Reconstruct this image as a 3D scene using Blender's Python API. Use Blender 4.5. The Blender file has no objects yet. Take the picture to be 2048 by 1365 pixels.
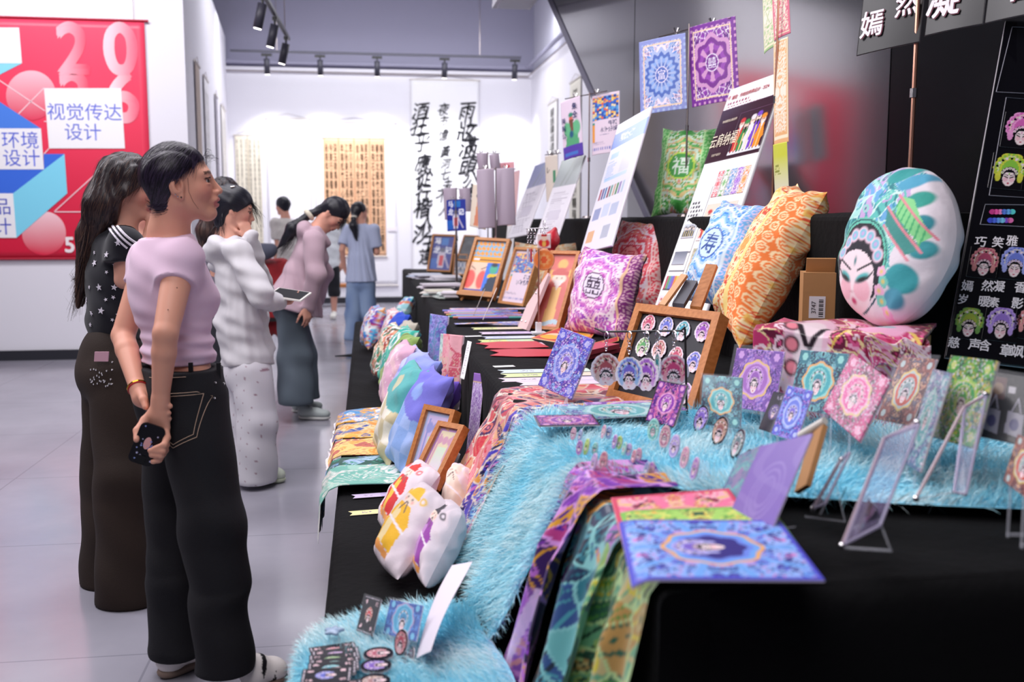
import bpy, math, random
import numpy as np
from mathutils import Vector, Matrix, Euler
PI = math.pi
rng = np.random.default_rng(7)
S = bpy.context.scene
COL = S.collection

# ------------------------------------------------------------------ camera
EYE = np.array([0.0, 0.0, 1.38]); FPX = 1991.0; YAW = math.radians(8.33); PIT = math.radians(6.8)
FW = np.array([math.sin(YAW)*math.cos(PIT), math.cos(YAW)*math.cos(PIT), -math.sin(PIT)])
RT = np.array([math.cos(YAW), -math.sin(YAW), 0.0]); UP = np.cross(RT, FW)
cam = bpy.data.cameras.new('camera'); camo = bpy.data.objects.new('camera', cam); COL.objects.link(camo)
cam.sensor_width = 36; cam.lens = 36*FPX/2048; cam.clip_start = 0.05
camo.location = EYE; camo.rotation_euler = (PI/2-PIT, 0, -YAW)
cam.dof.use_dof = True; cam.dof.focus_distance = 3.7; cam.dof.aperture_fstop = 2.8
S.camera = camo

# ------------------------------------------------------------------ world, lights, exposure
S.view_settings.view_transform = 'Standard'; S.view_settings.look = 'None'
S.view_settings.gamma = 1; S.view_settings.use_curve_mapping = False
S.view_settings.exposure = -0.1
try: S.cycles.use_denoising = True
except Exception: pass
W = bpy.data.worlds.new('world'); S.world = W; W.use_nodes = True
W.node_tree.nodes['Background'].inputs[0].default_value = (0.74, 0.72, 0.92, 1)
W.node_tree.nodes['Background'].inputs[1].default_value = 0.09
def area(name, loc, size, power, color=(1, 0.97, 0.96), target=None):
    l = bpy.data.lights.new(name, 'AREA'); l.shape = 'RECTANGLE'; l.size, l.size_y = size; l.energy = power; l.color = color
    o = bpy.data.objects.new(name, l); COL.objects.link(o); o.location = loc
    d = (Vector(target)-Vector(loc)) if target else Vector((0, 0, -1))
    o.rotation_euler = d.to_track_quat('-Z', 'Y').to_euler()
    return o
area('ceiling_light_hall', (-0.6, 5.5, 4.7), (3.0, 5.0), 200, (0.985, 0.955, 1.0))
area('added_aisle_fill', (-2.6, 4.2, 4.3), (1.2, 4.0), 150, (0.99, 0.955, 1.0), (0.3, 3.4, 0.7))  # added fill without a fixture, brightens the fur front and the visitors' backs
area('ceiling_light_near', (-0.8, 0.6, 4.2), (2.5, 2.5), 95, (1, 0.955, 0.98), (0.6, 3.2, 0.6))
area('ceiling_light_far', (0.3, 14.2, 4.6), (4.0, 3.0), 115, (0.96, 0.96, 1))
area('wall_wash_banner', (-3.0, 8.2, 4.6), (3.0, 0.8), 120, (0.99, 0.96, 1), (-2.8, 10.5, 1.8))
area('wall_wash_far', (0.6, 15.2, 4.5), (5.0, 0.5), 60, (0.96, 0.97, 1), (0.6, 17.3, 1.8))

# ------------------------------------------------------------------ helpers: points
def ray(px, py): return FW+RT*(px-1024)/FPX-UP*(py-682.5)/FPX
def at(px, py, z=None, d=None, X=None, Y=None):
    r = ray(px, py)
    t = (z-EYE[2])/r[2] if z is not None else d if d is not None else X/r[0] if X is not None else Y/r[1]
    return EYE+r*t
def A(*a): return np.array(a, float)
def nrm(v): v = np.asarray(v, float); return v/max(1e-9, np.linalg.norm(v))
def hexc(h):
    c = np.array([int(h[i:i+2], 16) for i in (0, 2, 4)])/255.0
    return np.where(c < 0.04045, c/12.92, ((c+0.055)/1.055)**2.4)
def cc(c): return hexc(c) if isinstance(c, str) else np.array(c, float)

FWH = nrm(A(FW[0], FW[1], 0)); Z3 = A(0, 0, 1)
# ------------------------------------------------------------------ helpers: materials
MATS = {}
def mat(name, color=None, rough=0.6, metal=0.0, spec=0.5, trans=0.0, alpha=1.0, ior=1.45, sheen=0.0, bump=None, emit=None, grain=None, coat=0.0):
    """color None: the mesh's own painted print (attribute 'Col'); bump=(scale, strength); grain=(second colour, scale, stretch)"""
    if name in MATS: return MATS[name]
    m = bpy.data.materials.new(name); m.use_nodes = True; nt = m.node_tree; b = nt.nodes['Principled BSDF']
    if color is None:
        a = nt.nodes.new('ShaderNodeAttribute'); a.attribute_name = 'Col'; nt.links.new(a.outputs['Color'], b.inputs['Base Color'])
    else:
        b.inputs['Base Color'].default_value = (*cc(color), 1)
    b.inputs['Roughness'].default_value = rough; b.inputs['Metallic'].default_value = metal
    b.inputs['Specular IOR Level'].default_value = spec; b.inputs['IOR'].default_value = ior
    b.inputs['Transmission Weight'].default_value = trans; b.inputs['Alpha'].default_value = alpha
    b.inputs['Sheen Weight'].default_value = sheen; b.inputs['Coat Weight'].default_value = coat
    if emit: b.inputs['Emission Color'].default_value = (*cc(emit[0]), 1); b.inputs['Emission Strength'].default_value = emit[1]
    if bump or grain: g = nt.nodes.new('ShaderNodeTexCoord')
    if grain:
        mp = nt.nodes.new('ShaderNodeMapping'); mp.inputs['Scale'].default_value = grain[2]; nt.links.new(g.outputs['Object'], mp.inputs[0])
        n = nt.nodes.new('ShaderNodeTexNoise'); n.inputs['Scale'].default_value = grain[1]; n.inputs['Detail'].default_value = 4; nt.links.new(mp.outputs[0], n.inputs[0])
        r = nt.nodes.new('ShaderNodeValToRGB'); r.color_ramp.elements[0].position = 0.35; r.color_ramp.elements[1].position = 0.65
        r.color_ramp.elements[0].color = (*cc(color), 1); r.color_ramp.elements[1].color = (*cc(grain[0]), 1)
        nt.links.new(n.outputs[0], r.inputs[0]); nt.links.new(r.outputs[0], b.inputs['Base Color'])
    if bump:
        n2 = nt.nodes.new('ShaderNodeTexNoise'); n2.inputs['Scale'].default_value = bump[0]; n2.inputs['Detail'].default_value = 3; nt.links.new(g.outputs['Object'], n2.inputs[0])
        bp = nt.nodes.new('ShaderNodeBump'); bp.inputs['Strength'].default_value = bump[1]; bp.inputs['Distance'].default_value = 0.01
        nt.links.new(n2.outputs[0], bp.inputs['Height']); nt.links.new(bp.outputs[0], b.inputs['Normal'])
    MATS[name] = m; return m
PRINT = mat('printed paper', None, 0.45); GLOSSP = mat('glossy print', None, 0.18); CLOTHP = mat('printed cloth', None, 0.75, sheen=0.15, bump=(60, 0.12))
SATIN = mat('printed satin', None, 0.28, sheen=0.2)
WOOD = mat('beech wood', 'c9905f', 0.5, grain=('b87a48', 6, (1, 1, 14)))
WOOD2 = mat('warm wood', 'c9824a', 0.45, grain=('b56f38', 6, (1, 14, 14)))
CHROME = mat('chrome', 'd8d4d6', 0.18, 1.0); STEEL = mat('brushed steel', 'a59a98', 0.3, 1.0); COPPER = mat('copper rod', 'd9a08a', 0.3, 1.0)
BLACKM = mat('black metal', '121214', 0.4); BLACKP = mat('black plastic', '0c0c0f', 0.3); WHITE = mat('white plastic', 'ece9ee', 0.5)
PAPER = mat('white paper', 'ece6ee', 0.6); GREYP = mat('grey card back', 'c3b4c3', 0.5)
VELVET = mat('black velvet', '060608', 0.8, spec=0.15, sheen=0.02, bump=(35, 0.3))
CLEAR = mat('clear acrylic', 'f2f4ff', 0.05, trans=0.0, alpha=0.2, spec=0.8)
INK = mat('black ink', '16161f', 0.6); CARTON = mat('brown cardboard', 'b88656', 0.75, bump=(25, 0.1))

# ------------------------------------------------------------------ helpers: objects
def prop(o, label=None, cat=None, group=None, kind=None):
    if label: o['label'] = label
    if cat: o['category'] = cat
    if group: o['group'] = group
    if kind: o['kind'] = kind
    return o
def thing(name, label, cat, loc, group=None):
    o = bpy.data.objects.new(name, None); COL.objects.link(o); o.location = [float(c) for c in loc]; o.empty_display_size = 0.05
    return prop(o, label, cat, group)
def wloc(p):
    v = np.zeros(3)
    while p is not None: v += np.array(p.location); p = p.parent
    return v
def obj(name, V, F, m, parent=None, col=None, smooth=False, label=None, cat=None, group=None, kind=None, origin=None):
    """V in world coordinates; the object's origin is put at its base (or at its parent)"""
    V = np.asarray(V, float)
    if origin is None: origin = A((V[:, 0].min()+V[:, 0].max())/2, (V[:, 1].min()+V[:, 1].max())/2, V[:, 2].min())
    me = bpy.data.meshes.new(name); loc = np.asarray(origin, float)
    Vl = V-loc
    if isinstance(F, np.ndarray):
        n, k = F.shape
        me.vertices.add(len(Vl)); me.vertices.foreach_set('co', Vl.astype(np.float32).ravel())
        me.loops.add(n*k); me.loops.foreach_set('vertex_index', F.astype(np.int32).ravel())
        me.polygons.add(n); me.polygons.foreach_set('loop_start', np.arange(0, n*k, k, dtype=np.int32)); me.polygons.foreach_set('loop_total', np.full(n, k, np.int32))
        me.update(calc_edges=True); me.validate()
    else:
        me.from_pydata(Vl.tolist(), [], [list(map(int, f)) for f in F]); me.update()
    if col is not None:
        a = me.color_attributes.new('Col', 'FLOAT_COLOR', 'POINT')
        c = np.ones((len(V), 4), np.float32); c[:, :3] = col; a.data.foreach_set('color', c.ravel())
    if smooth: me.polygons.foreach_set('use_smooth', np.ones(len(me.polygons), bool))
    for mm in (m if isinstance(m, (list, tuple)) else [m]): me.materials.append(mm)
    o = bpy.data.objects.new(name, me); COL.objects.link(o)
    if parent is not None: o.parent = parent; o.location = loc-wloc(parent)
    else: o.location = loc
    return prop(o, label, cat, group, kind)
class MB:
    """collects simple shapes (world coordinates) to be linked as ONE mesh"""
    def __init__(s): s.V = []; s.F = []; s.C = []
    def add(s, V, F, c=None):
        n = len(s.V); s.V += [tuple(v) for v in V]; s.F += [[i+n for i in f] for f in F]
        s.C += [tuple(c if c is not None else (1, 1, 1))]*len(V); return s
    def box(s, c, size, R=None, col=None):
        h = np.array(size)/2; V = np.array([[x, y, z] for x in (-1, 1) for y in (-1, 1) for z in (-1, 1)])*h
        if R is not None: V = V@np.asarray(R).T
        return s.add(V+np.array(c), [(0, 1, 3, 2), (4, 6, 7, 5), (0, 4, 5, 1), (2, 3, 7, 6), (0, 2, 6, 4), (1, 5, 7, 3)], col)
    def obox(s, O, U, Wv, N):
        """box from a corner and three edge vectors"""
        O, U, Wv, N = map(np.asarray, (O, U, Wv, N)); V = [O+i*U+j*Wv+k*N for i in (0, 1) for j in (0, 1) for k in (0, 1)]
        return s.add(V, [(0, 1, 3, 2), (4, 6, 7, 5), (0, 4, 5, 1), (2, 3, 7, 6), (0, 2, 6, 4), (1, 5, 7, 3)])
    def tube(s, pts, r, n=8, cap=True):
        pts = [np.asarray(p, float) for p in pts]; rs = r if isinstance(r, (list, tuple, np.ndarray)) else [r]*len(pts)
        b = len(s.V); a = None; ring = []
        for i, p in enumerate(pts):
            t = nrm(pts[min(i+1, len(pts)-1)]-pts[max(i-1, 0)])
            if a is None: a = nrm(np.cross(t, [0.3, 0.2, 1] if abs(t[2]) < 0.9 else [1, 0, 0]))
            a = nrm(a-t*(a@t)); bb = np.cross(t, a)
            ring += [p+rs[i]*(math.cos(k*2*PI/n)*a+math.sin(k*2*PI/n)*bb) for k in range(n)]
        F = [[i*n+k, i*n+(k+1) % n, (i+1)*n+(k+1) % n, (i+1)*n+k] for i in range(len(pts)-1) for k in range(n)]
        if cap: F += [list(range(n))[::-1], [len(ring)-n+k for k in range(n)]]
        return s.add(ring, F)
    def ring(s, c, R, r, ax, n=20, m=6):
        ax = nrm(ax); a = nrm(np.cross(ax, [0.31, 0.2, 0.9])); b = np.cross(ax, a); V = []
        for i in range(n):
            d = math.cos(2*PI*i/n)*a+math.sin(2*PI*i/n)*b
            V += [np.asarray(c)+d*(R+r*math.cos(2*PI*k/m))+ax*r*math.sin(2*PI*k/m) for k in range(m)]
        return s.add(V, [[i*m+k, i*m+(k+1) % m, ((i+1) % n)*m+(k+1) % m, ((i+1) % n)*m+k] for i in range(n) for k in range(m)])
    def ball(s, c, r, n=10, m=6):
        r = np.ones(3)*r; V = [np.asarray(c)+r*A(math.sin(PI*j/m)*math.cos(2*PI*i/n), math.sin(PI*j/m)*math.sin(2*PI*i/n), math.cos(PI*j/m)) for j in range(m+1) for i in range(n)]
        return s.add(V, [[j*n+i, (j+1)*n+i, (j+1)*n+(i+1) % n, j*n+(i+1) % n] for j in range(m) for i in range(n)])
    def prism(s, poly, O, U, Wv, N):
        """outline in (u,w) units of U and Wv at O, extruded by N"""
        O, U, Wv, N = map(np.asarray, (O, U, Wv, N)); n = len(poly)
        V = [O+p[0]*U+p[1]*Wv for p in poly]; V += [v+N for v in V]
        return s.add(V, [list(range(n))[::-1], [n+i for i in range(n)]]+[[i, (i+1) % n, n+(i+1) % n, n+i] for i in range(n)])
    def build(s, name, m, parent=None, smooth=False, **k):
        return obj(name, np.array(s.V), s.F, m, parent, None, smooth, **k)

# ------------------------------------------------------------------ helpers: text
TXT = {}
def glyphs(t, bold=0.0, shear=0.0, res=3):
    """triangulated lettering, unit line height, centred on the origin"""
    key = (t, bold, shear, res)
    if key in TXT: return TXT[key]
    cu = bpy.data.curves.new('t', 'FONT'); cu.body = t; cu.size = 1; cu.align_x = 'CENTER'; cu.align_y = 'CENTER'; cu.resolution_u = res; cu.shear = shear
    o = bpy.data.objects.new('t', cu); COL.objects.link(o); dg = bpy.context.evaluated_depsgraph_get()
    me = bpy.data.meshes.new_from_object(o.evaluated_get(dg)); me.calc_loop_triangles()
    V = np.array([v.co[:2] for v in me.vertices]).reshape(-1, 2); T = np.array([l.vertices[:] for l in me.loop_triangles], int).reshape(-1, 3)
    bpy.data.objects.remove(o); bpy.data.curves.remove(cu); bpy.data.meshes.remove(me)
    if len(V): V = V-(V.min(0)+V.max(0))/2
    if len(V) and bold: sh = [(0, 0)]+[(bold*math.cos(a), bold*math.sin(a)) for a in (np.arange(5)*2+0.5)*PI/5]; T = np.concatenate([T+i*len(V) for i in range(6)]); V = np.concatenate([V+np.array(q) for q in sh])
    TXT[key] = (V, T); return V, T
# ------------------------------------------------------------------ painters: flat prints, evaluated on the print's own mesh points
def sstep(a, b, x): t = np.clip((x-a)/(b-a), 0, 1); return t*t*(3-2*t)
class Pt:
    def __init__(s, u, v, asp, base):
        s.u, s.v, s.a = u, v, asp; s.x = (2*u-1)*asp; s.y = 2*v-1; s.c = np.tile(cc(base), (len(u), 1)); s.px = 0.02
    def m(s, mask, color, al=1.0):
        k = (np.clip(mask, 0, 1)*al)[:, None]; s.c = s.c*(1-k)+cc(color)*k; return s
    def grad(s, mask, c0, c1, t): k = np.clip(mask, 0, 1)[:, None]; t = np.clip(t, 0, 1)[:, None]; s.c = s.c*(1-k)+(cc(c0)*(1-t)+cc(c1)*t)*k
    def e(s, cx, cy, rx, ry=None, rot=0):
        ry = ry or rx; X = s.x-cx; Y = s.y-cy; c, n = math.cos(rot), math.sin(rot)
        d = np.hypot((X*c+Y*n)/rx, (-X*n+Y*c)/ry); w = s.px/min(rx, ry); return 1-sstep(1-w, 1+w, d)
    def box(s, x0, y0, x1, y1): return ((s.x >= x0) & (s.x <= x1) & (s.y >= y0) & (s.y <= y1)).astype(float)
    def seg(s, x0, y0, x1, y1, w):
        dx, dy = x1-x0, y1-y0; t = np.clip(((s.x-x0)*dx+(s.y-y0)*dy)/(dx*dx+dy*dy+1e-9), 0, 1)
        return 1-sstep(w*0.6, w*1.3, np.hypot(s.x-x0-t*dx, s.y-y0-t*dy))
    def poly(s, P):
        P = np.array(P, float); ins = np.zeros(len(s.x), bool); j = len(P)-1
        for i in range(len(P)):
            c = (P[i, 1] > s.y) != (P[j, 1] > s.y)
            with np.errstate(divide='ignore', invalid='ignore'): xi = (P[j, 0]-P[i, 0])*(s.y-P[i, 1])/(P[j, 1]-P[i, 1]+1e-12)+P[i, 0]
            ins ^= c & (s.x < xi); j = i
        return ins.astype(float)
    def flower(s, cx, cy, r, n, amp=0.18, rot=0, sq=1.0):
        X = (s.x-cx)/sq; Y = s.y-cy; th = np.arctan2(Y, X)+rot; R = r*(1-amp+amp*np.abs(np.cos(n*th/2)))
        return 1-sstep(0.94, 1.06, np.hypot(X, Y)/R)
    def text(s, t, cx, cy, h, color, rot=0, wx=1.0, bold=0.0):
        V, T = glyphs(t, bold)
        if not len(V): return s
        c, n = math.cos(rot), math.sin(rot); V = V*[h*wx, h]; V = np.stack([V[:, 0]*c-V[:, 1]*n+cx, V[:, 0]*n+V[:, 1]*c+cy], 1)
        lo, hi = V.min(0), V.max(0); idx = np.where((s.x >= lo[0]) & (s.x <= hi[0]) & (s.y >= lo[1]) & (s.y <= hi[1]))[0]
        if not len(idx): return s
        P = np.stack([s.x[idx], s.y[idx]], 1); ins = np.zeros(len(idx), bool)
        a, b, d = V[T[:, 0]], V[T[:, 1]], V[T[:, 2]]; cr = lambda p, q, r: (q[:, 0]-p[:, 0])*(r[:, 1]-p[:, 1])-(q[:, 1]-p[:, 1])*(r[:, 0]-p[:, 0])
        for i in range(len(T)):
            q = lambda p0, p1: (p1[0]-p0[0])*(P[:, 1]-p0[1])-(p1[1]-p0[1])*(P[:, 0]-p0[0])
            e1, e2, e3 = q(a[i], b[i]), q(b[i], d[i]), q(d[i], a[i]); ins |= ((e1 >= 0) & (e2 >= 0) & (e3 >= 0)) | ((e1 <= 0) & (e2 <= 0) & (e3 <= 0))
        k = np.zeros(len(s.x)); k[idx] = ins; return s.m(k, color)
def voro(X, Y, P):
    d = np.hypot(X[:, None]-P[None, :, 0], Y[:, None]-P[None, :, 1]); i = d.argmin(1); f1 = d.min(1)
    d[np.arange(len(X)), i] = 9; return i, f1, d.min(1)
def ornate(p, pal, seed, k=46, line='f0e0d0', lw=0.02, sym=True, mask=None, swirl=0.12):
    """mirrored cloud-scroll filling: cells with inner rings and pale outlines"""
    lw *= 0.6; k = int(k*1.5); r = np.random.default_rng(seed); X = np.abs(p.x) if sym else p.x; Y = np.abs(p.y) if sym else p.y
    X = X+swirl*np.sin(5*Y+seed)+0.03*np.sin(19*Y); Y = Y+swirl*np.sin(6*X+seed*2)+0.03*np.sin(17*X)
    P = np.stack([r.uniform(0 if sym else -p.a, p.a+0.1, k), r.uniform(0 if sym else -1, 1.1, k)], 1)
    mk = np.ones(len(p.x)) if mask is None else mask; sc = 1.2*math.sqrt(p.a/k)
    i, f1, f2 = voro(X, Y, P); ids = r.integers(0, len(pal), k); id2 = r.integers(0, len(pal), k); C = np.array([cc(h) for h in pal])
    col = C[ids][i]; ring = (np.abs(f1-sc*0.42) < sc*0.13)[:, None]; col = np.where(ring, C[id2][i], col); core = (f1 < sc*0.16)[:, None]; col = np.where(core, C[(ids+1) % len(pal)][i], col)
    st = ((np.sin(40*(X+Y*0.6)/max(0.4, p.a)) > 0.72) & (f1 > sc*0.5))[:, None]; col = np.where(st, C[(id2+1) % len(pal)][i], col)
    ed = (f2-f1 < lw)[:, None]; col = np.where(ed, cc(line), col)
    p.c = p.c*(1-mk[:, None])+col*mk[:, None]; return p
def head(p, cx, cy, h, main, acc, dark='191822', rot=0, point=0.0):
    """opera head: fan headdress, black hair cap, pale face. h: height"""
    q = Pt(p.u, p.v, p.a, '000000'); c, n = math.cos(rot), math.sin(rot); X = (p.x-cx)/h; Y = (p.y-cy)/h; X, Y = X*c+Y*n, -X*n+Y*c
    near = (np.abs(X) < 0.6) & (np.abs(Y) < 0.75)
    if not near.any(): return p
    def el(x, y, rx, ry): return (np.hypot((X-x)/rx, (Y-y)/ry) < 1).astype(float)
    th = np.arctan2(Y-0.05, X); R = 0.41+0.035*np.abs(np.cos(9*th))+point*0.12*np.clip(np.sin(th), 0, 1)**6; r = np.hypot(X*1.05, Y-0.05)
    up = Y > -0.22-0.05*np.cos(8*X)
    p.m((r < R)*up, acc); p.m((r < R*0.9)*up, main); t = (np.sin(th*24) > 0.25)*(r < R*0.88)*(r > R*0.62)*up; p.m(t, acc, 0.8)
    p.m((np.abs(r-R*0.56) < 0.02)*up, acc); p.m((np.abs(r-R*0.72) < 0.018)*up, 'f3e9c8', 0.7)
    for k in range(9):
        a = PI*(k+0.5)/9; p.m(el(0.33*math.cos(a), 0.05+0.3*math.sin(a), 0.035, 0.035), 'f0dce8' if k % 2 else dark)
    p.m(el(-0.27, -0.2, 0.07, 0.15), acc, 0.9); p.m(el(0.27, -0.2, 0.07, 0.15), acc, 0.9)
    p.m(el(0, -0.12, 0.215, 0.22), dark)
    for k in range(7):
        a = PI*(k+0.5)/7; p.m(el(0.18*math.cos(a), -0.12+0.18*math.sin(a), 0.036, 0.036), 'f6dbe6'); p.m(el(0.18*math.cos(a), -0.12+0.18*math.sin(a), 0.017, 0.017), main)
    f = (np.hypot(X/(0.15-0.06*np.clip(-Y-0.28, 0, 1)), (Y+0.25)/0.22) < 1)*(Y < -0.06); p.m(f, 'f6e2e4')
    p.m(el(-0.075, -0.27, 0.06, 0.07)*f, 'eba6b8', 0.6); p.m(el(0.075, -0.27, 0.06, 0.07)*f, 'eba6b8', 0.6)
    for sx in (-1, 1):
        p.m((np.abs(Y+0.205-0.5*(np.abs(X)-0.07)) < 0.016)*(X*sx > 0.025)*(X*sx < 0.125), dark); p.m((np.abs(Y+0.15-0.4*(np.abs(X)-0.05)) < 0.01)*(X*sx > 0.025)*(X*sx < 0.12), dark)
    p.m(el(0, -0.385, 0.032, 0.02), 'c22d55'); p.m(el(0, -0.11, 0.012, 0.03), main); return p
def medal(p, cx, cy, rx, ry, ring, inner, main, acc):
    X = (p.x-cx)/rx; Y = (p.y-cy)/ry; r = np.hypot(X, Y); th = np.arctan2(Y, X)
    p.m((r < 1.16+0.06*np.cos(8*th)).astype(float), ring); p.m((r < 1.03+0.05*np.cos(8*th)).astype(float), acc); p.m((r < 0.92).astype(float), inner)
    head(p, cx, cy-0.03*ry, min(rx, ry)*1.7, main, acc)
def card_art(pal, ring, inner, main, acc, seed, border=None, rx=None):
    def f(p):
        ornate(p, pal, seed, 44, pal[2], 0.014)
        for sx in (-1, 1):
            for sy in (-1, 1):
                p.m(p.flower(sx*p.a*0.74, sy*0.78, 0.2*p.a+0.05, 6), pal[0]); p.m(p.flower(sx*p.a*0.74, sy*0.78, 0.1*p.a+0.03, 6), acc)
        medal(p, 0, 0, rx or p.a*0.56, 0.55*(1 if p.a < 0.9 else p.a*0.9), ring, inner, main, acc)
        if border: p.m(1-p.box(-p.a+0.05, -0.95, p.a-0.05, 0.95), border)
    return f
def lines(p, x0, y0, x1, y1, n, col, fill=0.45, seed=3):
    """tiny unreadable body copy"""
    r = np.random.default_rng(seed); t = (p.y-y0)/(y1-y0)*n; k = np.floor(t).astype(int); ins = p.box(x0, min(y0, y1), x1, max(y0, y1))
    e = r.uniform(0.55, 1.0, n+2); p.m(ins*((t-k) < fill)*((p.x-x0)/(x1-x0) < e[np.clip(k, 0, n)])*(np.sin(p.x*140+k*9) > -0.5), col)

# ------------------------------------------------------------------ sheets, cushions, frames
def grid_faces(nx, ny, off=0):
    i = np.arange(nx*ny).reshape(ny, nx)+off
    return np.stack([i[:-1, :-1], i[:-1, 1:], i[1:, 1:], i[1:, :-1]], -1).reshape(-1, 4)
def nres(U, Wv, dep, q=2.2, lo=6, hi=170):
    k = FPX/max(0.5, dep)/q; return int(np.clip(np.linalg.norm(U)*k, lo, hi))+1, int(np.clip(np.linalg.norm(Wv)*k, lo, hi))+1
def depth_of(p): return float((np.asarray(p)-EYE)@FW)
def sheet(name, O, U, Wv, painter, m=None, thick=0.002, bend=None, parent=None, res=None, base='ffffff', back='ddd4dd', q=2.2, outline=None, **k):
    """printed card / board / cloth: corner O, edges U (to its right) and W (up); bend(s,t) -> offset along the normal"""
    O, U, Wv = map(lambda a: np.asarray(a, float), (O, U, Wv)); N = nrm(np.cross(U, Wv))
    nx, ny = res or nres(U, Wv, depth_of(O+U/2+Wv/2), q)
    def ev(nx, ny):
        s, t = np.meshgrid(np.linspace(0, 1, nx), np.linspace(0, 1, ny)); s, t = s.ravel(), t.ravel()
        s2, t2 = outline(s, t) if outline else (s, t)
        b = bend(s, t) if bend is not None else np.zeros_like(s)
        if b.ndim == 1: b = b[:, None]*N
        return s2, t2, O+s2[:, None]*U+t2[:, None]*Wv+b
    s2, t2, V = ev(nx, ny)
    p = Pt(s2, t2, np.linalg.norm(U)/np.linalg.norm(Wv), base); p.px = 1.4/ny
    if painter: painter(p)
    n = nx*ny; mx = 2 if bend is None and not outline else min(nx, 14); my = 2 if bend is None and not outline else min(ny, 14); VB = ev(mx, my)[2]-N*thick
    i = np.arange(n).reshape(ny, nx); rim = np.concatenate([i[0, :-1], i[:-1, -1], i[-1, :0:-1], i[:0:-1, 0]]); m_ = len(rim); j = n+np.arange(m_)
    F = np.concatenate([grid_faces(nx, ny), np.stack([rim, j, np.roll(j, -1), np.roll(rim, -1)], -1), grid_faces(mx, my, n+m_)[:, ::-1]])
    C = np.concatenate([p.c, np.tile(cc(back), (m_+mx*my, 1))])
    return obj(name, np.concatenate([V, V[rim]-N*thick, VB]), F, m or PRINT, parent, C, bend is not None, **k)
def bl_frame(bl, br, tl, dbl, dbr, dtl):
    """corner and edges from three picture points and their distances"""
    O = at(*bl, d=dbl); return O, at(*br, d=dbr)-O, at(*tl, d=dtl)-O
def cushion(name, C, U, Wv, th, painter, m=None, seed=0, base='ffffff', back=None, rnd=0.0, parent=None, q=2.4, wr=0.012, fill=None, **k):
    """plump cushion: centre C, half edges U (right) and W (up), half thickness th; rnd 0 square .. 1 oval"""
    C, U, Wv = map(lambda a: np.asarray(a, float), (C, U, Wv)); N = nrm(np.cross(U, Wv)); r = np.random.default_rng(seed)
    nx, ny = nres(2*U, 2*Wv, depth_of(C), q, 14, 110)
    a, b = np.meshgrid(np.linspace(-1, 1, nx), np.linspace(-1, 1, ny)); a, b = a.ravel(), b.ravel()
    pin = 0.10*(1-rnd)
    sx = a*(1-pin*(1-b*b)*np.abs(a)**3); sy = b*(1-pin*(1-a*a)*np.abs(b)**3)
    if rnd > 0: qx = a*np.sqrt(1-b*b/2); qy = b*np.sqrt(1-a*a/2); sx = sx*(1-rnd)+qx*rnd; sy = sy*(1-rnd)+qy*rnd
    h = (np.clip(1-np.abs(a)**2.6, 0, 1)*np.clip(1-np.abs(b)**2.6, 0, 1))**0.55
    ph = r.uniform(0, 6, 6); ed = np.clip(np.maximum(np.abs(a), np.abs(b)), 0, 1)
    w = wr*ed**2*h**0.5*(np.sin(9*a+4*b+ph[0])+np.sin(11*b-5*a+ph[1])+0.7*np.sin(17*(a*b)+ph[2]))
    f = h*th+w; P = C+sx[:, None]*U+sy[:, None]*Wv; sag = (r.uniform(-0.012, 0.012)*np.sin(2*a+ph[3])+r.uniform(-0.012, 0.012)*np.sin(2*b+ph[4]))
    V1 = P+(f+sag)[:, None]*N; V2 = P+(-h*th*0.9-w+sag)[:, None]*N
    p = Pt((sx+1)/2, (sy+1)/2, np.linalg.norm(U)/np.linalg.norm(Wv), base); p.px = 2.0/ny
    if painter: painter(p)
    n = nx*ny; G = grid_faces(nx, ny); F = np.concatenate([G, G[:, ::-1]+n])
    c2 = np.tile(cc(back), (n, 1)) if back else p.c.copy()
    V = np.concatenate([V1, V2]); i = np.arange(n).reshape(ny, nx); rim = np.concatenate([i[0, :], i[-1, :], i[:, 0], i[:, -1]]); V[rim+n] = V[rim]
    return obj(name, V, F, m or CLOTHP, parent, np.concatenate([p.c, c2]), True, **k), (lambda u, v, e=0.004: C+u*U+v*Wv+N*(th*((max(0, 1-abs(u)**2.6)*max(0, 1-abs(v)**2.6))**0.55)+e)), N
def picture_frame(label, O, U, Wv, painter, m=WOOD, bar=0.022, dep=0.03, mount=None, glass=True, group=None, name='picture_frame', matl=None, extra=None, cat='picture frame'):
    """four rails, the picture and its pane"""
    O, U, Wv = map(lambda a: np.asarray(a, float), (O, U, Wv)); N = nrm(np.cross(U, Wv)); u, w = nrm(U), nrm(Wv); lu, lw = np.linalg.norm(U), np.linalg.norm(Wv)
    t = thing(name, label, cat, O+U/2, group)
    for o, e, k in ((O, U, w*bar), (O+Wv-w*bar, U, w*bar), (O+w*bar, Wv-2*w*bar, u*bar), (O+U-u*bar+w*bar, Wv-2*w*bar, u*bar)):
        b = MB(); b.obox(o-N*dep, e, k, N*dep); b.build('rail', m, t)
    s = sheet('picture', O+u*bar+w*bar-N*dep*0.4, U-2*u*bar, Wv-2*w*bar, painter, matl or PRINT, 0.003, parent=t)
    b = MB(); b.obox(O+u*bar*.5+w*bar*.5-N*dep*0.95, U-u*bar, Wv-w*bar, N*0.004); b.build('backing_board', CARTON, t)
    if glass:
        b = MB(); b.obox(O+u*bar+w*bar-N*dep*0.25, U-2*u*bar, Wv-2*w*bar, N*0.0015); b.build('glass_pane', mat('picture glass', 'ffffff', 0.04, alpha=0.06, spec=0.6), t)
    return t, N
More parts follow.
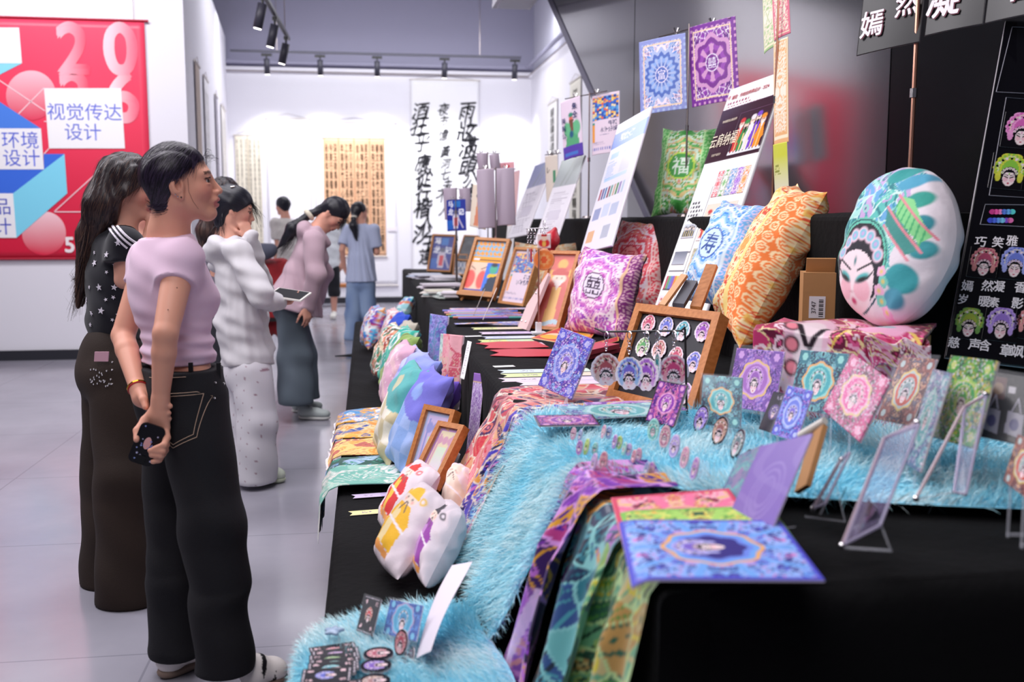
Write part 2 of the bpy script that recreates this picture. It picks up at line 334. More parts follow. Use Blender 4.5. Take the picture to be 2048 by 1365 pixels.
def letters(name, t, C, u, w, h, m, parent=None, thick=0.002, bold=0.0, shear=0.0, wx=1.0, warp=None, **k):
    """lettering as thin raised shapes: centre C, directions u (reading) and w (up), height h"""
    V, T = glyphs(t, bold, shear)
    if not len(V): return None
    V = V*[wx, 1]
    if warp: V = warp(V)
    u, w = nrm(u), nrm(w); N = nrm(np.cross(u, w)); P = np.asarray(C)+h*(V[:, :1]*u+V[:, 1:]*w)
    n = len(P); lay = (np.arange(n)//max(1, n//6))[:, None]*1.5e-4*N if bold else 0
    return obj(name, P+N*thick+lay, T, m, parent, **k)
# ------------------------------------------------------------------ the room
def floor_mat():
    m = mat('grey epoxy floor', '8b8794', 0.22, spec=0.5); nt = m.node_tree; b = nt.nodes['Principled BSDF']; g = nt.nodes.new('ShaderNodeTexCoord')
    n = nt.nodes.new('ShaderNodeTexNoise'); n.inputs['Scale'].default_value = 1.3; n.inputs['Detail'].default_value = 5; nt.links.new(g.outputs['Object'], n.inputs[0])
    r = nt.nodes.new('ShaderNodeValToRGB'); r.color_ramp.elements[0].position = 0.3; r.color_ramp.elements[1].position = 0.75
    r.color_ramp.elements[0].color = (*hexc('8a8894'), 1); r.color_ramp.elements[1].color = (*hexc('a5a3ae'), 1)
    br = nt.nodes.new('ShaderNodeTexBrick'); br.offset = 0; br.inputs['Scale'].default_value = 1; br.inputs['Brick Width'].default_value = 1.2; br.inputs['Row Height'].default_value = 1.2; br.inputs['Mortar Size'].default_value = 0.004
    br.inputs['Color1'].default_value = br.inputs['Color2'].default_value = (1, 1, 1, 1); br.inputs['Mortar'].default_value = (0.72, 0.72, 0.74, 1); nt.links.new(g.outputs['Object'], br.inputs[0])
    mx = nt.nodes.new('ShaderNodeMix'); mx.data_type = 'RGBA'; mx.blend_type = 'MULTIPLY'; mx.inputs[0].default_value = 1
    nt.links.new(n.outputs[0], r.inputs[0]); nt.links.new(r.outputs[0], mx.inputs[6]); nt.links.new(br.outputs[0], mx.inputs[7]); nt.links.new(mx.outputs[2], b.inputs['Base Color'])
    n2 = nt.nodes.new('ShaderNodeTexNoise'); n2.inputs['Scale'].default_value = 5; nt.links.new(g.outputs['Object'], n2.inputs[0])
    mr = nt.nodes.new('ShaderNodeMapRange'); mr.inputs[3].default_value = 0.13; mr.inputs[4].default_value = 0.24; nt.links.new(n2.outputs[0], mr.inputs[0]); nt.links.new(mr.outputs[0], b.inputs['Roughness'])
    return m
WALLW = mat('white painted wall', 'eceaf2', 0.7, bump=(40, 0.02)); WALLG = mat('grey painted wall', '9a98ae', 0.8); BASE = mat('dark baseboard', '2a2a32', 0.5)
def st(name, f, m, **k): b = MB(); f(b); return b.build(name, m, kind='structure', **k)
st('floor', lambda b: b.box((0.5, 8, -0.05), (16, 24, 0.1)), floor_mat())
st('ceiling', lambda b: b.box((0.5, 12, 6.05), (16, 14, 0.1)), WALLG)
st('wall_left', lambda b: b.box((-3.6, 10.65, 2.2), (3.7, 0.2, 4.4)), WALLW)
st('wall_left_return', lambda b: b.prism([(-1.75, 10.75), (-2.22, 17.3), (-2.42, 17.3), (-1.95, 10.75)], (0, 0, 0), (1, 0, 0), (0, 1, 0), (0, 0, 4.4)), WALLW)
st('wall_far', lambda b: b.box((0.3, 17.4, 1.97), (5.4, 0.2, 3.94)), WALLW)
st('wall_far_upper', lambda b: b.box((0.3, 17.45, 5), (12, 0.2, 2.12)), WALLG)
st('wall_right', lambda b: b.box((2.97, 14.1, 1.97), (0.2, 6.6, 3.94)), WALLW)
st('wall_right_upper', lambda b: b.box((3.02, 14.1, 5), (0.2, 6.6, 2.1)), mat('pale grey wall', 'bdbccb', 0.8))
st('baseboard_left', lambda b: b.box((-3.6, 10.535, 0.05), (3.7, 0.03, 0.1)), BASE)
st('baseboard_far', lambda b: b.box((0.3, 17.285, 0.05), (5.2, 0.03, 0.1)), BASE)
st('trim_1', lambda b: b.tube([(-2.3, 17.24, 3.86), (2.8, 17.24, 3.86), (2.8, 11, 3.86)], 0.012), STEEL)
st('trim_2', lambda b: b.tube([(-2.3, 17.2, 4.0), (2.78, 17.2, 4.0), (2.78, 11, 4.0)], 0.035), mat('grey conduit', '9997ad', 0.6))
# soffit with a white light box, upper right of the hall
b = MB(); b.box((1.46, 9.5, 3.72), (0.38, 1.0, 0.5)); soff = b.build('ceiling_soffit', WALLW, kind='structure')
b = MB(); b.box((1.46, 9.5, 3.465), (0.30, 0.9, 0.02)); b.build('soffit_panel', mat('pale grey panel', 'c9c7d4', 0.5), soff)
b = MB(); b.box((1.46, 10.01, 3.49), (0.38, 0.03, 0.04)); b.build('soffit_edge', WHITE, soff)
# track lights
def track_light(label, P0, P1, n, spots, drop=0.32, aim=(0, 0.35, -1), lit=True):
    P0, P1 = A(*P0), A(*P1); t = thing('track_light', label, 'light', P0); d = P1-P0
    b = MB(); b.obox(P0-A(0.02, 0.02, 0), d, nrm(np.cross(d, [0, 0, 1]))*0.04, (0, 0, 0.035)); b.build('rail', mat('dark rail', '3b3a48', 0.5), t)
    for f in (0.15, 0.85): p = P0+d*f; b = MB(); b.tube([p+A(0, 0, 0.03), p+A(0, 0, 1.6)], 0.006, 6); b.build('hanging_wire', STEEL, t)
    for f in spots:
        p = P0+d*f; ax = nrm(A(*aim)); q = p-A(0, 0, 0.06)
        b = MB(); b.box(p-A(0, 0, 0.03), (0.16 if abs(d[0]) > abs(d[1]) else 0.05, 0.05, 0.035)); b.tube([p-A(0, 0, 0.02), q-A(0, 0, 0.04)], 0.012); b.build('adapter', BLACKM, t)
        b = MB(); b.tube([q-A(0, 0, 0.03), q+ax*0.23-A(0, 0, 0.03)], 0.045, 14); s = b.build('lamp_head', mat('dark lamp shell', '32313d', 0.5), t, True)
        b = MB(); e = q+ax*0.232-A(0, 0, 0.03); b.tube([e, e+ax*0.006], 0.036, 14); b.build('lens', mat('lit lens', 'ffffff', 0.4, emit=('fff6f2', 6)), s)
        if lit:
            l = bpy.data.lights.new('spot', 'SPOT'); l.energy = 110; l.spot_size = 1.35; l.spot_blend = 0.7; l.shadow_soft_size = 0.05; lo = bpy.data.objects.new('spot_beam', l); COL.objects.link(lo)
            lo.location = e+ax*0.02; lo.rotation_euler = Vector(A(aim[0], aim[1]*1.5, aim[2])).to_track_quat('-Z', 'Y').to_euler()
track_light('long black ceiling track with five spotlights before the far wall', (-2.0, 16.3, 4.0), (2.55, 16.3, 4.0), 5, (0.115, 0.295, 0.49, 0.725, 0.975))
track_light('short grey track with three tilted spotlights high above the aisle', (-0.93, 9.6, 3.52), (-0.86, 12.4, 3.52), 3, (0.12, 0.48, 0.88), aim=(-0.25, 0.1, -1), lit=False)
# ------------------------------------------------------------------ banner on the left wall, scrolls, glossy backdrop
YB = 10.525
ban = thing('wall_banner', 'large red poster with blue and white folded blocks on the white left wall', 'poster', at(150, 517, Y=YB))
def bp(p): p.grad(np.ones(len(p.x)), 'd81f40', 'ff4a6a', p.v*1.1+0.12*np.exp(-((p.x-0.55*p.a)**2+(p.y-0.3)**2)/0.15)*2)  # banner's own red gradient; the pinker blob up the middle is painted-in glare
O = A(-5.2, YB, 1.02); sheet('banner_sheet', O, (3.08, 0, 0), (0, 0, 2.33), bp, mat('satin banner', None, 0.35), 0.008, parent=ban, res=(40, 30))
for z in (3.35, 1.02): b = MB(); b.tube([(-5.25, YB-0.004, z), (-2.08, YB-0.004, z)], 0.012); b.build('banner_rod', mat('dark red cloth', 'b01c38', 0.6), ban)
b = MB(); b.tube([(-2.22, YB+0.005, 3.36), (-2.22, YB+0.005, 4.4)], 0.003, 5); b.build('hanging_wire', STEEL, ban)
def flatpoly(name, pts, Y, color, parent, grad=None):
    V = np.array([at(x, y, Y=Y) for x, y in pts]); c = np.tile(cc(color), (len(V), 1))
    if grad: t = np.clip((np.array([q[1] for q in pts])-grad[1])/(grad[2]-grad[1]), 0, 1)[:, None]; c = c*(1-t)+cc(grad[0])*t
    return obj(name, V, [list(range(len(V)))[::-1]], PRINT, parent, c)
flat = lambda n, pts, c, k, g=None: flatpoly(n, pts, YB-0.002-0.0015*k, c, ban, g)
L = -60
flat('pink_disc', [(62+50*math.cos(a), 191+50*math.sin(a)) for a in np.linspace(0, 2*PI, 40)[:-1]], 'ffc0cc', 1, ('e8405f', 145, 235))
flat('pink_disc', [(88+44*math.cos(a), 467+44*math.sin(a)) for a in np.linspace(0, 2*PI, 40)[:-1]], 'ffd5dc', 1, ('e22a4a', 425, 505))
flat('folded_block_side', [(L, 126.5), (44, 126.5), (L, 180)], '8fdcf5', 2); flat('white_block', [(L, 55), (38, 55), (44, 126.5), (L, 126.5)], 'f6f4f8', 3)
flat('blue_block_side', [(L, 165), (0, 204), (81.5, 257), (L, 257)], '4d84e6', 2); flat('blue_block_side', [(87, 308), (129, 308), (26, 387), (L, 387), (L, 339), (88, 339)], '3d70e2', 2)
flat('folded_block_side', [(26, 387), (129, 308), (134.5, 387), (33, 476)], '86dcf6', 3)
flat('white_block', [(88, 176.5), (242, 176.5), (250, 297), (98, 297)], 'fbf9fb', 4); flat('white_block', [(L, 257), (82, 257), (88, 339), (L, 339)], 'f8f6fa', 4); flat('white_block', [(L, 387), (26, 387), (33, 476), (L, 476)], 'f8f6fa', 4)
def line(a, c, w=1.0):
    d = nrm(A(c[0]-a[0], c[1]-a[1])); n = A(-d[1], d[0])*w; flat('thin_line', [(a[0]+n[0], a[1]+n[1]), (c[0]+n[0], c[1]+n[1]), (c[0]-n[0], c[1]-n[1]), (a[0]-n[0], a[1]-n[1])], 'ffd8e0', 3)
for q in [((-50, 128), (90, 222)), ((88, 176), (37, 228)), ((98, 297), (88, 308)), ((108, 424), (190, 424)), ((108, 424), (195, 345)), ((112, 243), (88, 243))]: line(*q)
def ban_text(t, px, py, hpx, color, bold=0.0, fade=None, k=5, wx=1.0):
    V, T = glyphs(t, bold, res=6); c = at(px, py, Y=YB-0.002-0.0015*k); h = hpx*depth_of(c)/FPX
    P = c+np.stack([V[:, 0]*h*wx, 0*V[:, 0], V[:, 1]*h], 1)
    C = np.tile(cc(color), (len(V), 1))
    if fade: t_ = np.clip((V[:, 0]-V[:, 0].min())/(np.ptp(V[:, 0]))*1.35-0.25, 0, 1)[:, None]; C = C*(1-t_)+cc(fade)*t_
    if bold: P = P-A(0, 1e-4, 0)*(np.arange(len(P))//(len(P)//6))[:, None]
    obj('lettering', P, T, PRINT, ban, C)
ban_text('视觉传达', 169, 224, 36, '6a78dc', 0.0); ban_text('设计', 166, 264, 36, '6a78dc'); ban_text('环境', 40, 280, 36, '5566d8'); ban_text('设计', 43, 316, 36, '5566d8')
ban_text('产品', -16, 413, 36, '4a55c0'); ban_text('设计', -14, 453, 36, '4a55c0'); ban_text('5', 139, 490, 42, 'fbeef0', 0.03)
ban_text('2', 146, 97, 138, 'ffb3c2', 0.035, 'f24566', 1, 0.92); ban_text('0', 241, 98, 138, 'ffd0da', 0.035, 'f4607c', 1, 0.95); ban_text('2', 152, 193, 138, 'ffb3c2', 0.035, 'f24566', 1, 0.92); ban_text('6', 245, 194, 138, 'ffe2e8', 0.035, 'f4607c', 1, 0.95)

# hanging scrolls: paper, mounts, rollers, lettering
def scroll(label, O, U, Wv, paper, group=None, painter=None, roll=True, name='hanging_scroll'):
    O, U, Wv = A(*O), A(*U), A(*Wv); N = nrm(np.cross(U, Wv)); t = thing(name, label, 'scroll', O+U/2, group)
    sheet('paper_sheet', O, U, Wv, painter, mat('scroll paper', None, 0.7), 0.006, parent=t, base=paper, res=(20, 30))
    if roll:
        for q in (O, O+Wv): b = MB(); b.tube([q-nrm(U)*0.02, q+U+nrm(U)*0.02], 0.014); b.build('roller', mat('pale scroll rod', 'd9d3cf', 0.6), t)
    b = MB(); b.tube([O+Wv, O+Wv+U/2+A(0, 0, 0.08), O+Wv+U], 0.003, 5); b.build('hanging_cord', STEEL, t)
    return t, N
CH = '風雨山川日月星花木竹石泉雲水天地人心春秋江海東南西北明清古今文章行止道德仁和光年長安樂壽福永思遠高深白玉金鳴飛鳥魚龍松梅蘭菊'
rc = random.Random(5)
def columns(t, O, U, Wv, N, ncol, nrow, size, m, bold=0.0, name='lettering'):
    for i in range(ncol):
        s = '\n'.join(rc.choice(CH) for _ in range(nrow)); V, T = glyphs(s, bold)
        if not len(V): continue
        lh = np.linalg.norm(Wv)*0.94/np.ptp(V[:, 1]); C = O+U*(i+0.5)/ncol+Wv*0.5+N*0.002
        obj(name, C+V[:, :1]*nrm(U)*size+V[:, 1:]*lh*nrm(Wv), T, m, t)
YF = 17.27
t, N = scroll('cream double scroll of small regular characters, left on the far wall', (-2.12, YF, 1.0), (0.42, 0, 0), (0, 0, 1.82), 'e2dac8'); columns(t, A(-2.12, YF, 1.0), A(0.42, 0, 0), A(0, 0, 1.8), N, 6, 22, 0.045, mat('faded ink', '8a857c', 0.7))
b = MB(); b.box((-1.91, YF-0.005, 1.91), (0.012, 0.006, 1.82)); b.build('centre_seam', mat('seam tan', 'b9ab96', 0.7), t)
def plain(p): p.m(1-p.box(-p.a+0.02, -0.97, p.a-0.02, 0.97), 'e3e0ea')
scroll('blank white scroll hanging between the cream and orange scrolls', (-1.6, YF, 0.9), (0.7, 0, 0), (0, 0, 2.2), 'f2f0f6', painter=plain)
OO = A(-0.68, YF, 0.8)
t, N = scroll('orange paper scroll of four panels with archaic black characters on far wall', OO, (1.03, 0, 0), (0, 0, 2.0), 'e3b48f')
for i in range(4):
    columns(t, OO+A(0.2575*i+0.02, 0, 0.03), A(0.215, 0, 0), A(0, 0, 1.92), N, 3, 12, 0.06, INK, 0.012)
    if i: b = MB(); b.box(OO+A(0.2575*i, -0.004, 1.0), (0.014, 0.006, 2.0)); b.build('panel_seam', mat('seam brown', 'b98160', 0.7), t)
scroll('white mounting sheet behind the orange four panel scroll', (-0.82, YF+0.012, 0.3), (1.35, 0, 0), (0, 0, 2.75), 'efedf3')
O = A(0.80, YF, 0.35); t, N = scroll('tall white scroll of bold running brush calligraphy on the far wall', O, (1.16, 0, 0), (0, 0, 3.43), 'f6f5f9')
def brush(V):
    V = V.copy(); V[:, 0] += 0.18*V[:, 1]+0.05*np.sin(7*V[:, 1]); V[:, 1] += 0.12*V[:, 0]+0.04*np.sin(9*V[:, 0]); return V*[1.0, 1.15]
def brush_col(s, pts, h, bold):
    for ch, (px, py) in zip(s, pts): letters('brush_character', ch, at(px, py, Y=YF-0.008), (1, 0, 0), (0, 0, 1), h*(0.85+0.3*rc.random()), INK, t, 0.001, bold*(0.6+0.7*rc.random()), warp=brush)
brush_col('酒狂乎應從行楷入沙玉連', [(841, 222), (839, 252), (845, 284), (846, 326), (848, 356), (846, 386), (846, 416), (853, 443), (843, 467), (858, 487), (854, 512)], 0.28, 0.014)
brush_col('夜市憶黃河七夫不人', [(887, 219), (887, 243), (887, 270), (891, 303), (892, 327), (891, 348), (895, 370), (884, 392), (888, 420)], 0.19, 0.006)
brush_col('雨妝滿頭公風', [(934, 222), (934, 260), (937, 294), (937, 332), (940, 366), (938, 400)], 0.31, 0.016)
b = MB(); cd = at(785, 458, Y=YF); b.box(cd, (0.14, 0.006, 0.08)); b.build('caption_card', PAPER, None, label='small white caption card between orange scroll and calligraphy', cat='card')
# partly rolled scrolls hanging along the receding wall and on the right wall
for i, (px, w, c, lab) in enumerate([(388, 0.5, 'b9a79a', 'brown edged scroll nearest on the receding left wall'), (402, 0.6, 'eeecef', 'white lettered scroll, second along the receding left wall'), (424, 0.4, '9d99a6', 'grey scroll, third along the receding left wall'), (438, 0.9, 'efece6', 'cream scroll, farthest along the receding left wall')]):
    Y0 = (11.3, 12.4, 14.2, 15.4)[i]; X0 = -1.75-0.0718*(Y0-10.75)+0.02; O = A(X0, Y0, 1.0); t, N = scroll(lab, O, (-0.072*w, w, 0), (0, 0, 2.1), c)
    if i in (1, 3): columns(t, O, A(-0.072*w, w, 0), A(0, 0, 2.0), N, 5, 20, 0.05, mat('faded ink', '8a857c', 0.7))
for i, (Y0, w, z0, z1, lab) in enumerate([(15.6, -0.75, 1.6, 3.2, 'narrow scroll of brush writing, farther one on the right wall'), (13.9, -0.7, 1.3, 3.3, 'pale ink landscape scroll, nearer one on the right wall')]):
    O = A(2.85, Y0, z0); t, N = scroll(lab, O, (0, w, 0), (0, 0, z1-z0), ('f0eeec', 'e3dfd2')[i])
    columns(t, O+A(0, w*0.3, 0.05), A(0, w*0.4, 0), A(0, 0, z1-z0-0.1), N, 2, 11, 0.14, INK if i == 0 else mat('faded ink', '8a857c', 0.7), 0.02)
el = thing('emergency_light', 'white twin head emergency light high on the right wall', 'light', (2.8, 12.6, 3.75))
b = MB(); b.box((2.84, 12.6, 3.83), (0.06, 0.26, 0.16)); b.build('housing', WHITE, el)
for s in (-1, 1): b = MB(); c = A(2.78, 12.6+0.09*s, 3.97); b.tube([c, c-A(0.08, 0, 0.04)], [0.04, 0.055], 12); b.tube([A(2.83, 12.6+0.09*s, 3.9), c], 0.012); b.build('lamp_head', mat('pale lamp', 'd8d8e0', 0.3), el, True)

# glossy black slanted backdrop behind the stall
B0 = A(2.3, 7.9, 0); BF = A(-0.282, 0.9594, 0); BN = nrm(np.cross(A(0, 0, 1), BF)); BN = BN if BN[0] < 0 else -BN
GL = mat('glossy black panel', '17161c', 0.13, spec=0.9, ior=3.0)
bk = thing('backdrop_panel', 'tall glossy black backdrop with a slanted end behind the stall', 'backdrop', B0)
def slab(name, poly, m, th=0.10, off=0.0): b = MB(); b.prism(poly, B0+BN*off, BF, A(0, 0, 1), -BN*th); return b.build(name, m, bk)
slab('panel', [(-2.5, 0), (-1.21, 0), (0.292, 1.75), (0.292, 4.55), (-2.5, 4.55)], GL); slab('panel', [(0.302, 1.762), (2.70, 4.55), (0.302, 4.55)], GL)
slab('panel', [(-6.2, 0), (-2.51, 0), (-2.51, 4.55), (-6.2, 4.55)], mat('black panel in dark reflection', '0d0d11', 0.22, spec=0.5))  # same glossy panel toned darker and duller to imitate a dark reflection
slab('slanted_edge_strip', [(-1.21, 0), (-1.13, 0), (2.78, 4.55), (2.70, 4.55)], mat('grey edge strip', '6d6b7c', 0.35), 0.12, 0.01)
# ------------------------------------------------------------------ display tiers under black cloth, fur throws, draped scarves
def fold(y, z, k=1.0, s=0.0): return k*(0.5*np.sin(17*y+s+2*np.sin(3*y))+0.35*np.sin(31*y+1.7+s)+0.25*np.sin(53*y+s*2))
def cloth_box(label, x0, x1, y0, y1, z0, z1, seed, name='black_tablecloth', r=0.025, fd=0.02, dx=0.05, rough=0.003):
    """cloth over a table: profile across x (front drop, top), swept along y, with its near and far ends hanging too"""
    ys = np.arange(y0, y1+1e-6, dx); prof = [(x0-0.0, z0, 1.0)]
    for k in np.linspace(0.1, 0.9, 5): prof.append((x0, z0+(z1-r-z0)*k, 1-k))
    for a in np.linspace(0, PI/2, 4): prof.append((x0+r-r*math.cos(a), z1-r+r*math.sin(a), 0.05 if a == 0 else 0))
    for x in np.arange(x0+r+dx, x1, dx): prof.append((x, z1, 0))
    prof += [(x1, z1, 0), (x1, z0, 0)]
    V = []; n = len(prof); rg = np.random.default_rng(seed)
    for y in ys:
        for i, (x, z, f) in enumerate(prof):
            V.append((x-fd*f*(0.6+0.5*float(fold(y, z, 1, seed))), y, z+(rough*math.sin(13*x+7*y+seed)*math.sin(9*y+3*x) if f == 0 and z == z1 else 0)))
    F = [[j*n+i, j*n+i+1, (j+1)*n+i+1, (j+1)*n+i] for j in range(len(ys)-1) for i in range(n-1)]
    F += [list(range(n))[::-1], [(len(ys)-1)*n+i for i in range(n)]]
    return obj(name, V, [f[::-1] for f in F], VELVET, smooth=False, label=label, cat='tablecloth')
cloth_box('low black cloth covered bench along the aisle', -0.12, 0.46, 1.98, 10.0, 0.02, 0.40, 1, 'black_bench_cloth', fd=0.015)
cloth_box('black velvet cloth on the long main display table', 0.45, 1.75, 1.46, 12.6, 0.02, 0.80, 2)
cloth_box('black cloth covered box along the back of the table', 1.56, 2.15, 2.75, 12.4, 0.75, 1.41, 3, 'black_display_box', fd=0.008)
cloth_box('black cloth covered side table at the right end of the stall', 1.76, 3.2, 1.35, 2.74, 0.02, 0.805, 4, 'black_side_cloth')
# near end of the main cloth: rounded, hanging towards the camera
def near_drop():
    xs = np.linspace(0.50, 3.0, 52); V = []; zs = [0.80]+[0.80-0.06*(1-math.cos(a)) for a in (0.5, 1.0, 1.57)]+list(np.linspace(0.70, 0.05, 9)); n = len(zs)
    for x in xs:
        for j, z in enumerate(zs):
            d = 0.06*math.sin(min(1.57, j*0.5)) if j < 4 else 0.06+0.02*(0.8-z)*math.sin(9*x+1)
            e = 0.10*math.exp(-(x-0.5)/0.05)*min(1, j/3) ; V.append((x-(0.10*(0.8-z)*math.exp(-(x-0.5)/0.08)), 1.47-d+e, z+0.002))
    F = [[i*n+j, (i+1)*n+j, (i+1)*n+j+1, i*n+j+1] for i in range(len(xs)-1) for j in range(n-1)]
    return obj('black_cloth_end', V, F, VELVET, smooth=True, label='near end of the black velvet hanging towards the viewer', cat='tablecloth')
near_drop()
b = MB(); pts = [at(670, 714, z=0.02), at(700, 722, z=0.02), at(722, 712, z=0.03), at(735, 715, z=0.03)]; b.prism([(0, 0), (0.5, -0.08), (0.85, 0.05), (0.8, 0.35), (0.45, 0.2)], pts[0], (0.3, 0, 0), (0, 0.5, 0), (0, 0, 0.012)); b.build('loose_cloth_corner', VELVET, label='loose corner of black cloth lying on the grey floor', cat='cloth')

FURM = mat('pale blue fur pile', None, 0.75, sheen=0.3); FURB = mat('pale blue fur backing', '92daf0', 0.9)
def fur(label, P, Nn, base_V, base_F, ln, rad, seed, lay=(0, 0, 0)):
    t = obj('fur_throw', base_V, base_F, FURB, smooth=True, label=label, cat='fur throw')
    r = np.random.default_rng(seed); n = len(P); L_ = ln*r.uniform(0.55, 1.25, n)[:, None]
    tuft = np.stack([np.sin(P[:, 0]*31+P[:, 1]*17), np.sin(P[:, 1]*29-P[:, 0]*13+2), np.sin(P[:, 2]*23+P[:, 1]*19)], 1)
    fl = np.stack([np.sin(P[:, 0]*9+P[:, 1]*6+seed), np.sin(P[:, 1]*8-P[:, 0]*5+1), 0*P[:, 0]], 1); d = Nn*0.62+r.normal(0, 0.26, (n, 3))+0.18*tuft+0.45*fl+A(*lay); d /= np.linalg.norm(d, axis=1)[:, None]; g = A(0, 0, -0.35)
    side = np.cross(d, r.normal(0, 1, (n, 3))); side /= np.linalg.norm(side, axis=1)[:, None]
    m1 = P+d*L_*0.5; m2 = P+d*L_+g*L_*0.5; w = rad*r.uniform(0.7, 1.3, n)[:, None]
    V = np.concatenate([P-side*w, P+side*w, m1-side*w*0.8, m1+side*w*0.8, m2]); i = np.arange(n)
    F = np.concatenate([np.stack([i, i+n, i+3*n], 1), np.stack([i, i+3*n, i+2*n], 1), np.stack([i+2*n, i+3*n, i+4*n], 1)])
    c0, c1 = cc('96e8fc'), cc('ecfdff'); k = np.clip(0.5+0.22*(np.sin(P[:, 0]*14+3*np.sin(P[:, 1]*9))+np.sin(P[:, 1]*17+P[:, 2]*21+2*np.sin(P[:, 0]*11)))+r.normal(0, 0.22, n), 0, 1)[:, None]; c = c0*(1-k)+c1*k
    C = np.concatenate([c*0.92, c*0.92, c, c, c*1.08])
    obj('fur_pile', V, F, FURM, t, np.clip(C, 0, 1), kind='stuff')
    return t
def surf_grid(f, nu, nv):
    u, v = np.meshgrid(np.linspace(0, 1, nu), np.linspace(0, 1, nv)); V = f(u.ravel(), v.ravel()); return V, grid_faces(nu, nv)
def fur_on(label, f, n, ln, rad, seed, lay=(0, 0, 0), nu=30, nv=30, flip=False):
    V, F = surf_grid(f, nu, nv); r = np.random.default_rng(seed); u, v = r.uniform(0, 1, n), r.uniform(0, 1, n); e = 1e-3
    P = f(u, v); N = np.cross(f(u+e, v)-P, f(u, v+e)-P); N /= np.linalg.norm(N, axis=1)[:, None]
    N = -N if flip else N
    return fur(label, P, N, V, F[:, ::-1] if flip else F, ln, rad, seed+1, lay)
def path(pts):
    pts = np.array(pts, float); s = np.concatenate([[0], np.cumsum(np.linalg.norm(np.diff(pts, axis=0), axis=1))]); s /= s[-1]
    return lambda t: np.stack([np.interp(t, s, pts[:, i]) for i in range(pts.shape[1])], -1)
# throw 1: over the table top and down its front; u along the profile (x,z), v along y
prof1 = path([(2.95, 0.835), (1.2, 0.83), (0.52, 0.825), (0.47, 0.815), (0.44, 0.78), (0.40, 0.68), (0.30, 0.48), (0.26, 0.425)])
def f1(u, v):
    p = prof1(u); w = np.clip((u-0.78)/0.22, 0, 1); sk = -0.36*np.clip(p[..., 0]-0.5, 0, 3); y0 = 1.97+sk*0.9+0.17*np.clip(w*1.6, 0, 1); y1 = 2.90+0.04*np.sin(5*u)+0.04*w+sk*0.75; y = y0+(y1-y0)*v
    return np.stack([p[..., 0]+0.012*np.sin(23*y)*w, y, p[..., 1]+0.006*np.sin(11*y+9*p[..., 0])*(1-w)], -1)
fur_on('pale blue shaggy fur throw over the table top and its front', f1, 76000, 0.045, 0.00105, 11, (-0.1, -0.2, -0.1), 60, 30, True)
prof2 = path([(0.27, 0.44), (0.1, 0.435), (-0.08, 0.43), (-0.14, 0.40), (-0.155, 0.30), (-0.155, 0.15)])
def f2(u, v): p = prof2(u); y = 1.55+(0.80+0.05*np.sin(7*u))*v; return np.stack([p[..., 0]-0.02*np.sin(9*y), y, p[..., 1]+0.004*np.sin(13*y)], -1)
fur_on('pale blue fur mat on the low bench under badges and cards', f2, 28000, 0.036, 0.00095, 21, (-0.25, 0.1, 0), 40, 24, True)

def drape(name, label, cat, y0, y1, prof, painter, m=SATIN, folds=(0.02, 22, 0), flare=0.0, group=None, res=None, off=0.0, back='c9b8d0', skew=0.0):
    """cloth over the front edge of a table: prof = (x,z) points from the table top outwards and down"""
    f = path(prof); L_ = float(np.sum(np.linalg.norm(np.diff(np.array(prof), axis=0), axis=1))); c = A(np.mean([q[0] for q in prof]), (y0+y1)/2, 0.6); dep = depth_of(c)
    nx = int(np.clip(abs(y1-y0)*FPX/dep/2.9, 12, 130)); ny = int(np.clip(L_*FPX/dep/2.9, 16, 160))
    s, t = np.meshgrid(np.linspace(0, 1, nx), np.linspace(0, 1, ny)); s, t = s.ravel(), t.ravel()
    p = f(t); y = y0+(y1-y0)*s+flare*(s-0.5)*np.clip(t*2-1, 0, 1)+skew*t
    w = np.clip((f(np.clip(t, 0, 1))[:, 1].max()-p[:, 1])/0.15, 0, 1)
    amp, fr, ph = folds; d = amp*w*(0.6+np.sin(fr*s+ph+0.8*np.sin(5*t))+0.4*np.sin(fr*2.1*s+ph*2))
    V = np.stack([p[:, 0]-d-off*w, y, p[:, 1]+0.004*np.sin(19*s+7*t)*(1-w)], -1)
    q = Pt(s, 1-t, abs(y1-y0)/L_, 'ffffff'); q.px = 2/ny; painter(q)
    return obj(name, V, grid_faces(nx, ny), m, None, q.c, True, label=label, cat=cat, group=group)
def pat(pal, seed, k=60, line='f0e0d0', lw=0.016, extra=None):
    def f(p): ornate(p, pal, seed, k, line, lw, False, swirl=0.16); extra and extra(p)
    return f
edge = lambda zb, xo, zt=0.806, xi=1.0: [(xi, zt), (0.52, zt), (0.462, zt-0.004), (0.44, zt-0.03), (0.425, zt-0.10), (xo, zb)]
drape('patterned_cloth', 'coral red patterned satin cloth hanging over the table front', 'cloth', 2.98, 3.42, edge(0.42, 0.28, 0.806, 0.85), pat(['e0505a', 'e07a72', '7a2038', 'eab088', '4a2f6a', 'e88a98', 'd83a4e'], 31), folds=(0.012, 14, 1), flare=0.06)
drape('patterned_cloth', 'deep blue and pink patterned satin cloth beside the blue fur', 'cloth', 2.80, 3.02, edge(0.42, 0.27, 0.812, 0.95), pat(['2f2590', '4a3fc0', '180f48', 'd070c0', 'e8a040', '60a0e0', '5a2aa8'], 32), folds=(0.014, 12, 2), flare=0.10, off=0.012)
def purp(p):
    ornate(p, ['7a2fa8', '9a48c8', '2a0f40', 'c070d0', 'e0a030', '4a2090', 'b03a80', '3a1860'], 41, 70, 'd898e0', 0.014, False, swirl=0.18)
    d = np.abs(p.x+0.05*np.sin(4*p.y)); p.m((d < 0.16*p.a+0.05)*(p.y < 0.1)*np.clip(0.9-d*4, 0, 1), 'b878d8', 0.6); p.m((d < 0.02)*(p.y < 0.1), 'f2d8fa', 0.7)
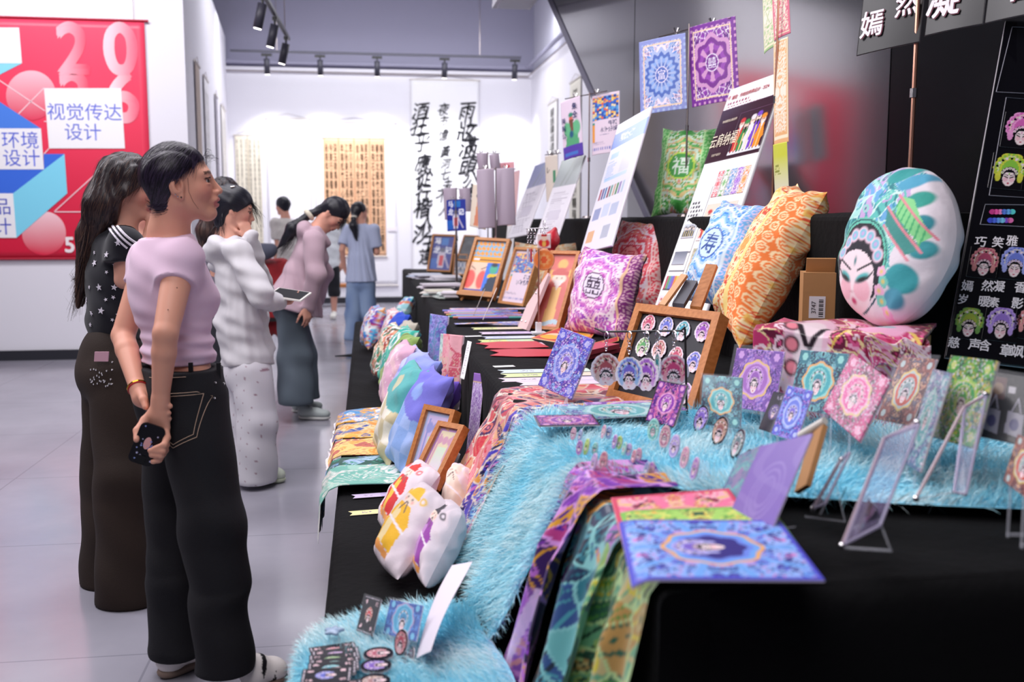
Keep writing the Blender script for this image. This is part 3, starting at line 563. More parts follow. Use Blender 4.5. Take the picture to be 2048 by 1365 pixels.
drape('satin_scarf', 'purple and orange satin scarf over the table edge, beside the fur', 'scarf', 1.90, 2.13, edge(0.12, 0.25, 0.848, 0.62), purp, folds=(0.018, 11, 0.5), flare=0.26, off=0.022)
drape('satin_scarf', 'teal and navy satin scarf between the purple and green scarves', 'scarf', 1.69, 1.965, edge(0.1, 0.265, 0.828, 0.62), pat(['2a7080', '4a98a8', '141c34', '70b8b8', 'b070c0', 'd89838', '304f8a', '1f3050'], 42, 60, '88c8c8'), folds=(0.016, 10, 1.5), flare=0.22, off=0.014)
drape('satin_scarf', 'green and cream satin scarf nearest the black velvet corner', 'scarf', 1.485, 1.75, edge(0.1, 0.30, 0.816, 0.66), pat(['4f8f40', '98b868', '17402f', 'c8b880', 'd8c838', '68a880', 'b89050', '2a5f48'], 43, 60, 'b8d898'), folds=(0.016, 11, 2.5), flare=0.16)
# ------------------------------------------------------------------ figures: smooth-union distance fields meshed with surface nets
class Field:
    def __init__(s, res): s.res = res; s.pr = []; s.cuts = []; s.noise = None; s.clip = {}
    def rc(s, a, b, ra, rb=None, k=0.02, sub=False): s.pr.append(('c', A(*a), A(*b), ra, ra if rb is None else rb, k, sub)); return s
    def sleeve(s, a, b, ra, rb, k): n = nrm(A(*b)-A(*a)); s.clip[len(s.pr)] = (A(*b)-n*0.5*rb, n); return s.rc(a, b, ra, rb, k)
    def chain(s, pts, rs, k=0.02):
        for i in range(len(pts)-1): s.rc(pts[i], pts[i+1], rs[i], rs[i+1], k)
        return s
    def el(s, c, r, ax, k=0.02, sub=False): s.pr.append(('e', A(*c), A(*r), np.array(ax, float), k, sub)); return s
    def cut(s, p, n, sel=None): s.cuts.append((A(*p), nrm(n), sel)); return s
    def mesh(s):
        lo = np.full(3, 9e9); hi = -lo; bb = []
        for q in s.pr:
            if q[0] == 'c': l = np.minimum(q[1]-q[3], q[2]-q[4]); h = np.maximum(q[1]+q[3], q[2]+q[4])
            else: e = np.sqrt((((q[3].T*q[2])**2).sum(1))); l, h = q[1]-e, q[1]+e
            bb.append((l, h))
            if not q[-1]: lo = np.minimum(lo, l); hi = np.maximum(hi, h)
        r = s.res; lo = lo-4*r; n = np.ceil((hi+4*r-lo)/r).astype(int)+1; F = np.full(n, 0.2, np.float32)
        axs = [lo[i]+np.arange(n[i])*r for i in range(3)]
        for iq, (q, (l, h)) in enumerate(zip(s.pr, bb)):
            m = q[-2]+3*r; i0 = np.clip(np.floor((l-m-lo)/r).astype(int), 0, n-1); i1 = np.clip(np.ceil((h+m-lo)/r).astype(int)+1, 1, n)
            if (i1 <= i0).any(): continue
            sl = tuple(slice(a, b) for a, b in zip(i0, i1)); X = axs[0][sl[0]][:, None, None]; Y = axs[1][sl[1]][None, :, None]; Z = axs[2][sl[2]][None, None, :]
            if q[0] == 'c':
                a, b, ra, rb = q[1:5]; d = b-a; L2 = d@d+1e-12
                t = np.clip(((X-a[0])*d[0]+(Y-a[1])*d[1]+(Z-a[2])*d[2])/L2, 0, 1)
                D = np.sqrt((X-a[0]-t*d[0])**2+(Y-a[1]-t*d[1])**2+(Z-a[2]-t*d[2])**2)-(ra+(rb-ra)*t)
            else:
                c, rr, ax = q[1:4]; x, y, z = X-c[0], Y-c[1], Z-c[2]
                p = [(x*ax[i, 0]+y*ax[i, 1]+z*ax[i, 2])/rr[i] for i in range(3)]; k0 = np.sqrt(p[0]**2+p[1]**2+p[2]**2); k1 = np.sqrt((p[0]/rr[0])**2+(p[1]/rr[1])**2+(p[2]/rr[2])**2)
                D = k0*(k0-1)/np.maximum(k1, 1e-6)
            if iq in s.clip: cp, cn = s.clip[iq]; D = np.maximum(D, (X-cp[0])*cn[0]+(Y-cp[1])*cn[1]+(Z-cp[2])*cn[2])
            G = F[sl]; k = q[-2]
            if q[-1]: D = -D; hh = np.maximum(k-np.abs(G-D), 0)/k; F[sl] = np.maximum(G, D)+hh*hh*k*0.25
            else: hh = np.maximum(k-np.abs(G-D), 0)/k; F[sl] = np.minimum(G, D)-hh*hh*k*0.25
        if s.noise is not None: X, Y, Z = np.meshgrid(*axs, indexing='ij', sparse=True); near = np.abs(F) < 0.05; F = np.where(near, F+s.noise(X, Y, Z), F)
        for p, nn, sel in s.cuts:
            D = (axs[0][:, None, None]-p[0])*nn[0]+(axs[1][None, :, None]-p[1])*nn[1]+(axs[2][None, None, :]-p[2])*nn[2]
            if sel is not None and len(sel) == 2:
                D2 = (axs[0][:, None, None]-sel[0][0])*sel[1][0]+(axs[1][None, :, None]-sel[0][1])*sel[1][1]+(axs[2][None, None, :]-sel[0][2])*sel[1][2]; F = np.maximum(F, np.minimum(D, D2))
            elif sel is not None: ok = (axs[0][:, None, None]-sel[0])**2+(axs[1][None, :, None]-sel[1])**2+(axs[2][None, None, :]-sel[2])**2 < sel[3]**2; F = np.where(ok, np.maximum(F, D), F)
            else: F = np.maximum(F, D)
        return nets(F.astype(np.float32), lo, r)
def nets(F, lo, r):
    I = F < 0; nx, ny, nz = F.shape; c = [I[a:nx-1+a, b:ny-1+b, d:nz-1+d] for a in (0, 1) for b in (0, 1) for d in (0, 1)]
    al = c[0].copy(); an = c[0].copy()
    for q in c[1:]: al &= q; an |= q
    idx = np.argwhere(an & ~al); ids = np.full((nx-1, ny-1, nz-1), -1, np.int32); ids[tuple(idx.T)] = np.arange(len(idx))
    off = np.array([(a, b, d) for a in (0, 1) for b in (0, 1) for d in (0, 1)]); val = np.stack([F[idx[:, 0]+o[0], idx[:, 1]+o[1], idx[:, 2]+o[2]] for o in off], 1)
    S_ = np.zeros((len(idx), 3)); W_ = np.zeros(len(idx))
    for a in range(8):
        for b in range(a+1, 8):
            if np.abs(off[a]-off[b]).sum() == 1:
                x = (val[:, a] < 0) != (val[:, b] < 0); t = val[:, a]/np.where(x, val[:, a]-val[:, b], 1); S_ += np.where(x[:, None], off[a]+t[:, None]*(off[b]-off[a]), 0); W_ += x
    V = lo+(idx+S_/W_[:, None])*r; Fs = []
    for ax in range(3):
        s0 = [slice(1, -1)]*3; s0[ax] = slice(0, -1); s1 = list(s0); s1[ax] = slice(1, None); A0, A1 = I[tuple(s0)], I[tuple(s1)]
        e = np.argwhere(A0 != A1); e0 = A0[tuple(e.T)]; b = e.copy()
        for k in range(3):
            if k != ax: b[:, k] += 1
        u, v = [(1, 2), (2, 0), (0, 1)][ax]; q = []
        for du, dv in ((-1, -1), (0, -1), (0, 0), (-1, 0)): w = b.copy(); w[:, u] += du; w[:, v] += dv; q.append(ids[tuple(w.T)])
        q = np.stack(q, 1); q[~e0] = q[~e0][:, ::-1]; Fs.append(q)
    return V, np.concatenate(Fs)
def solid(name, f, m, parent, paint=None, **k):
    V, F = f.mesh(); c = paint(V) if callable(paint) else (np.tile(cc(paint), (len(V), 1)) if paint is not None else None)
    return obj(name, V, F, m, parent, c, True, **k)
SKIN = mat('skin', None, 0.5, spec=0.4); SKIN.node_tree.nodes['Principled BSDF'].inputs['Subsurface Weight'].default_value = 0.12; SKIN.node_tree.nodes['Principled BSDF'].inputs['Subsurface Radius'].default_value = (0.02, 0.008, 0.005); SKIN.node_tree.nodes['Principled BSDF'].inputs['Subsurface Scale'].default_value = 0.4
HAIRM = mat('dark hair', None, 0.38, spec=0.45); FAB = mat('woven garment', None, 0.85, sheen=0.15, bump=(260, 0.04)); DENIM = mat('denim', None, 0.85, bump=(260, 0.15)); SHOE = mat('shoe', None, 0.5)
SK = 'dba18c'
def frame(fwd, up=(0, 0, 1)):
    f = nrm(fwd); l = nrm(np.cross(up, f)); return np.array([f, l, np.cross(f, l)])
def wrinkle(amp, fz=40, seed=0.0, stretch=(1, 1, 1), z0=None):
    def g(X, Y, Z): return amp*(np.sin(fz*(Z*stretch[2]+0.5*np.sin(9*X+7*Y+seed)*0.2)+11*X*stretch[0]+seed)*np.sin(14*Y*stretch[1]-9*X+4*Z+seed*2)+0.5*np.sin(fz*1.7*Z+21*X-17*Y+seed*3))
    return g
def folds_v(amp, c, n=9, seed=0.0, z0=1.0, z1=0.0):
    """vertical cloth folds round an axis at c, deeper towards z1"""
    def g(X, Y, Z): th = np.arctan2(Y-c[1], X-c[0]); k = np.clip((z0-Z)/(z0-z1), 0.1, 1); return amp*k*(np.sin(n*th+seed+5*Z)+0.6*np.sin((n*2-1)*th-seed+9*Z))
    return g
def addf(*gs): return lambda X, Y, Z: sum(g(X, Y, Z) for g in gs)
def head_prims(f, c, R, s=1.0, face=True, ears=(1, -1)):
    """c: centre at eye height, R rows: forward, left, up"""
    P = lambda x, y, z: A(*c)+s*(R[0]*x+R[1]*y+R[2]*z); e = lambda p, r, k=0.015, sub=False: f.el(P(*p), np.array(r)*s, R, k*s, sub)
    e((-0.010, 0, 0.03), (0.090, 0.073, 0.085)); e((0.020, 0, -0.025), (0.070, 0.062, 0.086), 0.03)
    f.rc(P(-0.005, 0.043, -0.055), P(0.062, 0.010, -0.100), 0.026*s, 0.018*s, 0.025*s); f.rc(P(-0.005, -0.043, -0.055), P(0.062, -0.010, -0.100), 0.026*s, 0.018*s, 0.025*s)
    if face:
        e((0.070, 0, -0.100), (0.020, 0.020, 0.016), 0.02)
        for y in (1, -1): e((0.052, 0.036*y, -0.030), (0.028, 0.026, 0.026), 0.02); e((0.070, 0.026*y, 0.020), (0.018, 0.028, 0.013), 0.02); e((0.094, 0.032*y, -0.002), (0.014, 0.019, 0.010), 0.012, True)
        for y in (1, -1): e((0.0775, 0.0325*y, 0.0075), (0.0115, 0.018, 0.0055), 0.004); e((0.0765, 0.0325*y, -0.0125), (0.0105, 0.017, 0.005), 0.005)
        f.rc(P(0.086, 0, 0.006), P(0.108, 0, -0.034), 0.007*s, 0.0105*s, 0.014*s)
        for y in (1, -1): e((0.098, 0.0125*y, -0.039), (0.011, 0.008, 0.008), 0.006)
        e((0.086, 0, -0.062), (0.018, 0.026, 0.016), 0.012); e((0.097, 0, -0.060), (0.008, 0.020, 0.0065), 0.008); e((0.094, 0, -0.0765), (0.008, 0.016, 0.0075), 0.008); e((0.104, 0, -0.0685), (0.012, 0.016, 0.0035), 0.003, True)
    for y in ears:
        e((-0.008, 0.073*y, -0.012), (0.020, 0.013, 0.033), 0.008); e((-0.016, 0.080*y, -0.008), (0.016, 0.008, 0.030), 0.006)
        e((-0.004, 0.086*y, -0.008), (0.010, 0.009, 0.018), 0.004, True); e((-0.002, 0.076*y, -0.043), (0.010, 0.006, 0.011), 0.006)
    return P
def skin_paint(P, R, c, s=1.0, tone=SK):
    def g(V):
        q = (V-A(*c))@R.T/s; C = np.tile(cc(tone), (len(V), 1)); x, y, z = q.T; ay = np.abs(y)
        def mix(m, col, a=1.0): nonlocal C; m = (np.clip(m, 0, 1)*a)[:, None]; C = C*(1-m)+cc(col)*m
        mix(np.exp(-((ay-0.045)**2+(z+0.035)**2+(x-0.07)**2)/0.0009), 'd9786e', 0.45)
        mix((np.hypot((ay)/0.024, (z+0.068)/0.0165) < 1)*(x > 0.088), 'bd6668', 0.8); mix((np.abs(z+0.0685) < 0.003)*(ay < 0.016)*(x > 0.085), '4a1a20')
        mix((np.abs(z-0.024-0.10*(ay-0.03)*(ay < 0.03)+0.2*np.clip(ay-0.04, 0, 1)) < 0.0042)*(ay > 0.012)*(ay < 0.055)*(x > 0.04), '3a2a2a', 0.85)
        mix((np.abs(z-0.0075+0.25*np.clip(ay-0.036, 0, 1)) < 0.0028)*(ay > 0.016)*(ay < 0.05)*(x > 0.055), '2a1a1c', 0.95)
        mix((np.hypot((x+0.004)/0.010, (z+0.008)/0.019) < 1)*(ay > 0.070), '9a5648', 0.55); mix((np.hypot((x+0.010)/0.018, (z+0.008)/0.030) < 1)*(np.hypot((x+0.010)/0.013, (z+0.008)/0.025) > 1)*(ay > 0.072), 'c98a76', 0.5)  # shade of the ear hollow and its rim painted into the skin colour
        return C
    return g
def eyes(parent, P, R, s=1.0):
    for y in (1, -1):
        c = P(0.0730, 0.0315*y, -0.002); b = MB(); b.ball((0, 0, 0), 0.0125*s, 16, 12); V = np.array(b.V); d = (V/(0.0125*s))@nrm(R[0]*0.93-R[1]*0.30)
        C = np.where((d > 0.93)[:, None], cc('0a0808'), np.where((d > 0.74)[:, None], cc('2a1610'), cc('cfc6c4')))
        obj('eye', V+c, b.F, mat('eye', None, 0.12), parent, C, True)
def hand_prims(f, wr, d, n, t, s=1.0, curl=(0.5, 0.6, 0.5), spread=0.06, thumb=0.6):
    """wrist wr, direction d to the fingertips, palm normal n (palm side), t towards the thumb"""
    d, n, t = nrm(d), nrm(n), nrm(t); wr = A(*wr)
    for i, o in enumerate((0.027, 0.009, -0.009, -0.026)):
        k = wr+s*(d*(0.082-0.006*abs(i-1.2))+t*o); f.rc(wr+s*(d*0.012+t*o*0.55), k, 0.0135*s, 0.0105*s, 0.014*s)
        L_ = (0.070, 0.078, 0.073, 0.056)[i]; p = k; dd = nrm(d+t*spread*(1.2-i)); r = (0.0088, 0.0092, 0.0086, 0.0074)[i]
        for j, fr in enumerate((0.44, 0.31, 0.25)):
            a = curl[j]; dd = nrm(dd*math.cos(a)+n*math.sin(a)); q = p+dd*L_*fr*s; f.rc(p, q, r*s*(1-0.08*j), r*s*(0.92-0.1*j), 0.004*s); p = q
    p = wr+s*(d*0.022+t*0.026+n*0.006); dd = nrm(d*0.75+t*thumb+n*0.25)
    for j, fr in enumerate((0.042, 0.032, 0.026)):
        q = p+dd*fr*s; f.rc(p, q, (0.0125, 0.0105, 0.0090)[j]*s, (0.0108, 0.0092, 0.0075)[j]*s, 0.006*s); p = q; dd = nrm(dd+d*0.2+n*0.18-t*0.15)
def hair_strands(name, parent, roots, dirs, L_, r, cols, seed, n=4, sag=0.3, wav=0.01):
    """thin tapered ribbons following roots -> dirs"""
    g = np.random.default_rng(seed); m = len(roots); t = np.linspace(0, 1, n+1); V = []; side = np.cross(dirs, g.normal(0, 1, (m, 3))); side /= np.linalg.norm(side, axis=1)[:, None]
    w = g.normal(0, wav, (m, 3)); base = 0; L_ = np.asarray(L_).reshape(-1, 1)
    for k in t: p = roots+dirs*L_*k+A(0, 0, -1)*sag*L_*k*k+w*np.sin(k*4); ww = r*(1-0.75*k); V += [p-side*ww, p+side*ww]
    V = np.concatenate(V); i = np.arange(m); F = np.concatenate([np.stack([i+2*k*m, i+(2*k+1)*m, i+(2*k+3)*m, i+(2*k+2)*m], 1) for k in range(n)])
    c = np.array([cc(q) for q in cols]); kk = g.integers(0, len(c), m); C = np.tile(c[kk], (2*(n+1), 1))
    return obj(name, V, F, HAIRM, parent, C, False, kind='stuff')
def hair_paint(cols, R, c, sc=60):
    cA = [cc(q) for q in cols]
    def g(V): q = (V-A(*c))@R.T; s = 0.5+0.5*np.sin(sc*np.arctan2(q[:, 1], q[:, 2]+0.02)+30*q[:, 0])*np.sin(23*q[:, 1]+sc*0.7*q[:, 0]); return cA[0]*(1-s[:, None])+cA[1]*s[:, None]
    return g
def shoe(parent, heel, toe, col='e9e4e2', sole='8a7468', w=0.042, h=0.075, accent=None, sr=0.0055):
    heel, toe = A(*heel), A(*toe); d = nrm(A(toe[0]-heel[0], toe[1]-heel[1], 0)); s = np.array([d, np.cross([0, 0, 1], d), [0, 0, 1]]); L_ = np.linalg.norm((toe-heel)[:2])
    t = obj_shoe = bpy.data.objects.new('shoe', None); COL.objects.link(t); t.parent = parent; t.location = heel-wloc(parent); z = A(0, 0, 1)
    f = Field(sr); f.rc(heel+d*0.04+z*0.055, heel+d*L_*0.55+z*0.05, 0.04, 0.036, 0.03); f.el(heel+d*L_*0.76+z*0.042, (L_*0.25, w, 0.034), s, 0.03); f.rc(heel+d*0.045+z*0.05, heel+d*0.05+z*h, 0.038, 0.035, 0.02); f.cut(heel+z*0.022, (0, 0, -1))
    def pa(V):
        q = (V-heel)@s.T; C = np.tile(cc(col), (len(V), 1))
        if accent: k = ((np.sin((q[:, 0]-0.5*q[:, 2])*110) > 0.55)*(q[:, 0] > L_*0.3)*(q[:, 0] < L_*0.62))[:, None]; C = np.where(k, cc(accent), C)
        return C
    solid('upper', f, SHOE, t, pa)
    f = Field(sr); f.el(heel+d*L_*0.30+z*0.018, (L_*0.31, w*0.92, 0.024), s, 0.01); f.el(heel+d*L_*0.72+z*0.017, (L_*0.30, w*1.08, 0.022), s, 0.04); f.cut(heel+z*0.001, (0, 0, -1)); f.cut(heel+z*0.026, (0, 0, 1)); solid('sole', f, SHOE, t, sole)
    b = MB()
    for k in range(4): p = heel+d*L_*(0.42+0.07*k)+z*(0.088-0.011*k); b.tube([p-s[1]*0.022, p+z*0.004, p+s[1]*0.022], 0.0028, 5)
    b.build('laces', WHITE, t); return t

def figure(label, loc, hc, hdir, nb, pe, bdir, arms, legs, top, pants, hair, hs=0.95, res=0.006, sw=0.165, face=True, tone=SK, shoes=None, lean=None, topfn=None, pantsfn=None, hood=False, hem=0.10, coll=True, ears=(1, -1)):
    """arms: (side, shoulder offset, elbow, wrist, palm dir, hand dir, curl, sleeve fraction); legs: (side, knee, ankle)"""
    t = thing('person', label, 'person', loc); upv = nrm(nb-pe); Rb = frame(bdir, upv); fb, lb, ub = Rb; Rh = frame(*hdir) if isinstance(hdir, tuple) else frame(hdir); H_ = np.linalg.norm(nb-pe)
    ch = pe+(nb-pe)*0.66; wa = pe+(nb-pe)*0.36; sh = {k: nb-ub*0.075+lb*sw*k-fb*0.01 for k in (1, -1)}
    f = Field(res); P = head_prims(f, hc, Rh, hs, face, ears)
    f.rc(P(-0.028, 0, -0.03), nb, 0.054, 0.058, 0.03); f.rc(nb, nb-ub*0.08, 0.055, 0.08, 0.03); f.rc(sh[1], sh[-1], 0.045, None, 0.03); f.el(ch, (0.085, 0.13, H_*0.3), Rb, 0.05); f.el(wa, (0.08, 0.112, H_*0.3), Rb, 0.05); f.el(pe, (0.09, 0.14, 0.12), Rb, 0.05)
    for k, e, w, pn, hd, cu, sl in arms:
        f.chain([sh[k], e, w], [0.044, 0.034, 0.023], 0.008); tt = nrm(np.cross(hd, pn))*k
        hand_prims(f, w, hd, pn, tt, 0.95, cu)
    for k, kn, an in legs: f.chain([pe+lb*0.08*k, kn, an] if not pants.get('long', True) else [pe+lb*0.07*k, pe+lb*0.07*k+(kn-pe)*0.25], [0.085, 0.055, 0.036], 0.03)
    solid('body', f, SKIN, t, skin_paint(P, Rh, hc, hs, tone)); face and eyes(t, P, Rh, hs)
    f = Field(res); r0 = 0.02 if top.get('loose') else 0.012
    f.el(ch, (0.092+r0, 0.135+r0, H_*0.33), Rb, 0.06); f.el(ch+fb*0.05, (0.07+r0, 0.12, 0.075), Rb, 0.05); f.el(wa, (0.086+r0*1.5, 0.118+r0*1.5, H_*0.3), Rb, 0.06); f.rc(sh[1], sh[-1], 0.053+r0*0.4, None, 0.04); f.rc(nb-ub*0.05, ch, 0.07, 0.09, 0.05)
    if hem > 0.02 or top.get('flare'): q = pe+ub*(0.12-hem); fl = top.get('flare', 0); f.rc(wa-lb*0.03, q-lb*0.04, 0.098+r0, 0.108+r0+fl, 0.05); f.rc(wa+lb*0.03, q+lb*0.04, 0.098+r0, 0.108+r0+fl, 0.05)
    for k, e, w, pn, hd, cu, sl in arms:
        if sl <= 0: continue
        r1 = 0.052+r0*0.9
        if sl < 1: f.sleeve(sh[k], sh[k]+(e-sh[k])*min(1, sl+0.1), r1, r1+0.004, 0.03)
        else: f.chain([sh[k], e, e+(w-e)*0.97], [r1, r1*0.9, 0.040+r0*0.4], 0.03); f.rc(e+(w-e)*0.9, e+(w-e)*0.95, 0.034, 0.034, 0.01)
    f.cut(pe+ub*(0.12-hem), -ub); f.cut(nb+ub*0.005, ub, (*(nb+ub*0.06), 0.13))
    f.noise = top.get('noise') or wrinkle(0.004, 34, hem*50)
    if hood:
        f.cuts = [q for q in f.cuts if q[2] is None]; f.el(nb-fb*0.085-ub*0.03, (0.060, 0.115, 0.075), Rb, 0.03); f.rc(nb+lb*0.085+ub*0.0, nb+lb*0.05+fb*0.09-ub*0.07, 0.035, 0.025, 0.03); f.rc(nb-lb*0.085+ub*0.0, nb-lb*0.05+fb*0.09-ub*0.07, 0.035, 0.025, 0.03)
    solid(top['name'], f, FAB, t, topfn(Rb, ch) if topfn else top['c'])
    if pants:
        f = Field(max(res, 0.008)); f.el(pe+ub*0.03, (0.105, 0.145, 0.14), Rb, 0.05); f.el(pe-fb*0.03-ub*0.03, (0.105, 0.150, 0.11), Rb, 0.05); f.rc(pe+ub*0.06+lb*0.03, pe+ub*0.06-lb*0.03, 0.10, None, 0.03); z = pants['r']
        for k, kn, an in legs:
            hm = an if pants.get('long', True) else kn+(an-kn)*pants['cutat']; f.chain([pe+lb*0.075*k-ub*0.03, kn, hm], [0.10, z[0], z[1]] if pants.get('long', True) else [0.10, 0.085, 0.075], 0.03)
            if not pants.get('long', True): f.cut(hm, hm-kn, (*(hm+nrm(hm-kn)*0.1), 0.14))
            else: f.cut(A(hm[0], hm[1], hm[2]-0.025), (0, 0, -1))
        f.cut(pe+ub*0.15, ub); f.noise = pants.get('noise') or (lambda X, Y, Z: 0.006*np.clip((1.0-Z)/0.6, 0, 1)*(np.sin(22*Z+11*X+8*Y)*np.sin(12*X-15*Y+8*Z)+0.6*np.sin(31*X+24*Y)))
        solid(pants['name'], f, DENIM if 'jean' in pants['name'] else FAB, t, pantsfn(Rb, pe) if pantsfn else pants['c'])
    if shoes:
        for (h, q) in shoes['at']: shoe(t, h, q, shoes['c'], shoes.get('sole', 'd8d4d0'), accent=shoes.get('accent'), sr=0.007 if res < 0.0075 else 0.011)
    hair(t, P, Rh, hc, hs); return t, P, Rh, Rb
def cap_hair(f, P, R, s, cut=((0.0, 0, 0.012), (0.575, 0, -0.818)), back=(-0.028, 0, 0), vol=1.0, nape=-0.08):
    f.el(P(-0.014, 0, 0.036), np.array((0.096, 0.083, 0.090))*s*vol, R, 0.03)
    for y in (0.022, -0.022): f.rc(P(-0.046, y, 0.02), P(-0.052, y*0.8, nape), 0.058*s, 0.034*s, 0.04)
    n = cut[1]; f.cut(P(*cut[0]), R[0]*n[0]+R[1]*n[1]+R[2]*n[2], (P(*back), R[0]))
    f.noise = lambda X, Y, Z: 0.0018*np.sin(95*(X*R[1][0]+Y*R[1][1])+22*Z+8*X)+0.0010*np.sin(210*(X*R[1][0]+Y*R[1][1])+50*Z)
    return f

def sleek(parent, o, P, R, cols, seed=1, n=2600, L_=0.045, target=(-0.075, 0, -0.05)):
    """fine strands lying along a hair shape, combed towards the nape"""
    g = np.random.default_rng(seed); me = o.data; m = len(me.vertices); V = np.zeros(m*3, np.float32); me.vertices.foreach_get('co', V); N = np.zeros(m*3, np.float32); me.vertices.foreach_get('normal', N); V = V.reshape(-1, 3)+wloc(o); N = N.reshape(-1, 3)
    i = g.integers(0, m, n); v, nn = V[i], N[i]; d = P(*target)-v; L2 = np.linalg.norm(d, axis=1); d = d/L2[:, None]; d = d-nn*(d*nn).sum(1)[:, None]; l = np.linalg.norm(d, axis=1); k = (l > 0.25)&(L2 > 0.03); v, nn, d, L2 = v[k], nn[k], d[k]/l[k][:, None], L2[k]
    side = np.cross(d, nn); t = np.linspace(0, 1, 5); ln = L_*g.uniform(0.6, 1.2, len(v))[:, None]; Vs = []; r = 0.0007
    for q in t: p = v+nn*(0.0012-ln*ln*q*q*4.2)+nn*0.0012*math.sin(PI*q)+d*ln*q; Vs += [p-side*r*(1-0.7*q), p+side*r*(1-0.7*q)]
    c = len(v); j = np.arange(c); F = np.concatenate([np.stack([j+2*q*c, j+(2*q+1)*c, j+(2*q+3)*c, j+(2*q+2)*c], 1) for q in range(4)]); cA = np.array([cc(x) for x in cols])[g.integers(0, len(cols), c)]
    return obj('hair_strands', np.concatenate(Vs), F, HAIRM, parent, np.tile(cA, (10, 1)), False, kind='stuff')
# ------------------------------------------------------------------ the woman in the pink T-shirt
from mathutils.bvhtree import BVHTree
def J(px, py, d): return at(px, py, d=d)
def pink_woman():
    t = thing('person', 'woman in a pale pink T-shirt and dark jeans, hands clasped behind her back', 'person', A(-0.55, 3.05, 0))
    Rb = frame(A(0.86, 0.50, 0)); Rh = frame(nrm(RT*0.97+np.cross(A(0, 0, 1), RT)*0.24)+A(0, 0, 0.10)); fb, lb = Rb[0], Rb[1]
    hc = J(363, 366, 3.0); nb = J(338, 470, 3.03); sR = J(362, 519, 2.92); sL = J(298, 520, 3.16); ch = J(345, 580, 3.03); wa = J(356, 690, 3.03); pe = J(366, 775, 3.03)
    eR = J(331, 668, 2.80); wR = J(321, 800, 2.84); eL = J(246, 672, 3.10); wL = J(276, 778, 2.93)
    f = Field(0.0031); P = head_prims(f, hc, Rh, 0.98)
    f.rc(P(-0.028, 0, -0.03), nb+A(0, 0, 0.01), 0.056, 0.058, 0.03); f.rc(nb, (sR+sL)/2-A(0, 0, 0.02), 0.055, 0.07, 0.03)
    f.rc(sR, sL, 0.048, 0.048, 0.03); f.el(ch, (0.085, 0.13, 0.15), Rb, 0.04); f.el(wa, (0.08, 0.112, 0.14), Rb, 0.04); f.el(pe, (0.09, 0.14, 0.11), Rb, 0.04)
    fa = lambda e, w: e*0.72+w*0.28
    f.chain([sR, eR, fa(eR, wR), wR], [0.047, 0.0345, 0.0335, 0.0235], 0.008); f.chain([sL, eL, fa(eL, wL), wL], [0.047, 0.0345, 0.0335, 0.0235], 0.008)
    # right hand round the phone
    H = lambda px, py, d=2.84: J(px, py, d)
    f.chain([wR, H(316, 830, 2.85), H(320, 858, 2.86)], [0.024, 0.026, 0.022], 0.012); f.chain([H(322, 815), H(331, 856, 2.85)], [0.02, 0.014], 0.012)
    f.chain([H(308, 826, 2.85), H(291, 842, 2.845), H(275, 862, 2.82), H(273, 880, 2.80)], [0.017, 0.0145, 0.0115, 0.0085], 0.006)
    for c_ in ([(329, 850, 2.86), (334, 876, 2.83), (328, 891, 2.796), (308, 898, 2.793)], [(326, 856, 2.87), (332, 890, 2.83), (325, 903, 2.796), (300, 902, 2.793)], [(322, 860, 2.88), (330, 901, 2.84), (322, 912, 2.80), (303, 911, 2.795)], [(318, 862, 2.89), (326, 907, 2.85), (318, 920, 2.81), (306, 924, 2.80)]):
        f.chain([H(*q) for q in c_], [0.0115, 0.0102, 0.0092, 0.0075], 0.004)
    # left hand round the right wrist
    f.chain([wL, H(284, 796, 2.92), H(300, 808, 2.915)], [0.0235, 0.026, 0.022], 0.012); f.chain([H(280, 785, 2.91), H(287, 800, 2.88), H(291, 815, 2.865)], [0.014, 0.0115, 0.0085], 0.006)
    for c_ in ([(302, 800, 2.93), (322, 806, 2.905), (340, 813, 2.842)], [(302, 808, 2.93), (320, 818, 2.905), (337, 827, 2.842)], [(300, 815, 2.93), (318, 828, 2.905), (338, 838, 2.85)]):
        f.chain([H(*q) for q in c_], [0.0105, 0.0095, 0.008], 0.004)
    sp = skin_paint(P, Rh, hc, 0.98, 'dd9f88')
    solid('body', f, SKIN, t, sp); eyes(t, P, Rh, 0.98)
    # hair, pulled back smoothly with the ear free
    f = Field(0.0035); cap_hair(f, P, Rh, 0.98, vol=1.0, nape=-0.058); ho = solid('hair', f, HAIRM, t, hair_paint(('17111f', '241b2e'), Rh, hc, 90)); sleek(t, ho, P, Rh, ['120d18', '2c2236', '3a2d44'], 5, 4200)
    g = np.random.default_rng(3); n = 26; rt = np.array([P(0.072+0.012*g.random(), -0.05+0.1*g.random(), 0.070+0.012*g.random()) for _ in range(n)]); hair_strands('loose_hair', t, rt, np.array([nrm(Rh[0]*0.9+Rh[2]*(0.5*g.random()-0.1)+Rh[1]*0.4*(g.random()-0.5)) for _ in range(n)]), 0.02+0.03*g.random(n), 0.0005, ['1c1526'], 4, sag=0.7)
    b = MB(); b.tube([P(0.025, -0.072, 0.01), P(0.022, -0.071, -0.03), P(0.030, -0.066, -0.06), P(0.042, -0.055, -0.085)], 0.0005, 5); b.build('loose_lock', mat('dark lock', '4a3030', 0.5), t)
    for x, z, m in ((-0.001, -0.046, BLACKP), (-0.010, -0.043, CHROME), (-0.016, -0.036, CHROME)): b = MB(); b.ball(P(x, -0.0835, z), 0.0026, 8, 6); b.build('ear_stud', m, t)
    # T-shirt
    f = Field(0.005); f.el(ch, (0.100, 0.142, 0.16), Rb, 0.05); f.el(ch+fb*0.055+lb*0.055-A(0, 0, 0.025), (0.068, 0.066, 0.066), Rb, 0.04); f.el(ch+fb*0.055-lb*0.055-A(0, 0, 0.025), (0.068, 0.066, 0.066), Rb, 0.04)
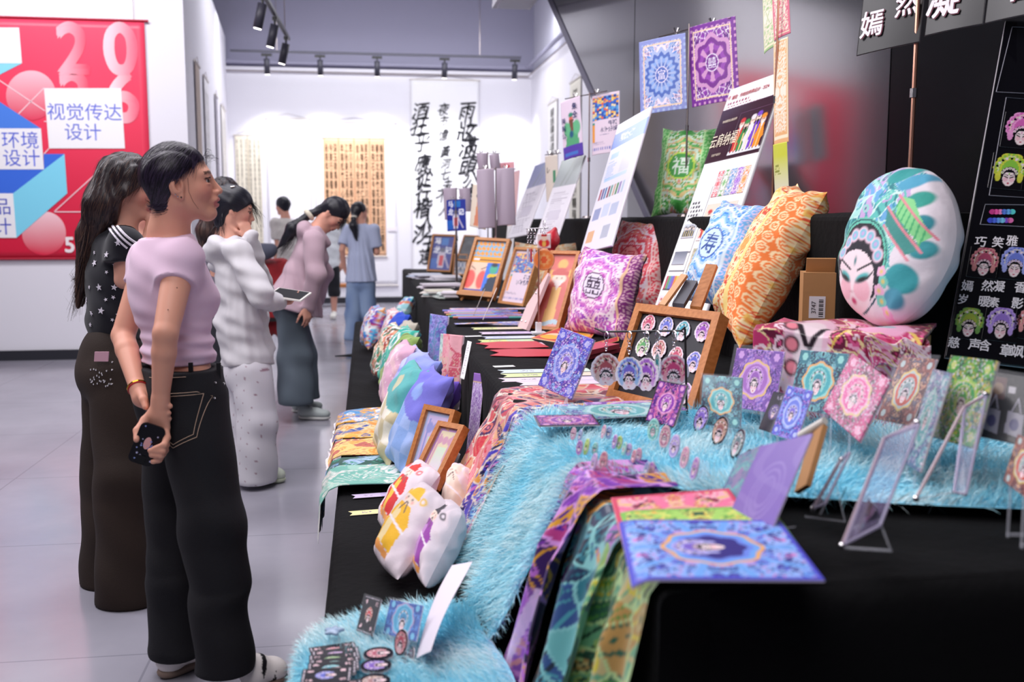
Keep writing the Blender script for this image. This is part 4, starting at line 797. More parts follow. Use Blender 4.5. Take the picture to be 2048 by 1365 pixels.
    f.el(wa+A(0, 0, 0.02), (0.090, 0.120, 0.13), Rb, 0.05); f.rc(wa-A(0, 0, 0.06)+lb*0.03, wa-A(0, 0, 0.06)-lb*0.03, 0.098, None, 0.05); f.rc(sR, sL, 0.052, None, 0.05); f.rc(nb-A(0, 0, 0.035), (sR+sL)/2, 0.068, 0.08, 0.06); f.rc(nb-A(0, 0, 0.045), sR, 0.052, 0.048, 0.05); f.rc(nb-A(0, 0, 0.045), sL, 0.052, 0.048, 0.05); f.el(ch-fb*0.02, (0.10, 0.15, 0.14), Rb, 0.05)
    f.sleeve(sR, sR*0.55+eR*0.45, 0.053, 0.056, 0.035); f.sleeve(sL, sL*0.55+eL*0.45, 0.050, 0.054, 0.035)
    f.cut(wa-A(0, 0, 0.052), (0, 0, -1))
    f.cut(nb-A(0, 0, 0.004), nrm(A(0, 0, 1)-fb*0.10))
    f.noise = addf(wrinkle(0.0022, 55, 1.0), lambda X, Y, Z: 0.0045*np.exp(-((Z-wa[2]-0.0)/0.07)**2)*np.sin(150*Z+9*X+6*Y))
    solid('t_shirt', f, FAB, t, 'e3c3da')
    b = MB(); nr = [nb-A(0, 0, 0.006)+fb*0.064*math.cos(a)*1.0+lb*0.064*math.sin(a)+A(0, 0, 0.006*math.cos(a)) for a in np.linspace(0, 2*PI, 25)]; b.tube(nr, 0.005, 6); b.build('collar_rib', mat('pink rib', 'dfbfd6', 0.85), t)
    # jeans
    kR = J(425, 1050, 2.93); hR = J(450, 1330, 2.90); kL = J(352, 1045, 3.08); hL = J(350, 1296, 3.06); hipR = pe-lb*0.075-A(0, 0, 0.03); hipL = pe+lb*0.075-A(0, 0, 0.03)
    f = Field(0.0065); f.el(pe+A(0, 0, 0.05), (0.108, 0.148, 0.12), Rb, 0.05); f.el(pe-fb*0.035-lb*0.06-A(0, 0, 0.03), (0.095, 0.088, 0.11), Rb, 0.05); f.el(pe-fb*0.035+lb*0.06-A(0, 0, 0.03), (0.095, 0.088, 0.11), Rb, 0.05); f.rc(pe+A(0, 0, 0.09)+lb*0.028, pe+A(0, 0, 0.09)-lb*0.028, 0.103, None, 0.03)
    f.chain([hipR, kR, hR], [0.105, 0.092, 0.083], 0.03); f.chain([hipL, kL, hL], [0.105, 0.090, 0.080], 0.03)
    f.cut(wa-A(0, 0, 0.065), (0, 0, 1)); f.cut(hR-A(0, 0, 0.018), (0, 0, -1), (*(hR-A(0, 0, 0.1)), 0.16)); f.cut(hL-A(0, 0, 0.02), (0, 0, -1), (*(hL-A(0, 0, 0.1)), 0.16))
    f.noise = lambda X, Y, Z: 0.007*np.clip((0.95-Z)/0.6, 0, 1)*(np.sin(26*Z+14*X+10*Y)*np.sin(9*X-13*Y+8*Z)+0.6*np.sin(13*X+9*Y+60*Z*np.clip((0.35-Z)/0.25, 0.1, 1)))
    je = solid('jeans', f, DENIM, t, lambda V: np.where((np.sin(V[:, 2]*7+V[:, 0]*9) > 0.2)[:, None], cc('0c0b13'), cc('0f0d14')))
    bv = BVHTree.FromPolygons([list(v.co+je.location+t.location) for v in je.data.vertices], [p.vertices[:] for p in je.data.polygons])
    STI = mat('tan stitching', 'b59a86', 0.7); n_ = nrm(-fb*0.93-lb*0.36)
    def stitch(pts, c0, u):
        out = []
        for (x, z), (x2, z2) in zip(pts[:-1], pts[1:]):
            for k in np.linspace(0, 1, 8): p = c0+u*(x+(x2-x)*k)+A(0, 0, z+(z2-z)*k); h = bv.ray_cast(Vector(p+n_*0.3), Vector(-n_)); out += [np.array(h[0])+n_*0.0015] if h[0] else []
        if len(out) > 2: b = MB(); b.tube(out, 0.0011, 4); b.build('stitching', STI, t)
    u = nrm(np.cross(A(0, 0, 1), n_)); c0 = J(366, 838, 2.9)
    for q in (0, 0.008): stitch([(-0.065+q, 0.075-q), (0.062-q, 0.082-q), (0.068-q, -0.045+q), (0.005, -0.078+q*1.2), (-0.06+q, -0.045+q), (-0.065+q, 0.075-q)], c0, u)
    stitch([(-0.10, 0.118), (0.10, 0.128)], c0, u); stitch([(-0.10, 0.17), (0.14, 0.172)], c0, u); stitch([(0.095, 0.12), (0.10, 0.03), (0.125, -0.05)], c0, u); stitch([(0.115, 0.14), (0.17, 0.115), (0.2, 0.10)], c0, u)
    for px in (323, 381, 437):
        h = bv.ray_cast(Vector(EYE), Vector(nrm(ray(px, 745))))
        if h[0]: b = MB(); p = np.array(h[0])+FWH*0.004; b.box(p, (0.012, 0.012, 0.055)); b.build('belt_loop', mat('dark denim', '0e0c14', 0.85), t)
    for px, py in ((430, 766), (428, 797), (447, 768)):
        h = bv.ray_cast(Vector(EYE), Vector(nrm(ray(px, py))))
        if h[0]: b = MB(); b.ball(np.array(h[0]), 0.0045, 8, 6); b.build('rivet', CHROME, t)
    shoe(t, at(505, 1392, z=0)+A(-0.1, 0.03, 0)*0.3, at(570, 1358, z=0), 'ece4e2', '6f5b55', accent='15131a'); shoe(t, at(320, 1362, z=0), at(400, 1322, z=0), 'ece4e2', '8a7468')
    # bracelet
    b = MB(); ax = nrm(H(284, 796, 2.92)-eL); b.ring(wL, 0.027, 0.003, ax, 24, 6); b.build('red_bracelet', mat('red cord', 'b3202a', 0.6), t)
    b = MB(); b.ring(wL-ax*0.006, 0.0275, 0.0035, ax, 12, 6); b.build('gold_bracelet', mat('gold', 'd8a838', 0.3, 1.0), t)
    for px, py in ((336, 620), (354, 576)):
        b = MB(); h = J(px, py, 2.79); b.ball(h, 0.0018, 6, 4); b.build('mole', mat('mole', '3a2018', 0.7), t)
    # phone, held: a thing of its own
    c = J(294, 889, 2.815); u = nrm(J(310, 856, 2.84)-J(283, 923, 2.84)); nn = nrm(EYE-c); w = nrm(np.cross(u, nn)); nn = np.cross(w, u); L_, B_, T_ = 0.118, 0.070, 0.012
    out = [(x*(L_/2-0.016)+0.016*math.cos(a), y*(B_/2-0.016)+0.016*math.sin(a)) for x, y, a0 in ((1, 1, 0), (-1, 1, PI/2), (-1, -1, PI), (1, -1, 1.5*PI)) for a in np.linspace(a0, a0+PI/2, 6)]
    ph = thing('phone', 'phone in a black case with small lilac flowers, held behind her back', 'phone', c); b = MB(); b.prism(out, c-nn*T_/2, u, w, nn*T_); b.build('case', mat('black case', '0e0d14', 0.25), ph, label='black glossy case')
    g = np.random.default_rng(8)
    for k in range(16):
        x, y = g.uniform(-0.048, 0.05), g.uniform(-0.028, 0.028); r = g.uniform(0.0022, 0.0042); b = MB(); b.prism([(r*(0.65+0.35*math.cos(5*a))*math.cos(a)+x, r*(0.65+0.35*math.cos(5*a))*math.sin(a)+y) for a in np.linspace(0, 2*PI, 31)[:-1]], c+nn*T_/2, u, w, nn*0.0006); b.build('flower_print', mat('lilac print', ('8a90d8', 'c8c8f0', '9aa8e8')[k % 3]) if 0 else mat('lilac print %d' % (k % 3), ('8a90d8', 'c8c8f0', '9aa8e8')[k % 3]), ph)
    b = MB(); b.prism([(0.012*math.cos(a)*1.5+0.004, 0.010*math.sin(a)) for a in np.linspace(0, 2*PI, 20)[:-1]], c+nn*T_/2, u, w, nn*0.0005); b.build('pink_print', mat('pale pink print', 'e0a8a8'), ph)
    b = MB(); b.box(c-u*0.044+w*0.0+nn*(T_/2+0.001), (0.022, 0.022, 0.004), np.array([u, w, nn]).T); b.build('lens_bump', BLACKP, ph)
pink_woman()
# ------------------------------------------------------------------ the other visitors
Z3 = A(0, 0, 1); FWH = nrm(A(FW[0], FW[1], 0))
def dirn(r, a, z=0): return nrm(RT*r+FWH*a+Z3*z)
def gnd(px, d): q = at(px, 600, d=d); return A(q[0], q[1], 0)
relax = (0.3, 0.4, 0.3)
def long_hair(cols, mid, end, w0=0.07, w1=0.045, n=900, seed=1, front=True, r=0.0011):
    """smooth cap with a long fall down the back to the points mid, end"""
    def h(t, P, R, c, s):
        f = Field(0.006); cap_hair(f, P, R, s, cut=((0.045, 0, 0.0), (0.80, 0, -0.6)), back=(-0.0, 0, 0), vol=1.05)
        for y in (0.04, 0, -0.04): f.chain([P(-0.05, y, 0.03), P(-0.06, y*1.1, -0.09), mid+R[1]*y*1.2, end+R[1]*y*0.9], [0.062, w0, w1, w1*0.15], 0.03)
        for y in (-0.066, 0.066): f.chain([P(0.01, y, 0.05), P(0.012, y*1.12, -0.03), P(-0.02, y*1.15, -0.13)], [0.03, 0.03, 0.022], 0.03)
        f.noise = lambda X, Y, Z: 0.0022*np.sin(85*(X+Y)+6*Z)+0.002*np.sin(150*(X-Y)+5*Z)
        ho = solid('hair', f, HAIRM, t, lambda V: (lambda k: cc(cols[0])*(1-k)+cc(cols[1])*k)((np.clip((c[2]+0.1-V[:, 2])/(c[2]+0.1-end[2]), 0, 1)*(0.7+0.3*np.sin(160*(V[:, 0]+V[:, 1]))))[:, None]))
        sleek(t, ho, P, R, [cols[0], '2c2128', cols[1]], seed, 3600, 0.06, (-0.09, 0, -0.4))
        g = np.random.default_rng(seed); k = g.uniform(0, 1, n)[:, None]; y = g.uniform(-0.055, 0.055, n)[:, None]; rt = np.array(P(-0.06, 0, -0.02))*(1-k)+mid*k+R[1]*y*1.5-R[0]*0.03*(1-k)*s-R[0]*0.012; hair_strands('long_strands', t, rt, nrm(end-mid)+g.normal(0, 0.03, (n, 3)), np.linalg.norm(end-mid)*g.uniform(0.5, 1.15, n), r, cols, seed, 5, 0.1, 0.012)
    return h
def navy(Rb, ch):
    return lambda V: np.tile(cc('0d0d1a'), (len(V), 1))
def brown(Rb, pe):
    return lambda V: cc('2a1d17')*(0.85+0.3*(0.5+0.5*np.sin(9*V[:, 0]+5*V[:, 2]*2)*np.sin(7*V[:, 1]+4*V[:, 2])))[:, None]
d = 3.75; pe = J(226, 735, d); nb = J(240, 455, d); bd = dirn(0.86, 0.5)
t2, P_, R_, Rb_ = figure('woman with very long brown hair, navy star print top and wide brown jeans', gnd(235, d), J(258, 372, d), (dirn(0.97, 0.2, -0.25), Z3), nb, pe, bd,
    [(-1, J(248, 560, d-0.12), J(300, 470, d+0.02), dirn(0, 1), dirn(0.3, 0.2, 0.9), (0.5, 0.6, 0.5), 0.62), (1, J(255, 560, d+0.28), J(300, 520, d+0.3), dirn(0, -1), dirn(0.3, 0, 0.9), relax, 0.62)],
    [(-1, J(248, 960, d-0.10), J(256, 1190, d-0.10)), (1, J(222, 960, d+0.10), J(222, 1172, d+0.10))], dict(name='star_top', c='0e0e1a'), dict(name='brown_jeans', c='2a1d17', r=(0.105, 0.115)),
    long_hair(('1d141c', '5a4238'), J(190, 470, d+0.02), J(158, 612, d+0.02), 0.075, 0.05), topfn=navy, pantsfn=brown, hem=0.02, sw=0.15, res=0.0068, shoes=dict(at=[(gnd(240, d-0.1), gnd(240, d-0.1)+bd*0.25)], c='2a2a30'))
b = MB(); q = J(201, 712, d-0.175); b.obox(q-RT*0.022-Z3*0.02, RT*0.05, Z3*0.035+RT*0.004, -FWH*0.006); b.build('pocket_card', mat('pink spotted card', 'd8a8b8'), t2, label='pink card sticking out of the back pocket')
bvs = []
for ch_ in t2.children:
    if ch_.type == 'MESH' and ch_.name.split('.')[0] in ('star_top', 'brown_jeans'): bvs.append(BVHTree.FromPolygons([list(np.array(v.co)+wloc(ch_)) for v in ch_.data.vertices], [list(p.vertices) for p in ch_.data.polygons]))
def cast(px, py):
    h = [bv_.ray_cast(Vector(EYE), Vector(nrm(ray(px, py)))) for bv_ in bvs]; h = [q for q in h if q[0] is not None]
    return min(h, key=lambda q: q[3]) if h else None
SW = mat('white star print', 'dcd6e2', 0.7)
for i, (px, py, sz) in enumerate([(197, 449, 1), (173, 477, .7), (190, 506, .6), (214, 510, 1), (159, 533, .9), (190, 527, 1.1), (236, 486, 1), (230, 529, .8), (160, 563, .9), (199, 575, 1.1), (229, 575, 1), (227, 595, .7), (174, 601, .9), (203, 622, 1.1), (184, 627, .8), (238, 629, 1), (180, 575, .6), (214, 545, .6), (212, 600, .6), (182, 650, .7), (225, 640, .6)]):
    h = cast(px, py)
    if not h: continue
    n = np.array(h[1]); n = n if n@FW < 0 else -n; u = nrm(np.cross([0, 0, 1], n)); w = np.cross(n, u); a0 = 0.4*i; r = 0.0125*sz; b = MB(); b.prism([((r if k % 2 == 0 else r*0.42)*math.sin(a0+k*PI/5), (r if k % 2 == 0 else r*0.42)*math.cos(a0+k*PI/5)) for k in range(10)], np.array(h[0])+n*0.002, u, w, n*0.002); b.build('star_print', SW, t2)
for k in range(3):
    pts = []
    for f_ in np.linspace(0, 1, 12):
        h = cast(204+11*k+(50-2*k)*f_, 436+3*k+(60-8*k)*f_+6*math.sin(3*f_))
        if h: pts.append(np.array(h[0])+FW*0.003)
    if len(pts) > 3: b = MB(); b.tube(pts, 0.0055, 6); b.build('shoulder_stripe', SW, t2)
for i in range(30):
    g = random.Random(i); h = cast(200+g.uniform(-24, 26), 752+g.uniform(-28, 30)*(0.6 if i % 3 else 1))
    if h: b = MB(); b.ball(np.array(h[0]), 0.0042, 6, 4); b.build('stud', CHROME, t2)
# woman glimpsed between the two in front
d = 4.5; nb = J(283, 482, d); pe = J(275, 700, d)
def bob(cols, nape=-0.08, vol=1.04, cut=((0.035, 0, 0.0), (0.75, 0, -0.66)), back=(-0.01, 0, 0)):
    def h(t, P, R, c, s): f = Field(0.006); cap_hair(f, P, R, s, cut, back, vol, nape); solid('hair', f, HAIRM, t, hair_paint(cols, R, c))
    return h
figure('dark haired woman in a white shirt, half hidden between the two women in front', gnd(278, d), J(290, 425, d), (dirn(0.8, -0.5, -0.3), Z3), nb, pe, dirn(0.9, 0.2),
    [(-1, J(262, 600, d-0.1), J(275, 690, d-0.1), dirn(0, 1), -Z3, relax, 0.5), (1, J(285, 600, d+0.2), J(290, 690, d+0.2), dirn(0, 1), -Z3, relax, 0.5)],
    [(-1, J(272, 880, d-0.08), J(270, 1035, d-0.08)), (1, J(280, 880, d+0.1), J(280, 1020, d+0.1))], dict(name='white_shirt', c='dcdce6'), dict(name='dark_trousers', c='20202a', r=(0.075, 0.07)), bob(('181018', '241a20')), res=0.009, shoes=dict(at=[(gnd(270, d-0.08), gnd(270, d-0.08)+RT*0.24), (gnd(280, d+0.1), gnd(280, d+0.1)+RT*0.24)], c='2a2a30'))
# woman in the white hoodie
def updo(t, P, R, c, s):
    f = Field(0.006); cap_hair(f, P, R, s, ((0.03, 0, 0.0), (0.72, 0, -0.69)), (-0.01, 0, 0), 1.08, -0.09); f.el(P(-0.075, 0, 0.055), (0.055, 0.06, 0.05), R, 0.03); f.noise = lambda X, Y, Z: 0.004*np.sin(60*X+40*Z)*np.sin(55*Y+30*Z); solid('hair', f, HAIRM, t, hair_paint(('14141c', '23232e'), R, c))
    g = np.random.default_rng(9); n = 260; a = g.uniform(-1, 1, n)[:, None]; rt = np.array([P(-0.05-0.03*g.random(), 0.07*x, -0.02-0.07*g.random()) for x in a[:, 0]]); hair_strands('loose_strands', t, rt, -Z3+g.normal(0, 0.22, (n, 3)), g.uniform(0.05, 0.17, n), 0.001, ['14141c', '23232e'], 9, 5, 0.2, 0.012)
    rt = np.array([P(0.07, 0.08*(g.random()-0.5), 0.06) for _ in range(90)]); hair_strands('fringe', t, rt, R[0]*0.5-Z3*0.6+g.normal(0, 0.2, (90, 3)), g.uniform(0.06, 0.12, 90), 0.001, ['14141c'], 10, 5, 0.3)
    b = MB(); q = P(-0.03, -0.05, 0.11); b.tube([q-R[0]*0.02, q+Z3*0.008, q+R[0]*0.02], 0.004, 6); b.build('hair_clip', CHROME, t)
d = 5.3; pe = J(497, 735, d); nb = J(462, 487, d); bd = dirn(0.86, 0.5)
dots = lambda Rb, pe: (lambda V: np.where((np.hypot(((V[:, 2]*16+0.37*np.floor((V[:, 0]-V[:, 1])*16)) % 1)-0.5, (((V[:, 0]-V[:, 1])*16) % 1)-0.5) < 0.075)[:, None], cc('9a7a88'), cc('d2cfd6')))
t4, P_, R_, Rb_ = figure('woman in a white hoodie and dotted white trousers resting her cheek on her hand', gnd(500, d), J(470, 418, d), (dirn(0.93, 0.3, -0.25), Z3), nb, pe, bd,
    [(-1, J(520, 592, d-0.22), J(553, 606, d-0.02), Z3, dirn(0.9, 0.35), (0.7, 0.6, 0.4), 1.0), (1, J(522, 570, d+0.22), J(499, 476, d-0.02), dirn(-0.4, 0.4), dirn(-0.35, 0, 0.95), (0.3, 0.3, 0.2), 1.0)],
    [(-1, J(515, 850, d-0.08), J(512, 958, d-0.08)), (1, J(498, 845, d+0.1), J(492, 938, d+0.1))], dict(name='hoodie', c='c9c6cb', loose=True, noise=addf(wrinkle(0.007, 26, 2.0), wrinkle(0.005, 50, 5.0), folds_v(0.003, pe, 9, 2.0, 1.5, 0.9))), dict(name='dotted_trousers', c='d9d6dc', r=(0.098, 0.105)), updo, pantsfn=dots, hood=True, hem=0.115,
    res=0.0072, shoes=dict(at=[(gnd(500, d-0.08), gnd(560, d-0.1)), (gnd(490, d+0.1), gnd(545, d+0.12))], c='d4dccb', sole='c9d0b8'), ears=(-1,))
tb = thing('tablet', 'thin white tablet held flat by the woman in the white hoodie', 'tablet', J(556, 600, d-0.05)); b = MB(); u = dirn(0.75, -0.15, -0.1)*0.19; w = dirn(0.25, 0.9, 0.25)*0.13; o = J(534, 594, d-0.06); b.obox(o, u, w, A(0, 0, 0.008)); b.build('case', mat('tablet case', 'e2ded8', 0.4), tb); b = MB(); b.obox(o+u*0.05+w*0.05+Z3*0.0085, u*0.9, w*0.9, A(0, 0, 0.001)); b.build('screen', BLACKP, tb)
# long brown hair and dark crown behind her
d = 6.2; nb = J(438, 475, d); pe = J(440, 640, d)
figure('woman with long brown hair standing behind the one in the white hoodie', gnd(440, d), J(452, 394, d), (dirn(0.9, 0.4, -0.1), Z3), nb, pe, dirn(0.9, 0.3),
    [(-1, J(430, 560, d-0.1), J(440, 630, d-0.1), dirn(0, 1), -Z3, relax, 0.5), (1, J(455, 560, d+0.1), J(460, 630, d+0.2), dirn(0, 1), -Z3, relax, 0.5)], [(-1, J(436, 760, d-0.08), J(434, 870, d-0.08)), (1, J(448, 760, d+0.1), J(448, 860, d+0.1))],
    dict(name='grey_top', c='6a6472'), dict(name='dark_trousers', c='23232c', r=(0.07, 0.065)), long_hair(('1a171f', '6a5148'), J(412, 462, d), J(402, 500, d), 0.06, 0.05, 300, 3), res=0.0095, shoes=dict(at=[(gnd(434, d-0.08), gnd(434, d-0.08)+RT*0.24), (gnd(448, d+0.1), gnd(448, d+0.1)+RT*0.24)], c='3a3a40'))
# bending woman in the dusty pink jacket
def pony(cols, tie, mid, end, tiecol='e8e0d0', tr=0.03, w=0.035, cut=((0.04, 0, 0.01), (0.7, 0, -0.71)), fringe=False):
    def h(t, P, R, c, s):
        f = Field(0.006); cap_hair(f, P, R, s, cut, (-0.0, 0, 0), 1.05, -0.05); f.chain([P(-0.06, 0, 0.0), tie, mid, end], [0.05, 0.024, w, 0.012], 0.03); f.noise = lambda X, Y, Z: 0.0015*np.sin(90*(X+Y)+30*Z); solid('hair', f, HAIRM, t, hair_paint(cols, R, c))
        g = np.random.default_rng(12); n = 220; hair_strands('tail_strands', t, np.repeat(np.array([mid*0.6+tie*0.4]), n, 0)+g.normal(0, 0.018, (n, 3)), nrm(end-mid)+g.normal(0, 0.07, (n, 3)), np.linalg.norm(end-tie)*g.uniform(0.4, 0.85, n), 0.0011, cols, 12, 5, 0.1, 0.01)
        f = Field(0.004)
        ax = nrm(mid-tie); a = nrm(np.cross(ax, Z3+0.1)); bb = np.cross(ax, a)
        for i in range(9): f.el(tie+(a*math.cos(i*0.7)+bb*math.sin(i*0.7))*tr*0.8, (tr*0.6, tr*0.6, tr*0.5), R, 0.01)
        solid('hair_tie', f, FAB, t, tiecol)
        if fringe: rt = np.array([P(0.075, 0.09*(g.random()-0.5), 0.05) for _ in range(120)]); hair_strands('fringe', t, rt, R[0]*0.35-R[2]*0.8+g.normal(0, 0.15, (120, 3)), g.uniform(0.05, 0.09, 120), 0.0011, cols, 13, 4, 0.3)
    return h
d = 7.05; nb = J(634, 462, d); pe = J(585, 612, d); bd = dirn(0.93, 0.2)
jean = lambda c0, c1: (lambda Rb, pe: (lambda V: cc(c0)+(cc(c1)-cc(c0))*np.clip(0.5+0.5*np.sin(16*(V[:, 0]-V[:, 1])+3*V[:, 2])*np.sin(9*V[:, 2]+8*V[:, 1]), 0, 1)[:, None]))
t6, *_ = figure('woman in a dusty pink jacket and grey blue jeans bending over the table', gnd(595, d), J(668, 428, d), (dirn(0.55, -0.12, -0.83), dirn(0.75, 0, 0.66)), nb, pe, nrm(bd-Z3*0.3),
    [(-1, J(632, 548, d-0.22), J(612, 615, d-0.2), dirn(-0.6, 0.5), dirn(0.12, 0, -1), (0.35, 0.4, 0.3), 1.0), (1, J(645, 545, d+0.2), J(630, 600, d+0.2), dirn(-0.6, -0.5), -Z3, relax, 1.0)],
    [(-1, J(590, 715, d-0.1), J(592, 800, d-0.1)), (1, J(600, 715, d+0.1), J(604, 795, d+0.1))], dict(name='jacket', c='b59aa6', loose=True, flare=0.075, noise=addf(wrinkle(0.006, 22, 1.0), folds_v(0.012, pe, 8, 1.0, 1.15, 0.85))), dict(name='blue_jeans', c='4a5560', r=(0.115, 0.125)),
    pony(('14141c', '23222c'), J(618, 430, d-0.02), J(585, 458, d-0.05), J(556, 500, d-0.05), 'd8d0bc', 0.034, 0.045, fringe=True), pantsfn=jean('3f4852', '6b7782'), hem=0.15, hood=True,
    res=0.0082, shoes=dict(at=[(gnd(590, d-0.12), gnd(655, d-0.15)), (gnd(577, d+0.12), gnd(640, d+0.18))], c='b9c2c0', sole='d8d8d4'))
# young man by the scrolls
d = 12.8; nb = J(571, 437, d); pe = J(575, 535, d)
figure('young man in a beige T-shirt looking at the scrolls', gnd(575, d), J(565, 412, d), (dirn(-0.75, 0.6), Z3), nb, pe, dirn(-0.7, 0.7), [(1, J(556, 495, d-0.1), J(548, 533, d-0.1), dirn(0.6, 0.3), dirn(-0.1, 0, -1), relax, 0.7), (-1, J(590, 490, d+0.1), J(592, 525, d+0.1), dirn(-0.5, 0), -Z3, relax, 0.7)],
    [(-1, J(580, 595, d), J(582, 648, d)), (1, J(570, 595, d), J(568, 648, d))], dict(name='t_shirt', c='cfc9c4', loose=True), dict(name='black_trousers', c='1a1a20', r=(0.085, 0.075)), bob(('12141c', '20222c'), -0.05, 1.05), hem=0.08, sw=0.155, res=0.012, shoes=dict(at=[(gnd(582, d), gnd(582, d)+A(-0.2, 0.15, 0)), (gnd(568, d), gnd(568, d)+A(-0.2, 0.15, 0))], c='2a2a2e'))
d = 14.4; nb = J(662, 441, d); pe = J(657, 535, d)
figure('person in a white T-shirt and black knee length shorts walking by the far wall', gnd(655, d), J(663, 424, d), (dirn(0.1, 1), Z3), nb, pe, dirn(0.15, 1), [(1, J(640, 490, d), J(638, 525, d), dirn(0.6, 0.3), -Z3, relax, 0.75), (-1, J(684, 490, d), J(684, 525, d), dirn(-0.6, 0.3), -Z3, relax, 0.75)],
    [(-1, J(668, 585, d), J(668, 622, d)), (1, J(638, 588, d+0.1), J(627, 614, d+0.25))], dict(name='t_shirt', c='dfe3e6', loose=True), dict(name='black_shorts', c='15161e', long=False, cutat=0.25, r=(0.08, 0.07)), bob(('14141c', '20202a'), -0.06), hem=0.14, sw=0.18, res=0.012, shoes=dict(at=[(gnd(668, d), gnd(668, d)+A(-0.02, -0.24, 0)), (gnd(627, d+0.25), gnd(627, d+0.25)+A(0.0, 0.24, 0))], c='efece2'))
d = 11.9; nb = J(722, 448, d); pe = J(722, 562, d)
figure('woman with a ponytail in a light blue blouse and blue jeans seen from behind', gnd(720, d), J(719, 424, d), (dirn(0.75, 0.65), Z3), nb, pe, dirn(0.2, 1), [(1, J(684, 500, d-0.02), J(690, 540, d+0.12), dirn(0.6, 0.3), dirn(0.1, 0.5, -0.8), relax, 0.8), (-1, J(754, 505, d), J(742, 498, d+0.2), dirn(-0.6, 0.3), dirn(-0.6, 0.7, 0.1), relax, 0.8)],
    [(-1, J(738, 630, d), J(737, 678, d+0.1)), (1, J(706, 630, d-0.05), J(705, 676, d-0.1))], dict(name='blouse', c='b4bdd8', loose=True, flare=0.02, noise=folds_v(0.006, pe, 11, 1.0, 1.4, 0.9)), dict(name='blue_jeans', c='7b92b8', r=(0.095, 0.095)),
    pony(('16161d', '24242c'), J(708, 434, d-0.12), J(706, 452, d-0.14), J(713, 480, d-0.12), 'e6e0d0', 0.025, 0.045), pantsfn=jean('6a80a8', '93a8c6'), hem=0.13, res=0.0112, shoes=dict(at=[(gnd(737, d+0.1), gnd(737, d+0.1)+A(0.03, 0.24, 0)), (gnd(705, d-0.1), gnd(705, d-0.1)+A(-0.03, 0.24, 0))], c='e8e4e0'))
# red jacket over a chair, with a grey bag on top
d = 9.6; g0 = gnd(538, d); ct = thing('folding_chair', 'black chair hidden under a red jacket between the visitors', 'chair', g0)
for sx in (-1, 1):
    for sy in (-1, 1): b = MB(); b.tube([g0+A(0.18*sx, 0.18*sy, 0), g0+A(0.17*sx, 0.17*sy, 0.45 if sy < 0 else 0.88)], 0.012); b.build('leg', BLACKM, ct)
b = MB(); b.box(g0+A(0, 0, 0.46), (0.38, 0.38, 0.03)); b.build('seat', BLACKM, ct); b = MB(); b.box(g0+A(0, 0.17, 0.78), (0.36, 0.02, 0.2)); b.build('backrest', BLACKM, ct)
f = Field(0.008); q = g0+A(0, 0.15, 0); f.rc(q+A(-0.13, 0, 0.96), q+A(0.13, 0, 0.96), 0.07, 0.07, 0.05); f.chain([q+A(-0.12, -0.05, 0.95), q+A(-0.15, -0.12, 0.7), q+A(-0.16, -0.15, 0.3)], [0.07, 0.09, 0.10], 0.05); f.chain([q+A(0.12, -0.05, 0.95), q+A(0.15, -0.12, 0.7), q+A(0.16, -0.15, 0.3)], [0.07, 0.09, 0.10], 0.05); f.rc(q+A(0, -0.08, 0.9), q+A(0, -0.12, 0.4), 0.11, 0.12, 0.05); f.noise = folds_v(0.015, q, 7, 2.0, 1.0, 0.3)
o = solid('red_jacket', f, FAB, None, '8f1a22'); prop(o, 'dark red jacket draped over a chair behind the white hoodie', 'jacket')
f = Field(0.006); q = J(522, 506, d-0.1); f.el(q, (0.13, 0.07, 0.075), frame(RT), 0.02); f.rc(q+RT*-0.1+Z3*0.03, q+RT*0.1+Z3*0.03, 0.06, None, 0.03); f.cut(q-Z3*0.07, -Z3); o = solid('shoulder_bag', f, FAB, None, '4a4c5c'); prop(o, 'dark grey bag lying on top of the red jacket', 'bag')
# ------------------------------------------------------------------ goods: cushions
def zdep(px, py, z=0.8): return depth_of(at(px, py, z=z))
def cush(label, bl, br, tl, d, th, painter, seed=1, group='printed cushions', name='cushion', cat='cushion', tr=None, **k):
    k.setdefault('q', 2.9); O, U, Wv = bl_frame(bl, br, tl, *d); o, fn, N = cushion(name, O+U/2+Wv/2, U/2, Wv/2, th, painter, seed=seed, label=label, cat=cat, group=group, **k); return o, fn, N, O, U, Wv
def fabric_med(pal, seed, ring, inner, ch, chcol, border, bcol, edge='f0e0c0', k=60, line='f6e2ee'):
    """cushion face: scroll filling, round medallion with a character, patterned border strips"""
    def f(p):
        ornate(p, pal, seed, k, line, 0.022)
        r = np.hypot(p.x, p.y); th = np.arctan2(p.y, p.x)
        for i, rr in enumerate((0.66, 0.52, 0.40)): p.m((np.abs(r-rr-0.04*np.cos(8*th)) < 0.022).astype(float), (line, pal[1], line)[i]); p.m((np.abs(r-rr+0.05-0.04*np.cos(8*th)) < 0.02).astype(float), pal[3])
        p.m((r < 0.30).astype(float), ring); p.m((r < 0.27).astype(float), inner); p.text(ch, 0, 0, 0.42, chcol, bold=0.01)
        for s in (-1, 1):
            e = (s*p.x > p.a-0.24).astype(float); p.m(e, border); q = (np.hypot(((p.x*10) % 1)-0.5, ((p.y*10) % 1)-0.5)); p.m(e*(np.abs(q-0.34) < 0.09), bcol); p.m(((s*p.x > p.a-0.27)*(s*p.x < p.a-0.235)).astype(float), edge); p.m(((s*p.x > p.a-0.03)).astype(float), edge)
    return f
cush('pink and purple square cushion with a white double happiness medallion', (1128, 662), (1252, 690), (1172, 494), (5.25, 4.90, 5.40), 0.10, fabric_med(['b84ab0', 'c868c4', 'a03aa0', 'e0a8d8', '9a40c0', 'b84ab0', 'c050b8'], 3, '5a2a5a', 'e8dcf2', '囍', '3a2440', '8a2a80', 'e8b8c8', 'f2c8a0'), 2)
